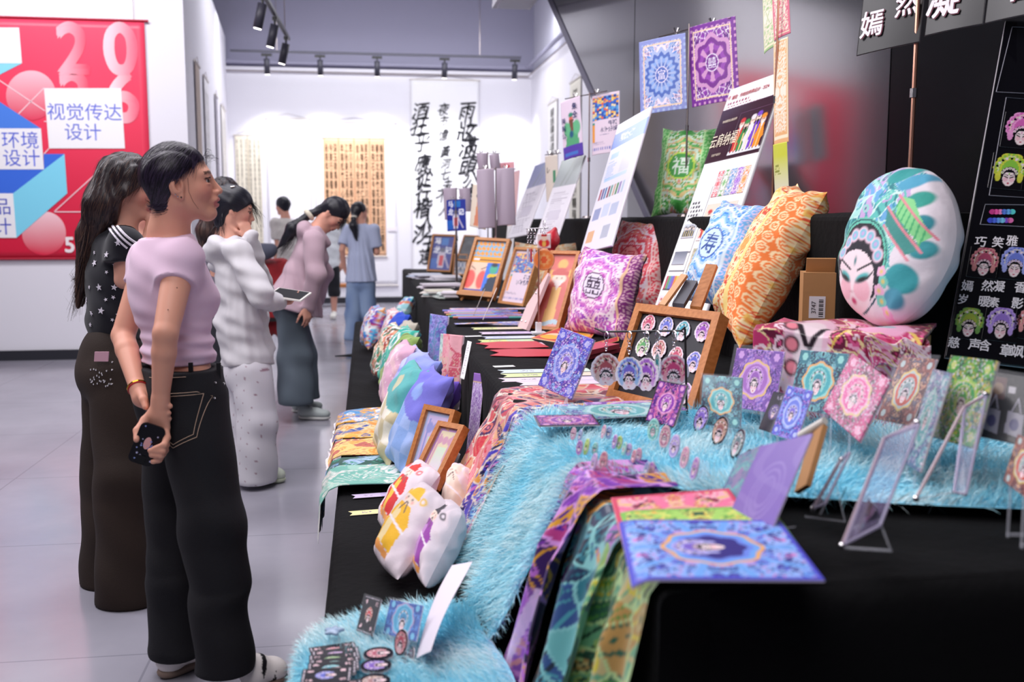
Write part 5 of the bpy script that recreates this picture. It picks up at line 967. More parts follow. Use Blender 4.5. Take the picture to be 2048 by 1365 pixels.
cush('coral red square cushion with a lattice border, behind the purple one', (1205, 622), (1318, 632), (1243, 440), (5.62, 5.25, 5.78), 0.10, fabric_med(['e85060', 'ee7a80', 'f0a098', 'e04055', 'e85060', 'eaa068'], 5, 'c02040', 'f2a0a0', '禄', 'd02a45', 'f7c8c4', 'e8304a', 'f8dcdc'), 3)
cush('green square cushion with a round fortune character, on the black box', (1300, 432), (1420, 438), (1326, 256), (5.60, 5.42, 5.72), 0.085, fabric_med(['48a84a', '70c068', '38983a', 'e0c888', 'e89a58', 'e0b0b8', '48a84a', '98d088'], 7, 'c8e858', '4aa04a', '福', 'e4f2e4', '58b858', 'a8e098', 'c8f0b0', line='d8f0d8'), 4)
cush('sky blue square cushion with round coins along its edge', (1372, 606), (1462, 634), (1448, 398), (3.96, 3.66, 4.10), 0.10, fabric_med(['3a88d8', '70b0ea', '3074c8', 'b0d0f0', '3a88d8', 'd8b8c8', '58a0e0'], 9, '3a60b0', 'c8e0f8', '寿', '2a4a90', '6ab0ee', 'd0c8f0', 'd8ecfc', line='e0ecfc'), 5)
def orange(p):
    ornate(p, ['f0803a', 'f2a850', 'e0502a', 'f6d890', 'c8402a', 'f0c060', 'fae0b0'], 12, 60, 'fbe6b8', 0.022); e = (p.x > p.a-0.42)*(p.x < p.a-0.06); q = np.hypot(((p.x*7) % 1)-0.5, ((p.y*7) % 1)-0.5); p.m(e.astype(float), 'f07a2e'); p.m(e*((np.abs(q-0.36) < 0.07)+(np.abs(q-0.12) < 0.05)), 'f9d9a8'); p.m(((p.x > p.a-0.47)*(p.x < p.a-0.41)).astype(float), 'f2d888')
cush('bright orange plump cushion with linked circles, propped on cartons', (1436, 652), (1478, 700), (1594, 366), (3.78, 3.40, 3.92), 0.110, orange, 6, wr=0.016)
def yel(p): ornate(p, ['f2d8a8', 'f6e8c8', 'f0b878', 'e8c890', 'e89878'], 15, 20, 'f8ecd0', 0.02)
cush('cream and yellow cushion lying behind the red framed picture', (1018, 600), (1150, 606), (1030, 484), (7.7, 7.3, 7.85), 0.07, yel, 7)
def opera(p):
    p.m(np.ones(len(p.x)), 'e6dce4'); r = np.hypot(p.x, p.y)
    t = (p.y > -0.62)*(np.hypot(p.x/0.93, (p.y-0.05)/0.90) < 1); q = Pt(p.u, p.v, p.a, 'ffffff'); ornate(q, ['5fc0b8', '8ad8c8', '3a98a8', 'a8e0d8', '68a8d8', 'c8a8d8', '2a8088'], 21, 80, 'd0f0e8', 0.016, False, swirl=0.1)
    tm = (t*((p.x < 0.42+0.1*np.sin(7*p.y)))*(p.y > -0.55)).astype(float)[:, None]; p.c = p.c*(1-tm)+q.c*tm
    for x, y, a, b, c in ((0.05, 0.84, 0.22, 0.12, '2a9a98'), (0.30, 0.74, 0.22, 0.11, '4aa0c0'), (0.48, 0.5, 0.17, 0.11, '2f9f90'), (0.62, 0.22, 0.13, 0.1, '2a8a98'), (0.68, -0.08, 0.15, 0.11, '2f8f98'), (0.50, -0.46, 0.19, 0.17, '38a0a8'), (0.40, -0.70, 0.15, 0.11, '4a98b0')): p.m(p.e(x, y, a, b, 0.5), c)
    p.m(p.poly([(0.22, 0.52), (0.42, 0.50), (0.74, 0.10), (0.62, -0.02), (0.24, 0.30)]), '8ad890'); p.m(p.poly([(0.10, 0.36), (0.24, 0.30), (0.66, -0.08), (0.50, -0.20), (0.12, 0.16)]), '3f8f88')
    for k in range(7): p.m(p.seg(0.24+0.07*k, 0.50-0.06*k, 0.20+0.07*k, 0.30-0.06*k, 0.012), '48b070')
    for a, b in (((0.20, 0.54), (0.78, 0.08)), ((0.08, 0.38), (0.68, -0.12)), ((0.10, 0.14), (0.56, -0.24))): p.m(p.seg(*a, *b, 0.016), 'e88898')
    d = np.hypot((p.x+0.22)/0.46, (p.y+0.36)/0.52); p.m((d < 1.14)*(p.y > -0.55), '68c8b0'); p.m(((d < 1.10)*(d > 1.06)).astype(float), '1a4a58'); p.m((d < 1.0)*(p.y > -0.86), '1a1826')
    f = (np.hypot((p.x+0.24)/(0.37-0.10*np.clip(-p.y-0.6, 0, 1)), (p.y+0.56)/0.37) < 1).astype(float); p.m(f, 'f4e0e6')
    for k in range(7): a = 0.12*PI+0.76*PI*k/6; x, y = -0.22+0.37*math.cos(a), -0.38+0.40*math.sin(a); p.m(p.e(x, y, 0.088), 'f4cfe0'); p.m(p.e(x, y, 0.062), '70c8d8'); p.m(p.e(x, y, 0.03), 'c8a8d8')
    for s in (-1, 1):
        x = -0.24+0.17*s; p.m(p.e(x, -0.66, 0.14, 0.13)*f, 'ee9ab0', 0.6); p.m(p.e(x, -0.52, 0.12, 0.05, 0.4*s)*f, '58b8b8'); p.m(p.e(x, -0.545, 0.11, 0.032, 0.35*s)*f, '15141c'); p.m(p.seg(x-0.10*s, -0.44, x+0.12*s, -0.33, 0.014)*f, '1a1822'); p.m(p.seg(x+0.08*s, -0.53, x+0.16*s, -0.44, 0.012)*f, '1a1822')
    p.m(p.e(-0.24, -0.33, 0.02, 0.05)*f, '2a7a80'); p.m(p.e(-0.24, -0.80, 0.055, 0.034)*f, 'c82a70'); p.m(p.e(-0.26, -0.70, 0.03, 0.008)*f, 'c88a98')
    for k in range(5): p.m(p.flower(0.24+0.04*math.sin(k*2), -0.42-0.11*k, 0.075, 5), ('f0b8d8', '78d0c0')[k % 2]); p.m(p.e(0.24+0.04*math.sin(k*2), -0.42-0.11*k, 0.025), 'e8d070')
C = at(1795, 492, d=2.86); Uh = RT*0.072-FWH*0.195-Z3*0.01; Wh = RT*0.062+FWH*0.055+Z3*0.225
cushion('round_cushion', C, Uh, Wh, 0.105, opera, seed=9, label='large round white cushion printed with a teal opera face and pagoda', cat='cushion', rnd=1.0, base='e6dce4', back='e6dce4', wr=0.005, q=1.7)

# row of cushions leaning on the low bench, far to near
def floral(pal, seed, line='ffffff', k=40): return lambda p: ornate(p, pal, seed, k, line, 0.03, False, swirl=0.2)
def check(c0, c1, top, n=5):
    def f(p):
        k = ((np.floor(p.u*n)+np.floor(p.v*n)) % 2).astype(float); p.m(np.ones(len(p.x)), c0); p.m(k, c1); p.m((p.v > 0.55+0.06*np.sin(6*p.u)).astype(float), top)
        p.m(p.flower(0.2, 0.5, 0.2, 5), c0, 0.8)
    return f
def swirlp(c0, c1, c2, seed):
    def f(p): p.m(np.ones(len(p.x)), c0); q = np.sin(5*p.x+4*p.y+seed+1.5*np.sin(3*p.y)); p.m((q > 0.6).astype(float), c1); p.m((np.abs(np.hypot(p.x-0.1, p.y-0.4)-0.25) < 0.05).astype(float), c2); p.m((np.abs(q+0.3) < 0.06).astype(float), c2); p.text('福', -0.3, -0.3, 0.4, 'f4f0f4')
    return f
ROW = [((788, 656), 8.75, (0.24, 0.34), floral(['5ac8c8', '4868d8', 'f09050', 'e84a6a', 'a8e0e8'], 1), 'teal and orange cushion, farthest of the row on the low bench'),
       ((722, 690), 7.85, (0.34, 0.36), floral(['3a98e8', 'e8487a', 'f2f0f8', '7a4ad0', 'f0a040', '58c8f0'], 2), 'blue, red and white flowered cushion at the bench end'),
       ((768, 702), 7.35, (0.30, 0.34), lambda p: p.m((p.v > 0.0).astype(float), '2a50d0'), 'plain royal blue cushion wedged behind the flowered ones'),
       ((757, 692), 7.10, (0.34, 0.34), floral(['f2eef2', 'f4f0f2', 'e8505a', 'f0a0a0', 'f0f0f4'], 4, 'f6f2f4'), 'white cushion with red flowers beside the blue flowered one'),
       ((792, 716), 6.65, (0.20, 0.30), lambda p: p.m((p.v > 0.0).astype(float), 'cfc8b8'), 'beige cushion standing behind the white flowered one'),
       ((746, 752), 6.30, (0.38, 0.38), floral(['a83a30', 'e8d0b0', '2a8a68', '5a2a20', 'e8a080'], 6), 'brown, red and green patterned cushion on the bench'),
       ((761, 768), 5.98, (0.38, 0.40), swirlp('2aa898', '58c8b0', 'f2f4f2', 1), 'teal green cushion with white characters'),
       ((762, 782), 5.68, (0.38, 0.39), swirlp('8aa858', 'a8c078', '1a2030', 2), 'olive green cushion with a dark swirl'),
       ((757, 805), 5.42, (0.38, 0.38), swirlp('d8a8c0', 'e8c0c8', 'f0d8e0', 3), 'dusty pink cushion in the middle of the row'),
       ((775, 815), 5.15, (0.36, 0.37), swirlp('a8b0e8', 'c0c8f2', '8a90d8', 4), 'pale lavender blue cushion behind the two blue ones'),
       ((790, 845), 4.88, (0.36, 0.38), lambda p: p.grad(np.ones(len(p.x)), '7a88e0', '8f9bea', p.v), 'plain periwinkle blue cushion in the row'),
       ((746, 898), 4.50, (0.42, 0.43), check('d8c8a0', 'f0e8d8', '58b0b0'), 'tan checked cushion with a teal top'),
       ((782, 925), 4.18, (0.34, 0.44), check('8fb0ec', 'a8c0f4', '7a78dc'), 'light blue checked cushion with a purple top'),
       ((816, 926), 3.92, (0.22, 0.40), check('b8c890', 'f0f0e0', '6a4ab8'), 'green checked cushion with a dark purple top, nearest of the row')]
for i, (pp, d, (w, h), pt, lab) in enumerate(ROW):
    g = random.Random(i); O = at(*pp, z=0.42); U = A(0.055, -0.38, 0.0)*w/0.40; Wv = A(0.165, 0.07, 0.35)*h/0.40
    cushion('leaning_cushion', O+U/2+Wv/2, U/2, Wv/2, 0.075, pt, seed=20+i, label=lab, cat='cushion', group='cushions leaning in a row on the low bench', q=3.4)
# white oblong cushions with robed figures
def robed(c1, c2, hat, flip=1):
    def f(p):
        p.m(np.ones(len(p.x)), 'e6d6de'); p.m(p.poly([(-0.38, -0.62), (0.30, -0.70), (0.42, -0.05), (0.22, 0.28), (-0.26, 0.28), (-0.46, -0.1)]), c1); p.m(p.poly([(-0.3, -0.6), (-0.05, -0.66), (0.0, 0.1), (-0.22, 0.2)]), c2); p.m(p.seg(-0.4, -0.1, 0.4, -0.22, 0.03), 'f0e8f0')
        p.m(p.e(0, 0.42, 0.22, 0.15), 'f4dccc'); p.m(p.poly([(-0.24, 0.5), (0.24, 0.5), (0.18, 0.72), (0, 0.80), (-0.18, 0.72)]), hat); p.m(p.e(0.36, 0.55, 0.09), hat); p.m(p.e(0.36, 0.55, 0.045), 'efe2ea'); p.m(p.e(-0.36, 0.55, 0.09), hat)
        for s in (-1, 1): p.m(p.e(0.08*s, 0.43, 0.022), '1a1418'); p.m(p.e(0.13*s, 0.38, 0.035), 'f0a8a0')
        p.m(p.seg(-0.02, 0.33, -0.12, 0.12, 0.02)+p.seg(0.02, 0.33, 0.12, 0.12, 0.02), '6a5a58'); p.m(p.poly([(-0.4, -0.62), (0.3, -0.72), (0.2, -0.84), (-0.3, -0.78)]), 'f2a050')
    return f
for lab, bl, br, tl, d, fn, sd in [('white oblong cushion with a green hatted figure, farthest of the five', (848, 968), (884, 985), (890, 893), (3.62, 3.42, 3.70), robed('58a058', 'e8c860', '4a9a48'), 1), ('white oblong cushion with a small beige figure, behind the yellow robed one', (880, 1035), (915, 1050), (918, 930), (3.40, 3.20, 3.50), robed('e8d0c0', 'f0e0d0', 'e8d8c8'), 2),
        ('white oblong cushion with a figure in a red robe', (746, 1042), (786, 1085), (846, 918), (3.22, 2.98, 3.34), robed('d8282a', 'f0c040', 'd8302a'), 3), ('white oblong cushion with a figure in a yellow robe', (748, 1118), (790, 1170), (852, 962), (3.02, 2.76, 3.16), robed('f2b81e', 'f0d8a0', 'f0c030'), 4), ('white oblong cushion with a figure in a purple robe, nearest the patterned cloth', (828, 1142), (852, 1190), (902, 990), (2.92, 2.72, 3.06), robed('9a3aa8', 'c890d0', '3a3440'), 5)]:
    d = (zdep(*bl, 0.43), zdep(*br, 0.43), zdep(*bl, 0.43)+0.20); cush(lab, bl, br, tl, d, 0.06, fn, 40+sd, 'white oblong cushions with robed figures', rnd=0.35, base='e6d6de', back='e4d2da', wr=0.006)

# folded printed mats hanging over the bench edge
def ribbon_sheet(name, pts, Wv, painter, m=CLOTHP, thick=0.004, wob=0.004, seed=0, **k):
    """sheet swept along the 3-D path pts, as wide as the vector W"""
    pts = [A(*q) for q in pts]; Wv = A(*Wv); f = path(pts); L_ = sum(np.linalg.norm(pts[i+1]-pts[i]) for i in range(len(pts)-1)); dep = depth_of(pts[len(pts)//2]); nx = int(np.clip(np.linalg.norm(Wv)*FPX/dep/3, 8, 120)); ny = int(np.clip(L_*FPX/dep/3, 12, 120))
    s, t = np.meshgrid(np.linspace(0, 1, nx), np.linspace(0, 1, ny)); s, t = s.ravel(), t.ravel(); V = f(t)+s[:, None]*Wv; V = V+wob*np.stack([np.sin(9*s+5*t+seed), 0*s, np.sin(11*s+seed+7*t)], 1)
    p = Pt(s, 1-t, np.linalg.norm(Wv)/L_, 'ffffff'); p.px = 2/ny; painter(p); n = nx*ny; G = grid_faces(nx, ny); N = nrm(np.cross(Wv, pts[1]-pts[0])); i = np.arange(n).reshape(ny, nx); rim = np.concatenate([i[0, :-1], i[:-1, -1], i[-1, :0:-1], i[:0:-1, 0]]); r2 = np.roll(rim, -1)
    return obj(name, np.concatenate([V, V+N*thick]), np.concatenate([G, G[:, ::-1]+n, np.stack([rim, rim+n, r2+n, r2], -1)]), m, None, np.concatenate([p.c, p.c*0.9]), True, **k)
MATS_ = [(848, 0.0, ['f2f0f4', '3a70c8', 'f0b040', '58a0d0'], 'white mat with a blue and orange mosaic panel, farthest of the folded mats'), (882, 0.004, ['f0b84a', '3a58a8', 'f4d8a0', 'e89a3a'], 'yellow and blue striped folded mat'), (920, 0.008, ['a84a58', 'e8a040', 'f2d080', 'c86a58'], 'maroon and gold folded mat'), (962, 0.012, ['3a9880', '8ab0e8', '2a5a50', 'b8d0f0'], 'green and light blue folded mat'), (985, 0.016, ['a8d8c8', 'f0e8e0', '7ac0b0', 'f2f2ec'], 'pale mint folded mat, nearest of the folded mats')]
def matp(pal, sd):
    def f(p): ornate(p, pal, sd, 26, pal[2], 0.03, False); p.m((np.abs(p.y) > 0.94).astype(float), 'f2f0f4')
    return f
for i, (py, dz, pal, lab) in enumerate(MATS_):
    y = at(700, py, z=0.41)[1]; z = 0.412+dz*0.8; wv = (0.34, 0.38, 0.36, 0.34, 0.34)[i]
    ribbon_sheet('folded_mat', [(0.24, y, z+0.02), (0.1, y, z+0.012), (-0.11, y, z+0.006), (-0.15, y, z-0.01), (-0.165-0.004*i, y, z-0.06), (-0.17-0.005*i, y, z-(0.05 if i < 3 else 0.20))], (0, wv*0.9, 0.0), matp(pal, 60+i), seed=i, label=lab, cat='mat', group='folded printed mats over the bench edge')
# scarves hanging from the table front
for i, (x0, x1, y0, y1, d, pal, lab) in enumerate([(853, 886, 628, 742, 5.85, ['8f8ad8', 'a8a0e8', '6a60b8', '5f98c8'], 'lavender drawstring pouch pinned to the table front'), (876, 900, 668, 765, 5.25, ['b8d8d0', 'd0e4dc', '98c0b8', 'e0b0a8'], 'pale mint drawstring pouch between the lavender and pink ones'), (880, 915, 668, 812, 4.95, ['f098a8', 'f4b0b8', 'd85a70', 'e8c0b0'], 'pink drawstring pouch nearest of the three on the table front')]):
    O, U, Wv = bl_frame((x0, y1), (x1-3, y1+8), (x0+9, y0), d, d-0.16, d+0.02); sheet('drawstring_pouch', O, U, Wv, (lambda pal, i: (lambda p: ornate(p, pal, 70+i, 26, pal[1], 0.03, False)))(pal, i), CLOTHP, 0.012, bend=lambda s, t: 0.010*np.sin(11*s)*(0.4+0.6*t)+0.02*np.sin(PI*s), label=lab, cat='pouch', group='drawstring pouches on the table front')
O, U, Wv = bl_frame((930, 925), (950, 935), (948, 746), 4.08, 3.92, 4.12)
sheet('hanging_banner', O, U, Wv, lambda p: (ornate(p, ['a878c8', 'c8a0e0', '8a58b0', 'e0c8f0'], 81, 60, 'e8d8f4', 0.02), p.m((p.y > 0.82).astype(float), '9a6ac0'), p.m((np.abs(p.y-0.8) < 0.015).astype(float), 'e8c890')), PRINT, 0.002, label='tall purple patterned banner hanging from the table front', cat='banner')
O, U, Wv = bl_frame((920, 757), (928, 760), (935, 682), 4.5, 4.45, 4.55)
sheet('price_tag', O, U, Wv, lambda p: lines(p, -p.a*0.5, 0.8, p.a*0.6, -0.8, 12, 'b0a8b0'), PRINT, 0.001, label='narrow white paper tag hanging over the table edge', cat='tag')
# two framed prints on the bench
def bear(c0, c1, c2):
    def f(p): p.m(np.ones(len(p.x)), c0); p.m(1-p.box(-p.a+0.1, -0.9, p.a-0.1, 0.9), c1); p.m((np.abs(np.abs(p.x)-p.a*0.62) < 0.03)*(np.abs(p.y) < 0.8), c2); [p.m(p.e(x, 0.55, 0.13, 0.16), c2) for x in (-0.25, 0.0, 0.25)]; p.m(p.e(0.1, -0.45, 0.25, 0.3), 'd8e0e8', 0.7); p.grad((np.abs(p.x) < p.a*0.45)*(p.y < 0.3)*(np.abs(p.y+0.2) < 0.5), 'e8d0e8', 'c8e0c0', (p.y+0.7))
    return f
for lab, bl, br, tl, d, fn in [('framed lilac print, left one of the two wooden frames on the bench', (800, 967), (862, 985), (848, 808), (-0.10, -0.05, -0.05), bear('cdb8e8', 'a8b8ec', '8a90d8')), ('framed purple and cream print, front one of the two wooden frames on the bench', (816, 962), (868, 975), (876, 841), (-0.24, -0.14, -0.14), bear('e0d0a8', 'b05ac0', 'c888a8'))]:
    d = (zdep(*bl, 0.41)+d[0], zdep(*br, 0.41)+d[0], zdep(*bl, 0.41)+0.09+d[0]); O, U, Wv = bl_frame(bl, br, tl, *d); picture_frame(lab, O, U, Wv, fn, WOOD2, 0.02, 0.035, group='wooden frames on the bench')
# ------------------------------------------------------------------ boards, hanging sheets and stands
def panel(name, label, bl, br, tl, d, painter, m=None, thick=0.006, group=None, cat='board', **k):
    O, U, Wv = bl_frame(bl, br, tl, *d); return sheet(name, O, U, Wv, painter, m or GLOSSP, thick, label=label, cat=cat, group=group, **k), O, U, Wv
def on(O, U, Wv, name, u0, v0, u1, v1, painter, parent, e=0.002, m=None, **k):
    """a print within a panel, u and v as fractions"""
    N = nrm(np.cross(U, Wv)); return sheet(name, O+U*u0+Wv*v0+N*e, U*(u1-u0), Wv*(v1-v0), painter, m or GLOSSP, 0.001, parent=parent, **k)
def put(O, U, Wv, t, u, v, h, m, parent, bold=0.0, wx=1.0, e=0.003): N = nrm(np.cross(U, Wv)); return letters('lettering', t, O+U*u+Wv*v+N*e, U, Wv, h, m, parent, 0.0004, bold, wx=wx)
REDI = mat('red ink', 'b02a35', 0.6); CREAM = mat('cream ink', 'f0e2c8', 0.6); NAVY = mat('navy ink', '20306a', 0.6); WINK = mat('white ink', 'f4eef4', 0.6)
def robes(cols, bg='000000', feet=True, paint_bg=True):
    """a row of small robed figures with hats and beards"""
    def f(p):
        if paint_bg: p.m(np.ones(len(p.x)), bg)
        n = len(cols)
        for i, c in enumerate(cols):
            x = p.a*(-0.82+1.64*(i+0.5)/n); w = p.a*0.95/n; y0 = -0.12*math.sin(i*1.7)
            p.m(p.poly([(x-w*1.1, -0.85), (x+w*1.1, -0.85), (x+w*0.75, 0.25+y0), (x-w*0.75, 0.25+y0)]), c); p.m(p.seg(x, -0.8, x, 0.2, w*0.16), 'f0d890'); p.m(p.poly([(x-w*1.5, -0.4), (x-w*0.6, 0.2), (x-w*0.3, 0.1), (x-w*1.0, -0.5)])+p.poly([(x+w*1.5, -0.4), (x+w*0.6, 0.2), (x+w*0.3, 0.1), (x+w*1.0, -0.5)]), c)
            p.m(p.e(x, 0.40+y0, w*0.75, 0.17), 'f2d4c0'); p.m(p.poly([(x-w*0.5, 0.34+y0), (x+w*0.5, 0.34+y0), (x, 0.0+y0)]), ('e8e4e0', '2a2428')[i % 2]); p.m(p.e(x, 0.58+y0, w*0.8, 0.12), c); p.m(p.seg(x-w*0.3, 0.43+y0, x-w*0.15, 0.43+y0, 0.02)+p.seg(x+w*0.15, 0.43+y0, x+w*0.3, 0.43+y0, 0.02), '1a1418')
        if feet: p.m((np.sin(p.x*26)*0.05-0.86 > p.y)*(p.y > -0.96), 'e8e8f0')
    return f
ROB = ['c83a3a', '3f8a4a', 'e8e0e8', '7a4ac0', 'e8902a']
# main white exhibition board
o, O, U, Wv = panel('exhibition_board', 'tall white exhibition board with a maroon header of five robed figures', (1300, 640), (1402, 650), (1461, 180), (4.75, 4.25, 5.10), lambda p: (lines(p, -p.a*0.93, -0.02, -p.a*0.36, -0.2, 5, '4a4650'), lines(p, -p.a*0.9, 0.86, p.a*0.5, 0.80, 2, 'a05060'), p.m(((np.abs(p.x+p.a*0.3) < 0.004)*(p.y < 0.1)).astype(float), '3a3640'), [p.m(((np.abs(p.y-yy) < 0.005)*(p.x > -p.a*0.93)*(p.x < -p.a*0.3)).astype(float), '3a3640') for yy in (-0.24, -0.45, -0.6, -0.75)]), mat('gloss board', None, 0.12), 0.014)
put(O, U, Wv, '展览 · 传统纹样再设计 · 2024', 0.45, 0.952, 0.028, REDI, o, 0.02); put(O, U, Wv, '传', 0.05, 0.955, 0.035, REDI, o)
on(O, U, Wv, 'header_print', 0.0, 0.66, 1.0, 0.90, lambda p: p.m(np.ones(len(p.x)), '3a1a26'), o); N_ = nrm(np.cross(U, Wv))
on(O, U, Wv, 'figures_print', 0.42, 0.672, 1.0, 0.86, robes(ROB, '3a1a26'), o, 0.004); put(O, U, Wv, '云肩纳福', 0.25, 0.755, 0.085, CREAM, o, 0.0, 0.8, 0.005); put(O, U, Wv, '传统服饰云肩纹样', 0.24, 0.84, 0.018, CREAM, o, e=0.005); put(O, U, Wv, '文创产品设计', 0.2, 0.69, 0.016, CREAM, o, e=0.005)
for i, (c0, c1) in enumerate([('d8485a', 'f0a0a0'), ('58a858', 'a8d8a0'), ('4a80c0', 'a0c8e8'), ('8a50c0', 'c8a0e8'), ('e87a2a', 'f8c890')]): on(O, U, Wv, 'pattern_swatch', 0.38+0.118*i, 0.50, 0.485+0.118*i, 0.61, (lambda c0, c1, i: (lambda p: (ornate(p, [c0, c1, c0], 90+i, 40, 'f4e8e8', 0.03), p.m(p.e(0, 0, p.a*0.4, 0.3), c1), p.m(p.e(0, 0, p.a*0.2, 0.15), c0))))(c0, c1, i), o)
on(O, U, Wv, 'figures_print', 0.38, 0.32, 0.93, 0.47, robes(ROB, 'ecdccb'), o); on(O, U, Wv, 'photo_print', 0.05, 0.335, 0.30, 0.395, robes(['2a3040', '50586a', '202430', '6a7080', '30384a'], 'c8ccd4'), o); on(O, U, Wv, 'photo_print', 0.05, 0.225, 0.30, 0.28, lambda p: p.grad(np.ones(len(p.x)), 'b8bcc8', '6a7080', p.v), o)
on(O, U, Wv, 'colour_strip', 0.05, 0.125, 0.30, 0.18, lambda p: p.m(np.ones(len(p.x)), '9a8a98') and [p.m(((p.u > k/6)*(p.u < k/6+0.15)).astype(float), c) for k, c in enumerate(['c84a5a', '5aa85a', '5a88c0', '8a58c0', 'e08838', 'd8c858'])], o); on(O, U, Wv, 'figures_print', 0.05, 0.03, 0.30, 0.10, robes(ROB, 'e8e0e4'), o); on(O, U, Wv, 'pattern_swatch', 0.4, 0.19, 0.62, 0.29, lambda p: ornate(p, ['b8a890', 'd8c8b0', '98a888'], 97, 20), o)
# other leaning boards
def blueboard(p):
    p.m(np.ones(len(p.x)), 'e6e3ee'); p.grad(p.box(-p.a, 0.60, p.a, 0.84), '5a78c8', '8aa8e8', (p.u)); p.text('郓城水浒', -0.05, 0.73, 0.13, 'eef0fa'); lines(p, -p.a*0.6, 0.96, p.a*0.9, 0.88, 2, 'b09098'); p.grad(p.box(-p.a*0.8, 0.42, -p.a*0.3, 0.50)+p.box(p.a*0.0, 0.44, p.a*0.6, 0.52)+p.box(-p.a*0.8, 0.06, p.a*0.6, 0.12), 'a8c8f0', 'd8e4f8', p.u)
    lines(p, -p.a*0.85, 0.38, -p.a*0.2, 0.10, 10, '88aadc'); p.m(p.box(p.a*0.02, 0.14, p.a*0.62, 0.40), 'd9d8e0'); q = Pt(p.u, p.v, p.a, 'ffffff')
    for k in range(9): x = -p.a*0.85+p.a*1.6*k/9; p.m(p.box(x, -0.22, x+p.a*0.12, -0.04), ('a85060', '5a4a88', '4878a8', '883a4a', '6a9a88', 'c8a890', '5a8a58', '9a88b8', 'b8c8d8')[k])
    for x, y, c in ((-0.85, -0.52, '9098c0'), (-0.3, -0.50, 'c8d0e8'), (0.25, -0.52, 'b8c0d8'), (-0.85, -0.86, 'e0a870'), (0.1, -0.84, 'b0b4c4')): p.m(p.box(x*p.a, y, (x+0.45)*p.a, y+0.18), c)
panel('exhibition_board', 'white board with a blue header and rows of small figures, left of the green cushion', (1160, 508), (1222, 492), (1236, 251), (5.75, 5.25, 5.95), blueboard, None, 0.012)
def paleb(seed, c):
    def f(p): p.m(np.ones(len(p.x)), 'e2dde4'); p.grad(p.box(-p.a, 0.35, p.a, 1), 'c8c4cc', c, p.v); lines(p, -p.a*0.7, 0.2, p.a*0.7, -0.9, 24, 'b0a8b4', 0.5, seed); p.m(p.box(-p.a*0.5, -0.45, p.a*0.5, -0.2), 'cdc6d2'); p.m(p.seg(-0.3*p.a, 0.4, 0.2*p.a, 0.9, 0.05)+p.seg(0.1*p.a, 0.4, 0.5*p.a, 0.8, 0.04), '8a9088', 0.5)
    return f
panel('exhibition_board', 'pale grey and white board with a mountain picture, second from the far end', (1066, 490), (1110, 488), (1124, 322), (7.3, 6.9, 7.5), paleb(1, '8f9a98'), None, 0.012); panel('exhibition_board', 'narrow board with a dusky blue picture at the far end of the table', (1014, 478), (1052, 470), (1070, 332), (8.9, 8.5, 9.1), paleb(2, '7a80a8'), None, 0.012)
panel('exhibition_board', 'small pink and white board behind the grey hanging sheets', (1005, 561), (1019, 561), (1024, 345), (9.6, 9.4, 9.7), lambda p: p.m((p.y > 0).astype(float), 'e8b0b0'), None, 0.01)
# opera characters on the black board at the right
def operabd(p): p.m(np.ones(len(p.x)), '0b0a10')
o, O, U, Wv = panel('opera_board', 'black board of opera faces with white characters at the right end', (1890, 715), (2190, 752), (2012, 40), (2.80, 2.72, 3.08), operabd, mat('gloss black board', None, 0.08), 0.012)
def opx(px, py):
    N = nrm(np.cross(U, Wv)); r = ray(px, py); t = ((O-EYE)@N)/(r@N); q = EYE+r*t-O; M = np.stack([U, Wv], 1); return np.linalg.lstsq(M, q, rcond=None)[0]
def oface(px, py, hpx, main, acc, pt=0.6):
    u, v = opx(px, py); h = hpx*2.85/FPX*1.08; du, dv = h*0.45/np.linalg.norm(U), h/2/np.linalg.norm(Wv); on(O, U, Wv, 'opera_face', u-du, v-dv, u+du, v+dv, lambda p: (p.m(np.ones(len(p.x)), '0b0a10'), head(p, 0, 0.06, 1.9, main, acc, '0b0a10', 0, pt)), o, 0.003, mat('gloss black board', None, 0.08), q=1.3)
for a in [(2044, 262, 78, 'd868b8', 'f0a0d8'), (2019, 344, 76, '8ac848', 'd8d848'), (1968, 527, 62, 'b85070', 'd89090'), (2030, 528, 66, '7080d8', 'a8b0f0'), (1938, 648, 62, 'a8b848', '78a858'), (2002, 650, 66, '9a78d0', 'c0a0e8'), (2062, 648, 62, 'c85868', 'e8a0a0'), (2086, 348, 76, '58a0c8', 'a8d8e8')]: oface(*a)
def och(t, px, py, h, e=0.004): u, v = opx(px, py); put(O, U, Wv, t, u, v, h*2.85/FPX*1.15, WINK, o, 0.02, 0.9, e)
for a in [('巧', 1960, 485, 22), ('笑', 1995, 486, 22), ('雅', 2023, 483, 22), ('嫣', 1934, 573, 22), ('然', 1974, 573, 22), ('凝', 1997, 574, 22), ('香', 2040, 576, 22), ('岁', 1925, 600, 20), ('暖', 1968, 604, 22), ('素', 1987, 606, 20), ('影', 2034, 608, 22), ('慈', 1907, 686, 22), ('声', 1948, 690, 22), ('含', 1969, 692, 22), ('章', 2012, 702, 24), ('飒', 2034, 704, 24)]: och(*a)
for j, row in enumerate([['c83a88', 'f058a8', 'f088c0', '5880e0', '68b0f0', '58d0d0'], ['4050d0', '5070e8', '68a0f0', '78c8f0', '8048c8', 'e070b0']]):
    for k, c in enumerate(row): u, v = opx(1984-4*j+8*k, 425+17*j); b = MB(); N = nrm(np.cross(U, Wv)); cc_ = O+U*u+Wv*v+N*0.003; b.prism([(0.0085*math.cos(a), 0.0085*math.sin(a)) for a in np.linspace(0, 2*PI, 17)[:-1]], cc_, nrm(U), nrm(Wv), N*0.0008); b.build('colour_dot', mat('dot '+c, c, 0.4), o)
LINEM = mat('grey line', '8a8894', 0.5)
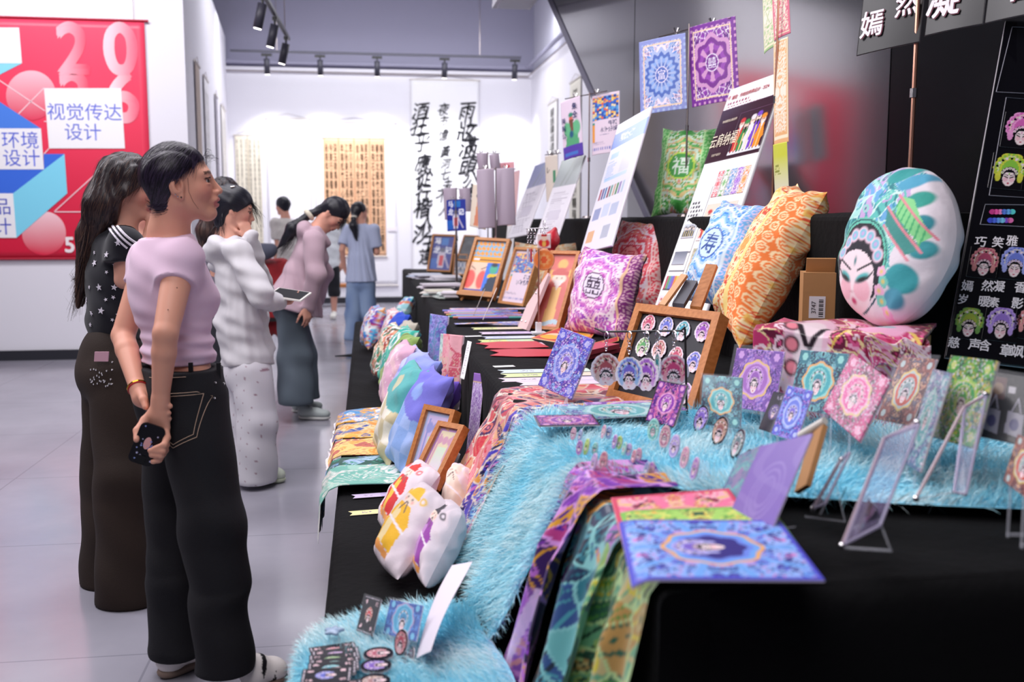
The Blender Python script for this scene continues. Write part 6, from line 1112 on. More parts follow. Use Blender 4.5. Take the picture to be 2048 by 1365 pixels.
def orect(p0, p1, p2, p3):
    P = [O+U*q[0]+Wv*q[1]+nrm(np.cross(U, Wv))*0.003 for q in (opx(*p) for p in (p0, p1, p2, p3))]; b = MB(); b.tube(P+[P[0]], 0.0012, 4); b.build('outline', LINEM, o)
orect((1978, 392), (2110, 400), (2130, 205), (2012, 196)); orect((1960, 450), (2110, 458), (2116, 412), (1970, 410)); orect((1992, 185), (2130, 192), (2150, 60), (2024, 55))
# stands with rods and hanging sheets
def rod_stand(label, base, ztop, arms, m=STEEL, r=0.006, basew=0.05, name='display_stand', group=None):
    base = A(*base); t = thing(name, label, 'stand', base, group); b = MB(); b.tube([base+A(0, 0, 0.012), A(base[0], base[1], ztop)], [r, r*0.8], 8); b.build('pole', m, t)
    b = MB(); b.tube([base, base+A(0, 0, 0.012)], [basew, basew*0.8], 16); b.build('base', m, t); b = MB(); b.tube([base+A(0, 0, (ztop-base[2])*0.45), base+A(0, 0, (ztop-base[2])*0.45+0.03)], r*1.6, 8); b.build('collar', CHROME, t)
    for a0, a1 in arms:
        b = MB(); b.tube([a0, a1], r*0.6, 6); b.build('cross_bar', m, t)
        for f in (0.25, 0.75) if np.linalg.norm(A(*a1)-A(*a0)) > 0.1 else (0.5,):
            c = A(*a0)+(A(*a1)-A(*a0))*f
            for s in (-1, 1): b = MB(); b.tube([c-A(0, 0, 0.012), c+A(0.006*s, 0, 0.006), c+A(0.014*s, 0.002, 0.024)], [0.004, 0.005, 0.008], 6); b.build('clip', CHROME, t)
    return t
def hang(name, label, bl, br, tl, d, painter, m=None, group=None, bow=0.012, cat='poster', thick=0.0015, **k):
    O, U, Wv = bl_frame(bl, br, tl, *d); return sheet(name, O, U, Wv, painter, m or PRINT, thick, bend=lambda s, t: bow*np.sin(PI*s)*(1-0.4*t)-bow*0.5*(1-t)**2, label=label, cat=cat, group=group, **k), O, U, Wv
q = at(1177, 425, d=7.0); rod_stand('thin steel stand with a cross bar carrying two printed sheets', (q[0], q[1], 1.412), at(1177, 188, d=7.0)[2], [(at(1130, 198, d=7.15), at(1215, 182, d=6.8))])
o, O, U, Wv = hang('hanging_print', 'hanging sheet with a green robed figure and purple base', (1127, 322), (1166, 310), (1121, 206), (7.15, 7.0, 7.15), lambda p: (p.m(np.ones(len(p.x)), 'e6d3e4'), p.m(p.box(-p.a, -1, p.a, -0.58), '5a3fa8'), p.m(p.box(-p.a*0.8, -0.9, p.a*0.6, -0.78), '4a78c8'), p.m(p.poly([(-0.3, -0.55), (0.36, -0.55), (0.2, 0.2), (-0.15, 0.2)]), '58a878'), p.m(p.e(-0.2, 0.0, 0.16, 0.25)+p.e(0.26, 0.0, 0.16, 0.25), '68b888'), p.m(p.e(0.02, 0.34, 0.09, 0.1), 'e0685a'), p.m(p.poly([(-0.08, 0.3), (0.14, 0.3), (0.1, -0.1), (0, -0.05)]), '7a4a40'), p.m(p.e(0.02, 0.46, 0.11, 0.08), '2f8a70'), p.m(p.e(0.02, -0.2, 0.09, 0.12), '2a5a80')), group='sheets hanging on the rod stands')
put(O, U, Wv, '朱', 0.74, 0.86, 0.05, NAVY, o, 0.02, e=0.012); put(O, U, Wv, '仝', 0.75, 0.72, 0.05, NAVY, o, 0.02, e=0.012); [put(O, U, Wv, c, 0.17, 0.66-0.13*i, 0.042, NAVY, o, 0.01, e=0.012) for i, c in enumerate('美髯公')]
def mosaic(p, x0, y0, x1, y1, n=11, seed=4):
    r = np.random.default_rng(seed); C = np.array([cc(c) for c in ('2f58b0', '3a6ac8', 'f0a838', 'f2c868', 'e8683a', '58a0d8', '2a3f88', 'f0d8a8')]); b = p.box(x0, y0, x1, y1); i = np.floor((p.x-x0)/(x1-x0)*n).astype(int); j = np.floor((p.y-y0)/(y1-y0)*n*0.9+0.4*(i % 2)).astype(int); id_ = r.integers(0, 8, (40, 40)); k = (((p.x-x0)/(x1-x0)*n % 1 > 0.12)*(((p.y-y0)/(y1-y0)*n*0.9+0.4*(i % 2)) % 1 > 0.15)); col = np.where(k[:, None].astype(bool), C[id_[np.clip(i, 0, 39), np.clip(j, 0, 39)]], C[0]); p.c = p.c*(1-b[:, None])+col*b[:, None]
def yuncheng(p): p.m(np.ones(len(p.x)), 'e6d3e2'); mosaic(p, -p.a*0.95, 0.15, p.a*0.95, 0.92); p.m(p.box(-p.a*0.93, -0.58, -p.a*0.76, 0.0), 'f0a040'); p.m(p.box(-p.a*0.93, 0.0, -p.a*0.76, 0.08), '3a9a88'); p.text('郓城', p.a*0.55, 0.0, 0.19, '2a3060', 0, 1.0, 0.01); p.text('水浒纸牌', p.a*0.28, -0.2, 0.20, '2a3060', 0, 1.0, 0.01); lines(p, -p.a*0.4, -0.36, p.a*0.9, -0.42, 1, '8a80a0'); lines(p, -p.a*0.9, -0.6, p.a*0.5, -0.72, 2, 'b0a0b8'); p.m(p.box(-p.a*0.95, -0.86, p.a*0.95, -0.78)*(np.sin(p.x*60) > 0), '7a80c0')
hang('hanging_print', 'hanging sheet with a blue and orange mosaic above large characters', (1183, 311), (1238, 303), (1184, 193), (6.95, 6.75, 6.95), yuncheng, group='sheets hanging on the rod stands', q=1.4)
q = at(1374, 258, d=5.45); rod_stand('tall slim stand with a cross bar behind the green cushion', (q[0], q[1], 1.412), at(1374, 52, d=5.45)[2], [(at(1318, 74, d=5.6), at(1462, 36, d=5.2))])
def kerch(pal, seed, c0, c1, ch, bd, n=16):
    def f(p):
        ornate(p, pal, seed, 50, 'f0e0f0', 0.02); r = np.hypot(p.x, p.y*0.9); th = np.arctan2(p.y, p.x)
        for rr, c in ((0.62, c1), (0.52, c0), (0.42, pal[1]), (0.30, c0)): p.m((r < rr*(1+0.08*np.cos(n*th))).astype(float), c)
        p.m(((np.cos(n*th) > 0.2)*(r < 0.42)*(r > 0.2)).astype(float), c1); p.m((r < 0.2).astype(float), 'e8dcf0'); p.m((r < 0.175).astype(float), c0); p.text(ch, 0, 0, 0.30, 'e8e0f4', 0, 0.9)
        e = 1-p.box(-p.a+0.13, -0.87, p.a-0.13, 0.87); p.m(e, bd); p.m(e*((np.sin(p.x*38) > 0.2)*(np.sin(p.y*38) > 0.2)), c1); e2 = (1-p.box(-p.a+0.18, -0.82, p.a-0.18, 0.82))-(1-p.box(-p.a+0.14, -0.86, p.a-0.14, 0.86)); p.m(np.clip(e2, 0, 1), 'f0d0b0')
    return f
hang('hanging_kerchief', 'pale blue printed kerchief with a round character, clipped to the cross bar', (1280, 231), (1373, 217), (1278, 85), (5.62, 5.42, 5.62), kerch(['5a88d0', '88a8e0', '7098d8', 'd0a8b8', '4068b0', 'b8c4e0'], 51, '4a68b8', 'a8b8e0', '富', '8a94d0'), group='kerchiefs on the cross bar', q=1.4)
hang('hanging_kerchief', 'purple printed kerchief with a double happiness sign, clipped to the cross bar', (1383, 215), (1478, 198), (1376, 56), (5.42, 5.18, 5.42), kerch(['7a2f98', '9848b0', '601f80', 'c080c8', 'a060b8'], 52, '7a2f90', 'd09ac8', '囍', '7a2f98', 8), group='kerchiefs on the cross bar', q=1.4)
q = at(1545, 388, d=4.25); rod_stand('slim stand carrying the narrow hanging strips', (q[0], q[1], 1.412), at(1545, -60, d=4.25)[2], [(at(1520, -30, d=4.3), at(1590, -50, d=4.1))], COPPER)
def strip(c0, c1, plain_=None):
    def f(p): ornate(p, [c0, c1, c0, 'f2e0c8'], 55, 70, 'f4ead8', 0.016); e = 1-p.box(-p.a*0.8, -0.8, p.a*0.8, 0.95); p.m(e, c0); p.m(np.clip((1-p.box(-p.a*0.86, -0.84, p.a*0.86, 0.97))-(1-p.box(-p.a*0.92, -0.9, p.a*0.92, 1.0)), 0, 1), 'f2e8c8')
    return f
G_ = 'narrow strips hanging on the slim stand'
hang('hanging_strip', 'green printed strip hanging high, left of the pink one', (1527, 108), (1549, 92), (1525, -20), (4.35, 4.28, 4.35), strip('a8c890', 'c8dca8'), group=G_, bow=0.006); hang('hanging_strip', 'pink printed strip at the top of the slim stand', (1547, 82), (1580, 66), (1544, -20), (4.24, 4.12, 4.24), strip('e07a90', 'f0a8b0'), group=G_, bow=0.006)
hang('hanging_strip', 'long pale orange printed strip below the pink one', (1547, 292), (1576, 284), (1547, 86), (4.20, 4.10, 4.22), strip('e8b078', 'f2c898'), group=G_, bow=0.006); hang('hanging_strip', 'yellow green strip with faint lettering, lowest on the slim stand', (1549, 398), (1577, 394), (1546, 290), (4.18, 4.08, 4.20), lambda p: (p.grad(np.ones(len(p.x)), 'e2dcd0', 'c8cc40', p.v*1.3), lines(p, -p.a*0.8, 0.2, p.a*0.3, -0.2, 4, '8a9030')), group=G_, bow=0.006)
q = at(1821, 330, d=3.35); rod_stand('tall copper coloured pole behind the round opera cushion', (q[0], q[1], 1.412), at(1844, -90, d=3.30)[2], [(at(1700, -40, d=3.45), at(2060, -110, d=2.9))], COPPER, 0.0085)
def blackp(c): return lambda p: (p.m(np.ones(len(p.x)), '100c12'), p.m((p.y > 0.62)*(np.sin(p.y*60) > 0.6)*(np.abs(p.x) < p.a*0.5), '5a3a48'))
for lab, bl, br, tl, d, tx in [('black poster with two white brush characters and red edges, left of the copper pole', (1712, 112), (1838, 84), (1733, -60), (3.45, 3.28, 3.47), [('嫣', 0.22, 0.33, 0.10), ('然', 0.76, 0.48, 0.10), ('巧', 0.22, 0.9, 0.10), ('笑', 0.76, 0.95, 0.10)]), ('black poster with a white brush character in blue glow, right of the copper pole', (1848, 72), (1965, 48), (1868, -90), (3.26, 3.10, 3.28), [('凝', 0.30, 0.42, 0.14), ('雅', 0.3, 0.9, 0.12)]), ('black poster cut off by the right top corner', (1968, 47), (2090, 22), (1990, -110), (3.09, 2.92, 3.11), [('香', 0.62, 0.45, 0.14), ('安', 0.2, 0.9, 0.1)])]:
    o, O, U, Wv = hang('hanging_poster', lab, bl, br, tl, d, blackp('x'), mat('satin black poster', None, 0.38), 'black posters on the copper pole', 0.004)
    for c, u, v, h in tx:
        put(O, U, Wv, c, u+0.012, v-0.005, h, mat('violet glow ink', '4a3a88' if 'blue' in lab else '6a2038', 0.6), o, 0.035, 0.85, 0.006); put(O, U, Wv, c, u, v, h, WINK, o, 0.02, 0.85, 0.007)
# far stands with grey card backs, and the blue poster sheet
def farstand(label, px, py, d, top, sheets, z=0.805):
    q = at(px, py, d=d); t = rod_stand(label, (q[0], q[1], z), at(px, top, d=d)[2], [(at(sheets[0][0]-4, top+2, d=d+0.02), at(sheets[-1][1]+4, top+2, d=d-0.05))], STEEL, 0.006, 0.07)
    for i, (x0, x1, y0, y1, lab) in enumerate(sheets): hang('grey_sheet', lab, (x0+3, y1), (x1+3, y1-2), (x0, y0), (d-0.03, d-0.05, d-0.03), lambda p: p.grad(np.ones(len(p.x)), 'a898a8', 'b8a8b8', p.v), group='grey sheets seen from behind on the far stands', bow=0.03, back='b0a0b0')
farstand('steel stand with two large grey sheets at the far end of the table', 992, 560, 7.55, 336, [(953, 988, 340, 458, 'large grey sheet curling on the front stand, left of its pair'), (991, 1028, 338, 452, 'large grey sheet curling on the front stand, right of its pair')])
farstand('steel stand behind the large grey sheets', 976, 530, 8.6, 305, [(953, 974, 308, 340, 'small grey sheet on the rear stand, left of its pair'), (978, 998, 310, 342, 'small grey sheet on the rear stand, right of its pair')])
farstand('steel stand of grey sheets behind the blue poster', 914, 530, 9.3, 376, [(886, 913, 378, 440, 'grey sheet behind the blue poster, left of its pair'), (918, 940, 378, 425, 'grey sheet behind the blue poster, right of its pair')])
def malong(p):
    p.m(np.ones(len(p.x)), '1f2f98'); p.grad(p.box(-p.a, -0.9, -p.a*0.3, -0.3)+p.box(-0.1, 0.5, p.a*0.5, 0.9), '2a60c0', '2f80d0', p.v); p.text('马', -p.a*0.55, 0.72, 0.42, 'eef0fa', 0, 1, 0.05); p.text('龙', -p.a*0.55, 0.22, 0.42, 'eef0fa', 0, 1, 0.05); p.text('记', p.a*0.55, 0.2, 0.42, 'eef0fa', 0, 1, 0.05)
    p.m(p.poly([(-0.2, -0.85), (0.15, -0.85), (0.25, -0.1), (0.0, 0.25), (-0.25, -0.1)]), 'd8d0e0'); p.m(p.poly([(-0.12, -0.7), (0.1, -0.7), (0.14, -0.15), (-0.1, -0.15)]), 'e03a4a'); p.m(p.e(0, 0.2, 0.18, 0.14), '6a6a80'); p.m(p.seg(0.2, -0.2, 0.5, -0.8, 0.05), 'c8c0d8')
hang('hanging_print', 'blue poster sheet with three bold white characters at the far end', (894, 463), (932, 461), (893, 401), (9.0, 8.9, 9.0), malong, group='sheets hanging on the rod stands', q=1.2); q = at(912, 528, d=8.98); rod_stand('short stand holding the blue poster sheet', (q[0], q[1], 0.805), at(912, 398, d=8.98)[2], [(at(896, 400, d=9.0), at(930, 399, d=8.95))])
def lady(p): p.m(np.ones(len(p.x)), 'e6d8c4'); p.m(p.poly([(-0.25, -0.9), (0.1, -0.9), (0.15, 0.1), (-0.1, 0.25)]), 'd88a6a'); p.m(p.poly([(0.0, 0.1), (0.45, -0.6), (0.3, -0.7), (-0.05, -0.1)]), 'e8d030'); p.m(p.e(-0.05, 0.38, 0.12, 0.12), 'e8b8a0'); p.m(p.e(-0.08, 0.48, 0.13, 0.08), '2a2024'); p.text('画', 0.25, 0.75, 0.2, '2a2424'); p.text('韵', 0.0, 0.78, 0.2, '2a2424')
hang('hanging_print', 'cream sheet with a figure in orange beside the grey sheets', (938, 452), (970, 460), (946, 368), (7.75, 7.6, 7.75), lady, group='sheets hanging on the rod stands'); hang('hanging_print', 'red lettered small sheet peeping out behind the grey sheets', (1000, 344), (1028, 342), (1000, 326), (8.7, 8.6, 8.7), lambda p: (p.m(np.ones(len(p.x)), 'e8a8b0'), p.text('喜福', 0, 0, 1.0, 'd0283a', 0, 1, 0.05)), group='sheets hanging on the rod stands'); hang('hanging_print', 'tall beige sheet with a small green figure at the far end', (1092, 404), (1117, 402), (1090, 313), (7.7, 7.6, 7.7), lambda p: (p.m(np.ones(len(p.x)), 'd8ccc0'), p.m(p.poly([(0.1, -0.2), (0.3, -0.2), (0.25, 0.35), (0.12, 0.35)]), '4a8a68'), p.text('侠', -0.15, 0.4, 0.3, '4a4440')), group='sheets hanging on the rod stands')
q = at(1104, 440, d=7.75); rod_stand('short stand holding the tall beige sheet', (q[0], q[1], 1.412), at(1104, 308, d=7.75)[2], [(at(1090, 310, d=7.75), at(1122, 306, d=7.7))])
# ------------------------------------------------------------------ table goods: frames, papers, pens, envelopes
ZT = 0.803
def zs(bl, br, lean=0.1, z=ZT): return (zdep(*bl, z), zdep(*br, z), zdep(*bl, z)+lean)
def faceart(p):
    p.m(np.ones(len(p.x)), 'f6c8a8'); b = p.box(-p.a, 0.38, p.a, 1); p.m(b, '6ab8e0'); k = np.hypot(((p.x*6) % 1-0.5)*1.0+0.35*((p.y*5) % 1-0.5), ((p.y*5) % 1-0.5)); p.m(b*(k < 0.42), 'f0a040'); p.m(p.box(-p.a, 0.16, p.a, 0.38), 'f4a52a'); p.m(p.box(-p.a*0.9, 0.22, -p.a*0.5, 0.30), 'e8e4f0'); p.m(p.box(-p.a*0.5, 0.25, p.a*0.9, 0.275)+p.box(-p.a*0.53, 0.2, -p.a*0.5, 0.32), '3a3028')
    p.m(p.box(p.a*0.12, -1, p.a, 0.14), '3a78e0'); p.m(p.box(-p.a, -1, p.a*0.12, 0.14), 'f6cdb4'); p.m(p.e(-p.a*0.82, -0.52, p.a*0.36, 0.36)*(p.x < p.a*0.12), 'f0605a'); p.m(p.e(-p.a*0.05, -0.52, p.a*0.3, 0.36)*(p.x < p.a*0.12), 'f0605a'); p.m(p.poly([(p.a*0.2, -1), (p.a, -1), (p.a, -0.35), (p.a*0.45, -0.35)]), '26344a'); p.m(p.poly([(p.a*0.3, -0.45), (p.a*0.9, -0.35), (p.a*0.9, -0.25), (p.a*0.3, -0.3)]), 'f4c020'); p.m(p.e(p.a*0.6, -0.08, p.a*0.26, 0.2), '4ab090'); p.m(p.e(p.a*0.6, 0.08, p.a*0.22, 0.08), '2a3048'); p.m(p.box(-p.a, -1, p.a*0.1, -0.9), '3a50b0')
    p.m(p.seg(-p.a*0.85, -0.02, -p.a*0.6, -0.14, 0.016)+p.seg(-p.a*0.25, -0.12, p.a*0.08, -0.02, 0.016), '2a2024')
d0 = zdep(952, 604); O, U, Wv = bl_frame((917, 584), (988, 590), (950, 474), d0, d0-0.12, d0+0.16)
t, N = picture_frame('wooden framed print of rosy cheeks and a masked face, on a small easel', O, U, Wv, faceart, WOOD, 0.022, 0.05, glass=False)
ez = thing('table_easel', 'small wooden easel carrying the framed rosy cheeked print', 'easel', O+U/2-A(0, 0, O[2]-0.802)); b = MB(); b.obox(O-nrm(Wv)*0.032-N*0.05, U, nrm(Wv)*0.03, N*0.075); b.build('ledge', WOOD, ez)
for f in (0.12, 0.88): q = O+U*f; b = MB(); b.tube([A(q[0], q[1], 0.804)-nrm(Wv)*0.0+N*0.03, q+N*-0.06, q+Wv*0.9-N*0.06], 0.009, 6); b.build('leg', WOOD, ez)
q = O+U*0.5; b = MB(); b.tube([q+Wv*1.06-N*0.06, A(q[0], q[1], 0.804)-N*0.30*A(1, 1, 0)], 0.009, 6); b.build('back_leg', WOOD, ez)
O, U, Wv = bl_frame((995, 606), (1040, 612), (1029, 494), *zs((995, 606), (1040, 612), 0.14)); picture_frame('wooden framed mosaic print with two lines of characters, right of the small easel', O, U*1.12, Wv, yuncheng, WOOD, 0.02, 0.05)
O, U, Wv = bl_frame((853, 542), (891, 544), (865, 468), 11.3, 11.2, 11.42); picture_frame('wooden frame with a blue poster of bold characters at the far end', O, U*1.25, Wv, malong, WOOD, 0.02, 0.05)
for lab, bl, br, tl, fn in [('small white edged frame with a grey photo at the far end', (905, 550), (932, 551), (908, 508), lambda p: ornate(p, ['b8c0d0', '8a98b0', 'e0e0e8', '6a7080'], 5, 14)), ('dark backed wooden frame leaning behind the small grey photo', (912, 520), (940, 522), (928, 470), lambda p: ornate(p, ['22242a', '2a2c34', '3a4048'], 6, 12, '5a6068'))]:
    O, U, Wv = bl_frame(bl, br, tl, *[x+0.1 for x in zs((bl[0], 550), (br[0], 552), 0.1)]); picture_frame(lab, O, U, Wv, fn, WOOD, 0.014, 0.03)
def gold(p):
    p.grad(np.ones(len(p.x)), 'e89a88', 'd8402a', p.v); [p.m(p.e(x, y, 0.14), 'f4b040') for x, y in ((-0.3, 0.45), (0.35, 0.5), (0.0, 0.75))]; p.m(p.poly([(-0.35, -0.9), (0.35, -0.9), (0.4, -0.2), (0.2, 0.25), (-0.2, 0.25), (-0.42, -0.2)]), 'd85a50'); p.m(p.poly([(-0.15, -0.85), (0.15, -0.85), (0.12, 0.1), (-0.12, 0.1)]), 'f2c060'); p.m(p.e(0, 0.34, 0.2, 0.14), 'f4dcc8'); p.m(p.poly([(-0.15, 0.3), (0.15, 0.3), (0, 0.02)]), 'f0e8e4'); p.m(p.box(-0.24, 0.44, 0.24, 0.54), 'c83028'); p.m(p.e(0, 0.57, 0.16, 0.08), 'c83028'); p.m((np.abs(p.y+0.88-0.05*np.sin(9*p.x)) < 0.06).astype(float), 'b8d8e8'); p.text('财', -0.35, 0.75, 0.2, 'f6d8a8')
    for s in (-1, 1): p.m(p.e(0.07*s, 0.36, 0.02), '2a1a18')
O, U, Wv = bl_frame((1056, 657), (1116, 661), (1101, 501), *zs((1056, 657), (1116, 661), 0.16)); picture_frame('wooden framed red and orange print of a bearded figure in robes', O, U, Wv, gold, WOOD2, 0.02, 0.05)
O, U, Wv = bl_frame((1035, 655), (1052, 660), (1080, 545), zdep(1035, 655)+0.02, zdep(1052, 660)-0.05, zdep(1035, 655)+0.15); f = Field(0.01); b = MB(); b.prism([(0, 0), (1, 0), (1, 0.95), (0.85, 1), (0, 0.40)], O, U, Wv, -nrm(np.cross(U, Wv))*0.02); pk = b.build('pink_folder', mat('pale pink card', 'e8c4c4', 0.5), label='pale pink angled folder leaning beside the red framed print', cat='folder')
for u, v in ((0.25, 0.12), (0.7, 0.12), (0.6, 0.62)): b = MB(); c = O+U*u+Wv*v; b.ball(c+nrm(np.cross(U, Wv))*0.003, 0.006, 8, 5); b.build('rivet', CHROME, pk)
# the big wooden frame of stickers and its easel struts
bl, br, tl = (1211, 793), (1380, 835), (1272, 606); O, U, Wv = bl_frame(bl, br, tl, *zs(bl, br, 0.13)); W2 = nrm(Wv)
def dark(p): p.m(np.ones(len(p.x)), '1b1a24')
t, N = picture_frame('large wooden frame of opera head stickers on a dark board', O, U, Wv, dark, WOOD2, 0.030, 0.045, glass=False)
SPAL = [('c85a78', 'e8a0b0'), ('7078d0', 'a8b0ee'), ('48a0b8', 'a0d8dc'), ('9a58b8', 'd0a0e0'), ('6aa870', 'b8d8a0'), ('b86a70', 'e0b8b0'), ('c86078', 'f0b0b8'), ('6a70c8', 'b0b0f0'), ('8858b0', 'c8a8e0'), ('58a0a8', 'b8e0d8'), ('c05068', 'e8b0b8'), ('a870b8', 'e0c0e8')]
def cut_head(name, C, u, w, h, main, acc, parent=None, thick=0.002, seed=0, m=None, pt=0.4, **k):
    """die-cut opera head: outline follows the headdress"""
    u, w = nrm(u), nrm(w); a_ = np.linspace(0, 2*PI, 48)[:-1]; r = 0.5*np.where(np.sin(a_) > -0.35, 0.94+0.05*np.abs(np.cos(7*a_))+pt*0.12*np.clip(np.sin(a_), 0, 1)**6, 0.80+0.1*np.abs(np.cos(5*a_)))
    nr = 14; R_ = np.linspace(0, 1, nr)[:, None]*r[None, :]; X = (R_*np.cos(a_)[None, :]*0.92).ravel(); Y = (R_*np.sin(a_)[None, :]).ravel(); N_ = nrm(np.cross(u, w)); V = C+h*(X[:, None]*u+Y[:, None]*w)
    p = Pt(X/0.92+0.5, Y+0.5, 1.0, 'f0e4ee'); p.x = X*2; p.y = Y*2; head(p, 0, 0.02, 1.78, main, acc, '1a1824', 0, pt); n = len(V); m_ = len(a_); F = [[i*m_+j, i*m_+(j+1) % m_, (i+1)*m_+(j+1) % m_, (i+1)*m_+j] for i in range(nr-1) for j in range(m_)]; V2 = V-N_*thick; F2 = [[q+n for q in f_][::-1] for f_ in F]; e = (nr-1)*m_; F3 = [[e+j, e+j+n, e+(j+1) % m_+n, e+(j+1) % m_] for j in range(m_)]
    return obj(name, np.concatenate([V, V2]), [f_[::-1] for f_ in F+F2+F3] if False else F+F2+F3, m or GLOSSP, parent, np.concatenate([p.c, np.tile(cc('f0e4ee'), (n, 1))]), False, **k)
ST = [(0.20, 0.80, 0), (0.42, 0.80, 1), (0.62, 0.78, 2), (0.84, 0.80, 3), (0.22, 0.56, 4), (0.42, 0.56, 5), (0.63, 0.52, 6), (0.84, 0.50, 7), (0.24, 0.28, 8), (0.42, 0.26, 9), (0.64, 0.24, 10), (0.84, 0.20, 11)]
for u, v, k in ST: cut_head('sticker', O+U*u+Wv*v-N*0.012, U, Wv, 0.078, *SPAL[k], t, 0.002, k)
for lab, bl2, br2, tl2, th in [('beech_strut', (1380, 612), (1402, 614), (1412, 528), 0.02), ('thin_strut', (1318, 608), (1330, 610), (1362, 548), 0.012), ('paper_roll', (1345, 606), (1368, 608), (1372, 560), 0.02)]:
    d = depth_of(O)+0.28; o2, u2, w2 = bl_frame(bl2, br2, tl2, d, d-0.02, d+0.06); b = MB(); o2 = o2-w2*0.0; b.obox(o2, u2, w2, -nrm(np.cross(u2, w2))*th); b.obox(o2, u2, A(0, 0, -(o2[2]-0.80)), -nrm(np.cross(u2, w2))*th); nm = {'beech_strut': 'wooden_strut', 'thin_strut': 'wooden_strut', 'paper_roll': 'grey_sleeve'}[lab]; b.build(nm, {'beech_strut': WOOD2, 'thin_strut': mat('light wood', 'd8a070', 0.5), 'paper_roll': mat('grey sleeve', '5a5a66', 0.4)}[lab], None, label={'beech_strut': 'thick wooden strut standing up behind the sticker frame', 'thin_strut': 'thin light wooden strut behind the sticker frame', 'paper_roll': 'dark grey card sleeve between the two wooden struts'}[lab], cat='strut' if lab != 'paper_roll' else 'sleeve')
# stacks of booklets and packs
ORD = ['first', 'second', 'third', 'fourth', 'fifth', 'sixth', 'seventh', 'eighth', 'ninth', 'tenth', 'eleventh', 'twelfth']
def pile(n, c, size, name, group, labs, pal, seed, z0=ZT, jit=0.03, rot=0.25, thick=None):
    g = random.Random(seed); z = z0
    for i in range(n):
        th = thick or g.uniform(0.004, 0.012); a = g.uniform(-rot, rot); R = np.array(Matrix.Rotation(a, 3, 'Z')); b = MB(); b.box((c[0]+g.uniform(-jit, jit), c[1]+g.uniform(-jit, jit), z+th/2), (size[0], size[1], th), R); b.build(name, mat('paper '+pal[i % len(pal)], pal[i % len(pal)], 0.45), None, label=labs+', '+(ORD[i]+' from the bottom' if i < n-1 else 'topmost'), cat=name.replace('_', ' '), group=group); z += th+0.0005
for i, (px, py, n, sz, pal, lab, sd) in enumerate([(840, 556, 6, (0.30, 0.42), ['e8e6ee', 'd8dce8', 'e8d8dc', 'c8d4e8'], 'pale packet of the far stack before the blue framed poster', 1), (880, 560, 4, (0.28, 0.30), ['e2dfe8', 'ece6ea'], 'pale packet of the stack beside the small grey photo', 2), (870, 577, 5, (0.34, 0.16), ['d8cdd8', 'e6dfe6', 'c4b8c8'], 'long pale card of the pile left of the small easel', 3), (862, 592, 6, (0.22, 0.20), ['eae6e2', 'd8d4c0', 'c8d8d8', 'e8e0d8'], 'white or cream envelope of the pile at the table edge', 4), (897, 598, 6, (0.24, 0.20), ['e4e6e8', 'd0dcd4', 'e8e0e8'], 'white or mint envelope of the pile by the easel leg', 5)]):
    q = at(px, py, z=ZT); pile(n, (q[0]+0.05, q[1]), sz, 'paper_packet' if i < 3 else 'envelope', 'piles of papers at the far end', lab, pal, sd)
def fan(px, py, n, L_, w, name, lab, group, pal, seed, z=ZT, base=0.0, step=0.035, pt=None):
    """flat pieces laid side by side along the table"""
    q = at(px, py, z=z); g = random.Random(seed)
    for i in range(n):
        a = base+g.uniform(-0.06, 0.06); u = A(math.cos(a), math.sin(a), 0); w_ = A(-math.sin(a), math.cos(a), 0)*w; o = q+A(g.uniform(-0.01, 0.01), -step*i, 0.001+0.0016*i); sheet(name, o, u*L_, w_, pt(pal[i % len(pal)], seed+i) if pt else (lambda c: (lambda p: p.m(np.ones(len(p.x)), c)))(pal[i % len(pal)]), PRINT, 0.0012, label=lab+', '+ORD[i]+' from the back', cat=name.replace('_', ' '), group=group, q=3)
swirl = lambda c, s: (lambda p: ornate(p, [c, 'a8b0f0', 'e8a878', '7a88e0', 'f0ece8'], s, 24, 'd8dcf4', 0.03, False))
fan(900, 618, 5, 0.52, 0.05, 'patterned_fan', 'blue patterned folding fan lying under the easel legs', 'folding fans under the easel', ['5868d0', 'e88a5a', '8a70c8'], 3, pt=swirl, base=-0.05)
# pens in clear sleeves
PENC = ['8a88d8', 'c8a0d8', '7aa0e0', 'e8a0b0', '60b0b0', 'a070c8', 'd8b070', '6a78d8', 'b0b8f0', '58a8a0', 'e08878', '9080d0']
g = random.Random(4)
for i in range(12):
    q = at(885+9*(i % 3)+1.2*i, 622+1.35*i, z=ZT+0.006); L_ = 0.42; o = q; e = q+A(L_, g.uniform(-0.02, 0.02), 0.0); t = thing('pen', 'slim %s pen, %s from the back of the row across the table' % (('violet', 'mauve', 'blue', 'pink', 'teal', 'purple', 'ochre', 'indigo', 'pale blue', 'green', 'coral', 'lilac')[i], ORD[i]), 'pen', o, 'pens laid in a row across the table'); b = MB(); b.tube([o, o+(e-o)*0.72], 0.0075, 7); b.build('barrel', mat('pen '+PENC[i], PENC[i], 0.3), t); b = MB(); b.tube([o+(e-o)*0.73, e], 0.0082, 7); b.build('cap', mat('pen '+PENC[(i+5) % 12], PENC[(i+5) % 12], 0.3), t); b = MB(); b.box(o+(e-o)*0.82+A(0, 0, 0.0095), (0.1, 0.003, 0.002)); b.build('clip', CHROME, t)
for px, py, px2, py2 in ((945, 636, 970, 578), (966, 640, 994, 576)):
    q, e = at(px, py, z=ZT), at(px2, py2, d=zdep(px, py)); b = MB(); b.tube([q, e], 0.0022, 5); b.build('pen_refill', STEEL, label='thin steel rod leaning against the framed rosy cheeked print, %s one' % ('left' if px < 950 else 'right'), cat='rod')
q = at(910, 650, z=ZT)
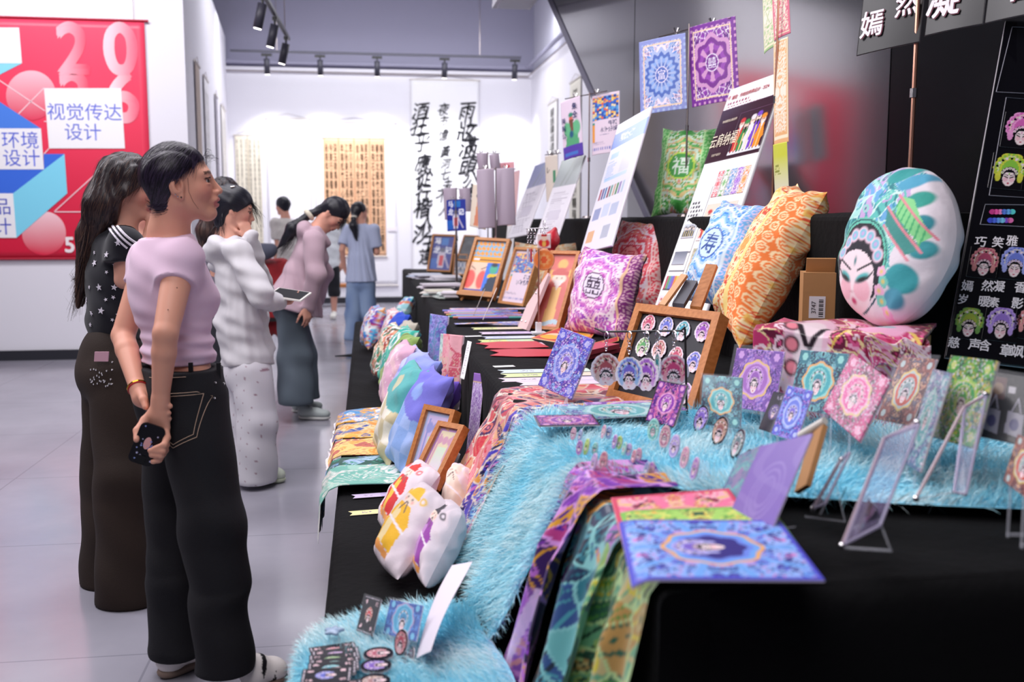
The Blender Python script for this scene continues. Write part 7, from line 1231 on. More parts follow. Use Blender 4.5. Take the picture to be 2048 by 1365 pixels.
for i in range(8): a = -0.22+0.055*i; sheet('slim_card', q+A(0.0, -0.012*i, 0.002+0.0014*i), A(math.cos(a), math.sin(a), 0)*0.44, A(-math.sin(a), math.cos(a), 0)*0.055, swirl('6a78d8', 30+i), PRINT, 0.001, label='blue and orange patterned slim card, %s of the spread fan' % ORD[i], cat='card', group='slim cards spread in a fan', q=3)
# notched bookmarks
def bookmark(px, py, L_, w, c0, c1, lab, z=ZT, group=None, ang=0.0, seed=1):
    q = at(px, py, z=z); u = A(math.cos(ang), math.sin(ang), 0); v = A(-math.sin(ang), math.cos(ang), 0)
    sheet('bookmark', q+A(0, -w/2, 0.001), u*L_, v*w, lambda p: (p.m(np.ones(len(p.x)), c0), p.m((p.u > 0.5).astype(float), c1), ornate(p, [c1, c0], seed, 40, 'f2ecf0', 0.03, False, ((p.u > 0.5)*(np.abs(p.y) < 0.7)).astype(float)*0.6), p.text('锦绣', -p.a*0.4, 0, 0.7, '8a7a90')), PRINT, 0.0012, outline=lambda s, t: (s+0.06*(1-np.abs(2*t-1))*(s < 0.5)*(1-2*s)*1.0, t), label=lab, cat='bookmark', group=group, q=2.6)
for i, (px, py, c0, c1, lab) in enumerate([(944, 658, 'd8dc98', 'e8d0b8', 'yellow and peach bookmark at the back of the table set'), (960, 667, 'dcc8e0', 'c8b0e0', 'lilac bookmark in the table set'), (967, 676, 'c8d0ec', 'd8e0f4', 'pale blue bookmark in the table set'), (958, 683, 'd0dc88', 'b8d8b0', 'yellow and green bookmark in the table set'), (975, 690, 'ead4e4', 'e4c8dc', 'pale pink bookmark at the front of the table set')]): bookmark(px, py, 0.27, 0.10, c0, c1, lab, seed=i, group='notched bookmarks on the table')
for i, (px, py, c0, c1, lab) in enumerate([(998, 744, 'd4e4ec', 'd8ecd8', 'pale blue and green bookmark behind the glitter card'), (1004, 752, 'd8e4a8', 'f0d8d0', 'yellow and rose bookmark behind the glitter card'), (1000, 761, 'ead8e8', 'dcd0ec', 'pale pink bookmark behind the glitter card'), (1036, 768, 'ecdcec', 'e8d4e4', 'white pink bookmark nearest behind the glitter card')]): bookmark(px, py, 0.36, 0.085, c0, c1, lab, seed=9+i, group='notched bookmarks behind the glitter card')
for px, py, c0, c1, lab in ((706, 994, 'd8c8e8', 'c0a8dc', 'lilac bookmark lying on the black bench'), (700, 1028, 'e8e0a0', 'e8d0b0', 'yellow bookmark lying on the black bench')): bookmark(px, py, 0.20, 0.05, c0, c1, lab, 0.405, 'bookmarks on the black bench', 0.12)
for px, py, lab in ((932, 674, 'small white price card at the table edge beside the bookmarks'), (990, 735, 'small white price card in front of the red envelopes')): q = at(px, py, z=ZT); sheet('price_card', q, A(0.085, 0.01, 0), A(-0.005, 0.04, 0), lambda p: lines(p, -p.a*0.8, 0.6, p.a*0.6, -0.5, 3, 'b8b0c0'), PRINT, 0.001, label=lab, cat='card')
# red envelopes, packets
REDP = mat('red paper', 'c83444', 0.45)
for i, (px, py, a, lab) in enumerate([(973, 700, 0.10, 'plain red envelope with a notched end, back one of the pair'), (980, 716, -0.12, 'plain red envelope with a notched end, front one of the pair')]): q = at(px, py, z=ZT); u, v = A(math.cos(a), math.sin(a), 0)*0.30, A(-math.sin(a), math.cos(a), 0)*0.27; b = MB(); b.prism([(0, 0.15), (0.14, 0.5), (0, 0.85), (0.4, 1.0), (1, 0.9), (1, 0.05), (0.4, 0)], q+A(0, 0, 0.001+0.002*i), u, v, A(0, 0, 0.002)); b.build('red_envelope', REDP, label=lab, cat='envelope')
def packet(p): p.m(np.ones(len(p.x)), 'c42c3c'); p.m(np.clip((1-p.box(-p.a*0.9, -0.9, p.a*0.9, 0.9)), 0, 1), 'e0a050'); p.m(p.e(0, -0.3, 0.3, 0.4), 'f0d0b0'); p.m(p.e(0, -0.5, 0.35, 0.3), 'e8b040'); p.text('福', 0, 0.5, 0.5, 'f0d890')
for lab, bl, br, tl in [('red packet with a gold edged figure beside the purple cushion', (1062, 676), (1110, 684), (1120, 655)), ('red and gold packet lying under the purple cushion', (1128, 672), (1180, 680), (1150, 648)), ('long red packet with a yellow edge beside the hanging charms', (1170, 700), (1238, 682), (1172, 690))]:
    O, U, Wv = at(*bl, z=ZT+0.004), at(*br, z=ZT+0.004), at(*tl, z=ZT+0.012); sheet('red_packet', O, U-O, Wv-O, packet, PRINT, 0.003, label=lab, cat='packet', group='red packets')
for i, (px, py) in enumerate(((1168, 722), (1165, 714))): q = at(px, py, z=ZT+0.022*i); a = 0.85; u = A(math.cos(a), math.sin(a), 0); b = MB(); b.obox(q, u*0.34, A(-u[1], u[0], 0)*0.10, A(0, 0, 0.02)); o = b.build('flat_box', mat('red pink box', 'd87a88' if i else 'c8485a', 0.45), label='flat red and pink box %s the other beside the hanging charms' % ('under', 'on')[i], cat='box'); 
# keychains on a stand
def ringchain(c, L_, parent, n=5):
    b = MB(); b.ring(c, 0.012, 0.0016, (1, 0.3, 0), 16, 5); b.build('split_ring', CHROME, parent)
    b = MB()
    for k in range(n): b.ring(c-A(0, 0, 0.016+L_*k/n), L_/n*0.55, 0.0011, (1, 0.2, 0) if k % 2 else (0.2, 1, 0), 10, 4)
    b.build('chain', CHROME, parent, kind='stuff')
q = at(1077, 668, z=ZT); ks = thing('keychain_stand', 'slim pole on a white foot carrying keyrings and an orange flower charm', 'stand', q); b = MB(); b.tube([q+A(0, 0, 0.05), A(q[0], q[1], 1.245)], 0.0045, 8); b.build('pole', COPPER, ks); b = MB(); b.box(q+A(0, 0, 0.03), (0.028, 0.028, 0.06)); b.box(q+A(0, 0, 0.005), (0.07, 0.07, 0.01)); b.build('foot', WHITE, ks)
dK = depth_of(q); b = MB(); b.tube([at(1052, 458, d=dK+0.05), at(1096, 456, d=dK-0.05)], 0.003, 6); b.build('cross_bar', CHROME, ks)
for i, (px, col) in enumerate(((1056, 'd8d0dc'), (1062, 'c83a4a'), (1069, 'e8e0e8'), (1083, 'd03a3a'))):
    c = at(px, 463, d=dK-0.01*i); t = thing('keychain', ('clear', 'red', 'white', 'red robed')[i]+' charm on a keyring, %s on the slim pole' % ('first', 'second', 'third', 'last')[i], 'keychain', c); ringchain(c, 0.06, t); b = MB(); b.box(c-A(0, 0, 0.125), (0.006, 0.034, 0.07)); b.build('charm', mat('charm '+col, col, 0.25), t)
c = at(1088, 520, d=dK-0.04); t = thing('flower_charm', 'orange round flower charm with a red figure above it', 'keychain', c); u = nrm(np.cross(A(0, 0, 1), nrm(c-EYE)))*-1
sheet('disc', c-u*0.055-A(0, 0, 0.055), u*0.11, A(0, 0, 0.11), lambda p: (p.m(np.ones(len(p.x)), 'f0a070'), p.m(p.flower(0, 0, 0.9, 12, 0.1), 'f58a4a'), p.m(p.flower(0, 0, 0.6, 8, 0.3), 'f8b070'), p.m(p.flower(0, 0, 0.35, 6, 0.3), 'f06a40')), GLOSSP, 0.004, parent=t, outline=lambda s, t_: ((lambda a, b: (0.5+a*np.sqrt(1-b*b/2)/2, 0.5+b*np.sqrt(1-a*a/2)/2))(2*s-1, 2*t_-1)))
sheet('figure', c-u*0.035+A(0, 0, 0.06), u*0.07, A(0, 0, 0.075), lambda p: (p.m(np.ones(len(p.x)), 'f2e4e4'), p.m(p.e(0, -0.3, 0.8, 0.6), 'd8303a'), p.m(p.e(0, 0.35, 0.4, 0.35), 'f4d8c0'), p.m(p.e(0, -0.4, 0.25, 0.4), 'f0c060'), p.m(p.box(-0.4, 0.6, 0.4, 0.85), 'c82a30')), GLOSSP, 0.004, parent=t); ringchain(c+A(0, 0, 0.19), 0.05, t)
b = MB(); q2 = at(1103, 480, d=dK+0.6); f = Field(0.006); f.el(q2, (0.05, 0.05, 0.05), frame(RT), 0.02); f.rc(q2, q2+A(0.02, 0, 0.06), 0.035, 0.015, 0.02); f.rc(q2-A(0, 0, 0.02), A(q2[0], q2[1], 0.81), 0.02, 0.02, 0.02); o = solid('red_ornament', f, SATIN, None, 'b81e2e'); prop(o, 'crimson satin ornament behind the keychain pole', 'ornament')
# black charm rack with hanging opera charms
dR = zdep(1375, 850)-0.02; p0, p1, p2 = at(1190, 657, d=dR+0.20), at(1206, 664, d=dR+0.18), at(1362, 662, d=dR+0.02); p3 = at(1370, 658, d=dR); base = at(1374, 850, d=dR)
rk = thing('charm_rack', 'black metal rack of hanging opera charms in front of the sticker frame', 'rack', base); b = MB(); b.tube([p0, p1, p2, p3+A(0, 0, 0.004)], 0.0032, 6); b.build('bar', BLACKM, rk); b = MB(); b.tube([p3, base], 0.0034, 6); b.build('post', BLACKM, rk); b = MB(); b.tube([base, base+FWH*0.16], 0.0034, 6); b.build('foot', BLACKM, rk)
for i, (px, py, h, k, lab, tw) in enumerate([(1212, 742, 0.105, ('b0505a', 'd8b8b0'), 'red and grey opera head charm, first on the black rack', 0.0), (1258, 750, 0.105, ('7a70d0', '9ac0e8'), 'blue and violet opera head charm, second on the black rack', 0.5), (1292, 752, 0.105, ('a060c8', 'd098d8'), 'purple opera head charm, third on the black rack', 0.7), (1314, 735, 0.085, ('2f8a98', '6ab8b0'), 'teal charm turned edge on, fourth on the black rack', 1.35), (1347, 745, 0.10, ('d0487a', 'f0a0b0'), 'rose opera head charm, last on the black rack', 0.1)]):
    f = (px-1206)/156; d = dR+0.18-0.16*f-0.012; c = at(px, py, d=d); top = p1+(p2-p1)*np.clip((np.dot(c-p1, p2-p1)/np.dot(p2-p1, p2-p1)), 0, 1); t = thing('opera_charm', lab, 'keychain', c); nn = nrm(EYE-c); u = nrm(np.cross(A(0, 0, 1), nn)); u = u*math.cos(tw)+nn*math.sin(tw); cut_head('charm', c, u, A(0, 0, 1), h, *k, t, 0.004, i, mat('clear print', None, 0.08))
    ringchain(A(c[0], c[1], top[2]-0.010), max(0.02, top[2]-0.03-c[2]-h*0.5), t, 4)
# ------------------------------------------------------------------ opera cards, acrylic stands, clips and badges at the near end
ZFUR = 0.842; GLIT = mat('glitter print', None, 0.12, coat=0.6, bump=(900, 0.5)); CASE = mat('clear case', 'f4f6ff', 0.04, alpha=0.045, spec=0.6)
def glitter(base, seed, n=260, r=0.016):
    def f(p):
        base(p); g = np.random.default_rng(seed); P = np.stack([g.uniform(-p.a, p.a, n), g.uniform(-1, 1, n)], 1); i, f1, f2 = voro(p.x, p.y, P); p.m((f1 < r*(0.25+0.8*g.uniform(0, 1, n)[i]))*0.8, 'f4e8fa')
    return f
PU = card_art(['7a48a8', '9c62c0', '55288a', 'c090d0', '8664c8', '3a1e66'], 'e8c080', 'a868c0', '9a58b8', 'd0a0e0', 61)
TE = card_art(['2f7a8a', '58a0aa', '182440', '80c0c4', '486898', '121a34'], 'e8b070', '48b0b8', '3a9aa8', '98d8d0', 62)
PK = card_art(['c82a78', 'e0509a', '5a1a38', 'd880b0', '2a1420', 'a08898', 'e03890'], 'e8c890', 'e84aa0', 'e04890', 'f8b0d0', 63)
BR = card_art(['8a5048', 'b87868', '4a3440', 'd8a888', '787080', '5a3a3a'], 'e0c070', 'c8503a', '889aa0', 'b8c8c8', 64)
GR = card_art(['48a83a', '78c058', '1f6a3a', 'c8c840', 'd8b040', '389878', '174a2c', '68c048'], 'a8d860', '48b868', '50b058', 'd0e080', 65)
BL = card_art(['5a58d0', '7a88e8', '3a2a98', 'c080d8', 'a8b0f4', '58a0e8'], '9ab0f0', '7080e0', '8068d0', 'c0c8f4', 66)
DP = card_art(['7a3a98', 'a858b8', '3a1a58', 'd86a9a', '5a2a88', 'e8a0c8'], 'c878a8', '8a3aa8', 'a050b8', 'e0a0d0', 67, '1a1224')
BT = card_art(['6aa8b8', '88c0d0', '5868a0', 'a898c8', '98d8d8', '485880'], '9ad0c8', '68b8b8', '58a8a8', 'b8e0e0', 68)
def acard(label, bl, br, tl, d, fn, m=None, group='opera cards standing on the fur', case=0.010, legs=True, thick=0.004, name='opera_card', q=1.7):
    O, U, Wv = bl_frame(bl, br, tl, *d); t = thing(name, label, 'card', O+U/2, group); N = nrm(np.cross(U, Wv)); sheet('print', O, U, Wv, fn, m or GLOSSP, thick, parent=t, q=q)
    if case: b = MB(); b.obox(O-nrm(U)*case-nrm(Wv)*case+N*0.001, U+nrm(U)*2*case, Wv+nrm(Wv)*2*case, N*0.0025); b.build('clear_sleeve', CASE, t)
    if legs:
        z0 = 0.80 if O[2] > 0.6 else 0.41
        for f in (0.25, 0.75): b = MB(); q0 = O+U*f; h = max(0.005, q0[2]-z0); b.obox(q0-nrm(U)*0.004, nrm(U)*0.008, A(0, 0, -h), -N*0.004); b.obox(q0-nrm(U)*0.004-A(0, 0, h-0.004), nrm(U)*0.008, A(0, 0, 0.005), -A(N[0], N[1], 0)*0.06); b.build('clear_leg', CLEAR, t)
    return t, O, U, Wv
def dz2(py, z=ZFUR): return zdep(1500, py, z)
acard('purple opera card at the back, left of the teal ones', (1452, 812), (1548, 828), (1474, 696), (2.80, 2.62, 2.86), PU); acard('teal opera card at the back, in front of the pink box', (1576, 815), (1672, 832), (1602, 700), (2.58, 2.40, 2.64), TE)
acard('teal opera card with a white edge, standing before the sticker frame', (1400, 848), (1480, 858), (1406, 750), (2.60, 2.50, 2.65), TE, case=0.004); acard('small dark purple card in a black border beside the rack post', (1290, 842), (1347, 856), (1318, 760), (2.66, 2.56, 2.70), DP, case=0, thick=0.006)
acard('pink glittering opera card in the middle of the cards', (1644, 819), (1718, 884), (1704, 706), (2.34, 2.16, 2.40), glitter(PK, 5, 420, 0.03), GLIT, case=0, thick=0.008); acard('brown opera card in a clear holder, right of the pink glitter card', (1752, 838), (1822, 852), (1803, 714), (2.40, 2.24, 2.46), BR)
acard('blue green glitter card turned nearly edge on', (1806, 925), (1836, 944), (1866, 738), (2.14, 2.02, 2.20), glitter(BT, 7, 240, 0.03), GLIT, case=0, thick=0.008); acard('green glitter card, tallest at the right of the cards', (1858, 872), (1948, 898), (1902, 711), (2.16, 1.98, 2.22), glitter(GR, 8, 420, 0.03), GLIT, case=0, thick=0.008)
acard('narrow dark card leaning beside the blue purple card', (1517, 858), (1548, 868), (1547, 783), (2.48, 2.40, 2.52), lambda p: (p.m(np.ones(len(p.x)), '1c1a26'), p.m(p.e(0, 0.0, p.a*0.6, 0.4), '5a4878'), head(p, 0, 0, 0.7, '6a5a90', '8878a8'), p.text('惊鸿', 0, 0.75, 0.25, 'b0a8c0')), case=0); acard('small blue purple opera card with a white edge', (1542, 868), (1592, 884), (1576, 771), (2.40, 2.30, 2.45), BL, case=0.003)
def tote(p):
    p.m(np.ones(len(p.x)), '0c0b10'); p.m(p.box(-p.a*0.62, 0.2, -p.a*0.2, 0.85), '6a4a48'); p.m(p.e(-p.a*0.4, 0.5, 0.13, 0.18), 'a88870'); p.m(p.box(-p.a*0.12, 0.42, p.a*0.06, 0.62), 'd8d4dc')
    for x in (-0.45, 0.15, 0.7): p.m(p.poly([(x*p.a-0.22, -0.75), (x*p.a+0.2, -0.85), (x*p.a+0.2, -0.15), (x*p.a-0.2, -0.1)]), 'b8b4c4'); p.m(p.e(x*p.a, -0.48, 0.11, 0.18), '5a5890'); p.m(p.seg(x*p.a-0.1, -0.1, x*p.a+0.02, 0.3, 0.02)+p.seg(x*p.a+0.12, -0.1, x*p.a+0.02, 0.3, 0.02), 'b8b4c4')
acard('black card printed with white tote bags at the right edge', (1936, 868), (2090, 900), (1958, 738), (2.10, 2.00, 2.16), tote, case=0.006, name='printed_card'); acard('brown patterned card cut by the right edge of the view', (2006, 962), (2062, 1005), (2036, 868), (1.86, 1.74, 1.90), BR, case=0)
# glitter card on its clear stand, by the coral cloth
t, O, U, Wv = acard('blue and purple glitter card on a clear stand beside the red envelopes', (1076, 770), (1142, 800), (1122, 655), (3.30, 3.16, 3.38), glitter(card_art(['5a58d8', '7a80e8', '3a2aa0', 'b070d8', '8ab0f0', '48309a'], '8aa8f0', '6a70d8', '8a68d8', 'b8b8f4', 71), 9, 420, 0.025), GLIT, case=0, legs=False, thick=0.008)
for f in (0.2, 0.85): b = MB(); q0 = O+U*f; b.obox(q0-Wv*0.12, nrm(U)*0.008, Wv*0.3, -nrm(np.cross(U, Wv))*0.006); b.obox(A(q0[0], q0[1], 0.806)-nrm(U)*0.0, nrm(U)*0.008, A(0, 0, max(0.01, q0[2]-0.80)), -FWH*0.03); b.build('clear_leg', CLEAR, t)
# flat cards lying in sleeves at the back of the fur
for px, py, a, sz, fn, lab in [(1150, 838, 0.1, (0.30, 0.16), BT, 'pale patterned card in a sleeve, lying left of the sticker frame'), (1195, 826, 0.05, (0.26, 0.14), PU, 'lilac patterned card lying in front of the sticker frame'), (1078, 852, -0.05, (0.16, 0.12), DP, 'dark sleeve of cards lying on the blue patterned cloth')]: q = at(px, py, z=0.86); u, v = A(math.cos(a), math.sin(a), 0), A(-math.sin(a), math.cos(a), 0); sheet('flat_card', q, u*sz[0], v*sz[1]+A(0, 0, 0.004), fn, GLOSSP, 0.004, label=lab, cat='card')
# mousepads
def padart(pal, ring, inner, main, acc, seed):
    def f(p):
        q = Pt(p.u, p.v, p.a, 'ffffff'); ornate(p, pal, seed, 40, pal[3], 0.02, swirl=0.05); r = np.hypot(p.x/(p.a*0.62), p.y/0.62)
        for k in range(10): a = PI*k/5; p.m(p.seg(0.5*p.a*math.cos(a), 0.5*math.sin(a), 1.1*p.a*math.cos(a), 1.1*math.sin(a), 0.05), pal[1])
        for rr, c in ((0.92, ring), (0.84, pal[1]), (0.72, inner), (0.60, pal[2])): p.m((r < rr+0.04*np.cos(8*np.arctan2(p.y, p.x))).astype(float), c)
        X, Y = p.x.copy(), p.y.copy(); p.x, p.y = Y, -X; head(p, 0, 0.16, 0.62, main, acc); p.x, p.y = X, Y
        e = 1-p.box(-p.a+0.05, -0.94, p.a-0.05, 0.94); p.m(e, pal[0])
    return f
PADM = mat('printed mousepad', None, 0.55)
for i, (bl, br, tl, z, fn, lab) in enumerate([((1262, 1150), (1560, 1120), (1222, 996), 0.864, padart(['d84868', 'f078a0', '5a1a38', 'f4b0c0', 'e8c070'], 'e8b890', 'c83a60', 'c84a6a', 'f0a0b0', 81), 'pink and dark red mousepad at the bottom of the stack'), ((1262, 1156), (1632, 1140), (1240, 1022), 0.869, padart(['78b848', 'a8d868', '2a5a38', 'd8e070', 'e8a848'], 'd8c860', '58a058', '60a858', 'c8e090', 82), 'green mousepad in the middle of the stack'), ((1264, 1158), (1650, 1160), (1238, 1040), 0.874, padart(['4848c8', '70a8f0', '2a1f80', '9ab8f8', 'd080c8'], 'f0b060', '6a88e8', '7a60c8', 'b8b8f4', 83), 'blue and violet mousepad on top of the stack')]):
    O, B_, T_ = at(*bl, z=z), at(*br, z=z), at(*tl, z=z); U, Wv = B_-O, T_-O; sheet('mousepad', O, U, Wv, fn, PADM, 0.004, label=lab, cat='mousepad', q=1.7 if i == 2 else 3.4, bend=(lambda s, t: np.where(s < 0.12, -0.012*(1-s/0.12)**2*(0.4+0.6*(1-t)), 0)) if i else None)
# big translucent sheets and clear stands
TR = mat('translucent print', None, 0.25, alpha=0.86, spec=0.6); LIL = mat('lilac clear acrylic', 'b8a8d8', 0.06, alpha=0.13, spec=0.8); SMK = mat('dark velvet stand-in', '2a2838', 0.06, alpha=0.75, spec=0.8)
zq = 0.878
def bigsheet(label, bl, br, tl, d, fn, base):
    t, O, U, Wv = acard(label, bl, br, tl, d, fn, TR, None, 0, False, 0.004, 'acrylic_sign', 1.8); b = MB(); c = O+U/2; N = nrm(np.cross(U, Wv)); b.obox(O+Wv*0.03, U, Wv*0.01, -A(N[0], N[1], 0)*0.06); b.build('foot', CLEAR, t)
bigsheet('large purple translucent opera sheet standing on the mousepads', (1434, 1082), (1540, 1066), (1520, 893), (1.76, 1.66, 1.86), lambda p: (p.m(np.ones(len(p.x)), '8f74c4'), [p.m((np.abs(np.hypot((p.x-0.05)/(0.42*p.a+0.1), (p.y+0.1)/0.6)-rr) < 0.05).astype(float), 'a890d8', 0.6) for rr in (0.5, 0.75, 1.0)], p.m((np.sin(7*p.x+5*p.y+2*np.sin(4*p.y)) > 0.7).astype(float), 'a088d0', 0.5)), 0)
bigsheet('large teal translucent sheet behind the purple one', (1424, 1022), (1470, 1006), (1478, 911), (1.98, 1.88, 2.06), lambda p: (p.m(np.ones(len(p.x)), '3f8a98'), ornate(p, ['3f8a98', '5aa8b0', '4a6a98', '8a78a8'], 91, 14, '6ab8b8', 0.02)), 0)
def clearstand(label, face, rod, base, d, m=LIL, th=0.005):
    """clear easel: slanting plate, a rod along its edge, triangular foot"""
    P = [at(*q[:2], d=d+q[2]) for q in face]; t = thing('acrylic_stand', label, 'stand', (P[0]+P[1])/2); b = MB(); N = nrm(np.cross(P[1]-P[0], P[2]-P[0]))*th; V = P+[p+N for p in P]; n = len(P); b.add(V, [list(range(n)), [n+i for i in range(n)][::-1]]+[[i, (i+1) % n, n+(i+1) % n, n+i] for i in range(n)]); b.build('plate', m, t)
    for i in range(n): b = MB(); b.tube([P[i], P[(i+1) % n]], 0.0028, 6); b.build('edge', mat('bright acrylic edge', 'c8c0dc', 0.1, alpha=0.75, spec=0.8), t)
    R_ = [at(*q[:2], d=d+q[2]) for q in rod]; b = MB(); b.tube(R_, 0.0035, 8); b.build('rod', mat('clear pink rod', 'd8c0c8', 0.1, alpha=0.7), t)
    for q in (R_[0], R_[-1]): b = MB(); b.ball(q, 0.006, 10, 6); b.build('end_screw', CHROME, t)
    B_ = [at(*q[:2], d=d+q[2]) for q in base]; b = MB(); b.tube(B_, 0.0028, 6); b.build('foot_rail', CLEAR, t); return t
clearstand('large clear stand with a dark lower plate, front one on the black velvet', [(1688, 1090, 0), (1760, 1052, -0.06), (1838, 850, 0.05), (1770, 878, 0.10)], [(1684, 1092, 0), (1768, 878, 0.10), (1834, 846, 0.06)], [(1686, 1096, 0), (1782, 1102, -0.07), (1758, 1040, -0.04), (1700, 1060, 0.02)], 1.66); 
P = [at(x, y, d=1.66+e) for x, y, e in ((1702, 1085, -0.004), (1757, 1046, -0.054), (1752, 1020, -0.045), (1736, 998, 0.02))]; b = MB(); N = A(0, -0.002, 0.001); b.add(P+[p+N for p in P], [[0, 1, 2, 3], [7, 6, 5, 4], [0, 4, 5, 1], [1, 5, 6, 2], [2, 6, 7, 3], [3, 7, 4, 0]]); b.build('dark_velvet_patch', SMK, None, label='dark curved card inside the front clear stand', cat='card')  # added dark sheet imitating black velvet seen through and mirrored in the plate
clearstand('grey violet clear stand seen from the side, left of the front clear stand', [(1626, 1018, 0), (1650, 1008, -0.03), (1700, 906, 0.05), (1680, 922, 0.06)], [(1626, 1018, 0), (1682, 920, 0.06)], [(1610, 1034, 0.02), (1690, 1044, -0.03), (1672, 968, 0.0), (1640, 1030, 0)], 1.90)
clearstand('clear stand with a long copper rod, at the right on the fur', [(1908, 985, 0), (1932, 990, -0.02), (1974, 786, 0.08), (1930, 816, 0.12)], [(1832, 998, -0.05), (1928, 815, 0.10), (1972, 790, 0.08)], [(1832, 1000, -0.05), (1905, 985, 0), (1930, 985, -0.02)], 1.86)
for i, (px, py) in enumerate(((1740, 905), (1795, 860))): pass
b = MB(); b.tube([at(1600, 872, d=2.02), at(1650, 842, d=1.96)], 0.008, 12); b.build('white_rod', mat('white paper roll', 'e8e4dc', 0.5), label='short white paper roll above the purple translucent sheet', cat='roll')
O, U, Wv = bl_frame((1588, 985), (1612, 970), (1622, 868), 1.93, 1.85, 2.0); b = MB(); b.obox(O, U, Wv, -nrm(np.cross(U, Wv))*0.01); b.build('cardboard_prop', CARTON, label='brown cardboard prop behind the purple translucent sheet', cat='prop')
# pink satin covered box under the round cushion, cartons
def pinkp(p):
    ornate(p, ['e05890', 'f4a8c8', 'a82050', 'f6d8e4', 'c83a70', '6a1838'], 95, 46, 'f2d8a0', 0.018, False); p.m(p.e(-0.35*p.a, -0.0, 0.30*p.a, 0.62), 'f0c0d4'); p.m(p.e(-0.33*p.a, -0.1, 0.2*p.a, 0.5), 'f6dfe6')
    for k in range(5): p.m(p.e(-0.62*p.a+0.02*k, 0.55-0.22*k, 0.085), '241420'); p.m(p.e(-0.62*p.a+0.02*k, 0.55-0.22*k, 0.06), 'f08a9a')
    p.m(p.seg(-0.5*p.a, 0.15, -0.36*p.a, -0.08, 0.03)+p.seg(-0.3*p.a, -0.1, -0.15*p.a, 0.2, 0.035)+p.seg(-0.42*p.a, -0.35, -0.3*p.a, -0.2, 0.03), '241420'); p.m((np.abs(p.y-0.5*np.sin(3*p.x/p.a)+0.1) < 0.04)*(p.x > 0), 'e8c060'); p.m(p.flower(0.55*p.a, 0.3, 0.28, 6), 'f4b0d0'); p.m(p.e(0.55*p.a, 0.3, 0.1), '80c8c8')
O = at(1508, 735, d=2.84); B_ = at(1836, 735, d=2.60); O[2] = B_[2] = 0.86; U = B_-O; Bk = A(-U[1], U[0], 0)/np.linalg.norm(U)*0.26
zt = 1.095; h = zt-0.805; O2 = A(O[0], O[1], 0.805); ribbon_sheet('satin_covered_box', [O2+Bk+A(0, 0, h-0.005), O2+A(0, 0, h-0.004)+nrm(Bk)*0.03, O2+A(0, 0, h-0.02), O2+A(0, 0, h*0.6)-nrm(Bk)*0.012, O2-nrm(Bk)*0.02], U, pinkp, SATIN, 0.01, 0.008, 3, label='pink satin printed with an opera face, draped over a box under the round cushion', cat='cloth')
b = MB(); b.obox(O2+nrm(Bk)*0.02+U*0.03, U*0.94, nrm(Bk)*0.22, A(0, 0, h-0.03)); b.build('inner_box', CARTON, label='plain box hidden under the pink satin cloth', cat='box')
fl = at(1858, 688, d=2.52); ribbon_sheet('satin_corner', [O2+U+A(0, 0, h-0.02)+nrm(Bk)*0.15, O2+U*1.04+A(0, 0, h-0.05), fl, fl+A(0.01, -0.01, -0.07)], -U*0.34, pinkp, SATIN, 0.004, 0.01, 5, label='crimson flared corner of the pink satin cloth, right of the box', cat='cloth')
C = at(1634, 590, d=3.24); R_ = np.array(Matrix.Rotation(-0.35, 3, 'Z')); ct = thing('carton', 'upright brown carton with a white barcode label behind the orange cushion', 'box', A(C[0], C[1], 0.805)); b = MB(); zt2 = C[2]+0.075; b.box((C[0], C[1], (0.805+zt2)/2), (0.10, 0.14, zt2-0.805), R_); b.build('body', CARTON, ct); b = MB(); b.box((C[0]-0.005, C[1]-0.03, zt2+0.022), (0.09, 0.006, 0.05), R_@np.array(Matrix.Rotation(0.4, 3, 'X'))); b.build('flap', CARTON, ct)
nn = R_@A(0, -1, 0); uu = R_@A(1, 0, 0); lc = A(C[0], C[1], C[2]-0.035)+nn*0.071; b = MB(); b.obox(lc-uu*0.03-A(0, 0, 0.035), uu*0.05, A(0, 0, 0.07), nn*0.0006); b.build('label', PAPER, ct); letters('lettering', '3747', lc-uu*0.016+nn*0.0012, A(0, 0, 1), -uu, 0.02, INK, ct)
for k in range(9): b = MB(); b.obox(lc+uu*0.0-A(0, 0, 0.030-0.0065*k)+nn*0.0008, uu*0.014, A(0, 0, 0.0025+0.0015*(k % 2)), nn*0.0004); b.build('bar_mark', INK, ct)
O = at(1496, 715, d=3.0); O[2] = 0.806; d_ = at(1600, 640, d=3.40)-O; d_[2] = 0; s_ = A(d_[1], -d_[0], 0)/np.linalg.norm(d_)*0.16; ct = thing('carton', 'long open brown carton lying under the orange cushion', 'box', O); b = MB()
for o, e, k in ((O, d_, s_*0.02), (O+s_*0.98, d_, s_*0.02), (O, s_, nrm(d_)*0.004), (O+d_, s_, nrm(d_)*0.004)): b = MB(); b.obox(o, e, k, A(0, 0, 0.13)); b.build('side', CARTON, ct)
b = MB(); b.obox(O, d_, s_, A(0, 0, 0.004)); b.build('bottom', CARTON, ct); b = MB(); b.obox(O+d_+A(0, 0, 0.13), s_, A(0, 0, 0.05)+nrm(d_)*0.03, nrm(d_)*0.004); b.build('flap', CARTON, ct)
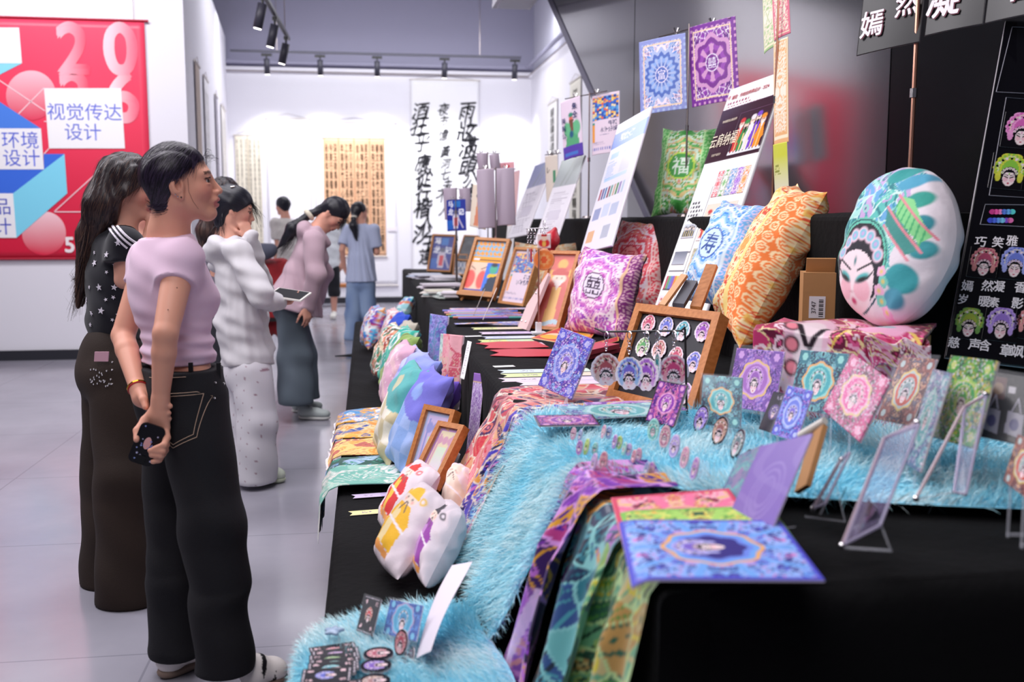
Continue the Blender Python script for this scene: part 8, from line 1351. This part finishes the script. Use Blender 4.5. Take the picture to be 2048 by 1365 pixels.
# hair clips on the fur: small printed ovals on clear bases
CL = [('c890b0', 'e8b8c8'), ('b8a0d8', 'd8c0e8'), ('a8c870', 'c8e090'), ('8090c0', 'b0b8e0'), ('c07890', 'e0b0b8'), ('78b8b0', 'b0e0d8'), ('a070b8', 'd0a8d8')]
def oval(name, label, px, py, h, wr, k, group, d=None, z=ZFUR, turn=0.9, rim=None, tilt=0.25, base=True, cat='hair clip'):
    c = at(px, py, d=d or zdep(px, py+h*0.5, z)); hm = h*depth_of(c)/FPX/2; nn = nrm(EYE-c); nn = nrm(A(nn[0], nn[1], 0)); u0 = np.cross(A(0, 0, 1), nn); u = nrm(u0*math.cos(turn)+nn*math.sin(turn)); w = nrm(A(0, 0, 1)+np.cross(u, A(0, 0, 1))*-tilt); N = nrm(np.cross(u, w)); t = thing(name, label, cat, c-A(0, 0, hm), group)
    sheet('print', c-u*hm*wr-w*hm, u*2*hm*wr, w*2*hm, lambda p: (p.m(np.ones(len(p.x)), rim or k[1]), p.m((np.hypot(p.x/(p.a*0.84), p.y/0.84) < 1).astype(float), k[1] if rim else k[0]), head(p, 0, 0, min(1.7, 1.7*p.a*1.4), k[0], k[1])), mat('clear print', None, 0.08), 0.004, parent=t, q=1.8, outline=lambda s, t_: ((lambda a, b: (0.5+a*np.sqrt(1-b*b/2)/2, 0.5+b*np.sqrt(1-a*a/2)/2))(2*s-1, 2*t_-1)))
    if base: b = MB(); b.obox(c-w*hm*0.9-u*hm*wr*0.5-N*0.016, u*hm*wr, w*hm*0.9, N*0.012); b.build('clear_base', CLEAR, t)
    return t
small = [(1146, 868, 26), (1159, 872, 26), (1158, 896, 30), (1172, 894, 34), (1189, 898, 26), (1186, 926, 40), (1206, 922, 38), (1206, 864, 28), (1217, 866, 26), (1228, 884, 30), (1238, 886, 28), (1247, 898, 28), (1257, 900, 26), (1266, 914, 30), (1276, 911, 30), (1292, 938, 30), (1302, 938, 28)]
for i, (px, py, h) in enumerate(small): oval('hair_clip', 'tiny %s clip on the blue fur, %s of the %s cluster' % (('clear rose', 'violet', 'lime green', 'slate blue', 'dusty pink', 'teal', 'purple')[(i*3) % 7], ORD[i if i < 7 else i-7], 'left' if i < 7 else 'right'), px, py, h, 0.5, CL[(i*3) % 7], 'small clips in rows on the fur', turn=0.7+0.4*(i % 2))
for i, (px, py, h, lab) in enumerate([(1306, 860, 46, 'mint opera clip, first of the larger row of clips'), (1329, 874, 46, 'rose and grey opera clip, second of the larger row'), (1348, 893, 48, 'purple opera clip, third of the larger row'), (1368, 916, 46, 'brown and pink clip, fourth of the larger row'), (1388, 938, 48, 'lilac clip, nearest of the larger row')]): oval('opera_clip', lab, px, py, h, 0.55, CL[(5, 4, 1, 0, 6)[i]], 'larger opera clips on the fur', turn=0.5+0.16*i)
for i, (px, py) in enumerate([(1400, 945), (1408, 948), (1416, 950)]): q = at(px, py, z=ZFUR+0.01); b = MB(); b.obox(q-A(0, 0, 0.012), RT*0.003, A(0, 0, 0.035), FWH*0.03); b.build('clear_plate', CLEAR, label='clear plastic plate, %s behind the nearest opera clip' % ORD[i], cat='plate', group='clear plates behind the clips')
BADGE = [('8868c0', 'b8a0e0'), ('a06a68', 'd0a898'), ('70888c', 'b0c0c0'), ('5a6a78', '98a8b0')]
for i, (px, py, h, tn, lab) in enumerate([(1401, 838, 56, 0.95, 'purple opera badge with a black rim, first of the upright ovals'), (1439, 862, 60, 0.95, 'brown opera badge with a black rim, second of the upright ovals'), (1474, 888, 62, 1.15, 'grey opera badge with a black rim, third of the upright ovals'), (1491, 925, 56, 1.25, 'dark badge seen nearly edge on, nearest of the upright ovals')]): oval('opera_badge', lab, px, py, h, 0.72, BADGE[i], 'upright oval badges on the fur', turn=tn, rim='1c1a24', base=False, tilt=0.35, cat='badge')
# goods on the low fur mat
ZL = 0.455
def blackcard(t1, t2, t3, t4, main, acc):
    def f(p): p.m(np.ones(len(p.x)), '131118'); p.m((np.abs(np.abs(p.y)-0.92) < 0.03)*(np.sin(p.x*70) > -0.2)*(np.abs(p.x) < p.a*0.88), 'e8dce8'); head(p, 0, 0, 0.85, main, acc, '131118', 0, 0.3); [p.text(c, sx*p.a*0.62, sy*0.66, 0.28, 'ecc8d0', 0, 0.9, 0.01) for c, sx, sy in ((t1, -1, 1), (t2, 1, 1), (t3, -1, -1), (t4, 1, -1))]
    return f
acard('black card of a red opera head with four white characters, standing on the low fur', (712, 1262), (744, 1274), (731, 1190), (2.30, 2.24, 2.36), blackcard('惊', '鸿', '飒', '影', 'd04850', 'c8b0a0'), case=0.002, thick=0.003, name='printed_card', group=None)
acard('square blue opera card in a dark sleeve on the low fur', (766, 1268), (832, 1284), (781, 1200), (2.28, 2.16, 2.34), card_art(['3a5aa8', '5a88d8', '2a2a78', '68a8e8', '4a70c0'], 'b0a0c8', '48a0c8', '3a88b8', '78c0e0', 77), case=0.006, thick=0.003, name='printed_card', group=None)
for i, (px, py, a) in enumerate([(668, 1302, 0.20), (672, 1311, 0.10), (666, 1321, 0.04), (670, 1330, 0.05), (664, 1338, 0.0), (653, 1351, -0.03), (672, 1378, 0.02)]):
    c = at(px, py, z=ZL+0.002*i); u = A(math.cos(a), math.sin(a), 0); v = A(-math.sin(a), math.cos(a), 0); k = SPAL[(i*5+6) % 12]; L_, w_ = 0.100, 0.066; f_ = blackcard(*[('巧', '笑', '嫣', '然'), ('岁', '暖', '慈', '声'), ('素', '影', '含', '章')][i % 3], *k)
    def rot(p, f_=f_): x, y, aa = p.x.copy(), p.y.copy(), p.a; s = 1/aa; p.x, p.y, p.a = y*s*1.0, -x*s, s; p.px *= s; f_(p); p.a = aa
    sheet('card_pack', c-u*L_/2-v*w_/2, u*L_, v*w_, rot, GLOSSP, 0.002, label='black opera card in the overlapping pack, %s' % ('farthest of all', 'second from the far end', 'third from the far end', 'fourth from the far end', 'just behind the front one', 'whole with a rose head', 'cut by the lower edge')[i], cat='card', group='pack of black opera cards', q=1.6)
for i, (px, py, k, lab) in enumerate([(757, 1307, ('b86878', 'e0a8b0'), 'rose opera badge lying flat, farthest of three'), (752, 1331, ('8a68c0', 'b8a0e0'), 'violet opera badge lying flat, middle of three'), (749, 1362, ('b08888', 'd8c0b8'), 'grey rose opera badge lying flat, nearest of three')]):
    c = at(px, py, z=ZL+0.004); u = A(0, 1, 0.05); sheet('flat_badge', c-A(0.032, 0.032, 0), A(0.064, 0, 0), A(0, 0.064, 0), lambda p: (p.m(np.ones(len(p.x)), '15131b'), (lambda x, y: (setattr(p, 'x', y), setattr(p, 'y', -x), head(p, 0, 0, 1.6, *k, '15131b')))(p.x.copy(), p.y.copy())), mat('clear print', None, 0.08), 0.006, label=lab, cat='badge', group='badges lying flat on the low fur', q=1.1, outline=lambda s, t_: ((lambda a, b: (0.5+a*np.sqrt(1-b*b/2)/2, 0.5+b*np.sqrt(1-a*a/2)/2))(2*s-1, 2*t_-1)))
for px, py, h, tn, k, lab in [(801, 1286, 52, 1.0, ('c06070', 'e0a0a8'), 'red opera badge with a black rim standing before the blue card'), (802, 1328, 56, 1.42, ('6a6070', '8a8090'), 'badge seen edge on beside the standing red badge'), (818, 1322, 54, 1.40, ('8a6878', 'a888a0'), 'mauve badge seen edge on at the white sheet')]: oval('opera_badge', lab, px, py, h, 0.8, k, None, d=2.16, turn=tn, rim='15131b', base=False, tilt=0.3, cat='badge')
f = Field(0.003); c = at(668, 1266, z=ZL+0.008); [f.el(c+A(0.012*math.cos(a), 0.012*math.sin(a), 0.004), (0.013, 0.008, 0.005), frame(A(math.cos(a), math.sin(a), 0)), 0.006) for a in (0.2, 1.4, 2.6, 3.8, 5.0)]; o = solid('hair_ornament', f, GLOSSP, None, '9ab0cc'); prop(o, 'small silvery blue leaf ornament lying on the low fur', 'ornament')
O, U, Wv = bl_frame((832, 1318), (868, 1310), (905, 1132), 2.14, 2.06, 2.46); sheet('paper_sheet', O, U, Wv, lambda p: p.m(np.ones(len(p.x)), 'ece4f0'), PRINT, 0.001, bend=lambda s, t: 0.012*np.sin(3*t+s), label='long white paper sheet leaning between the purple cushion and the fur', cat='paper')
for px, py in ((806, 1188), (808, 1196)): pass

# low wooden bench glimpsed at the far wall
g0 = gnd(672, 16.4); bt = thing('bench', 'low white bench with a wooden top at the far wall', 'bench', g0); b = MB(); b.box(g0+A(0, 0, 0.35), (0.75, 0.3, 0.05)); b.build('top', WOOD2, bt)
for sx in (-1, 1): b = MB(); b.box(g0+A(0.33*sx, 0, 0.16), (0.06, 0.28, 0.325)); b.build('leg', WHITE, bt)
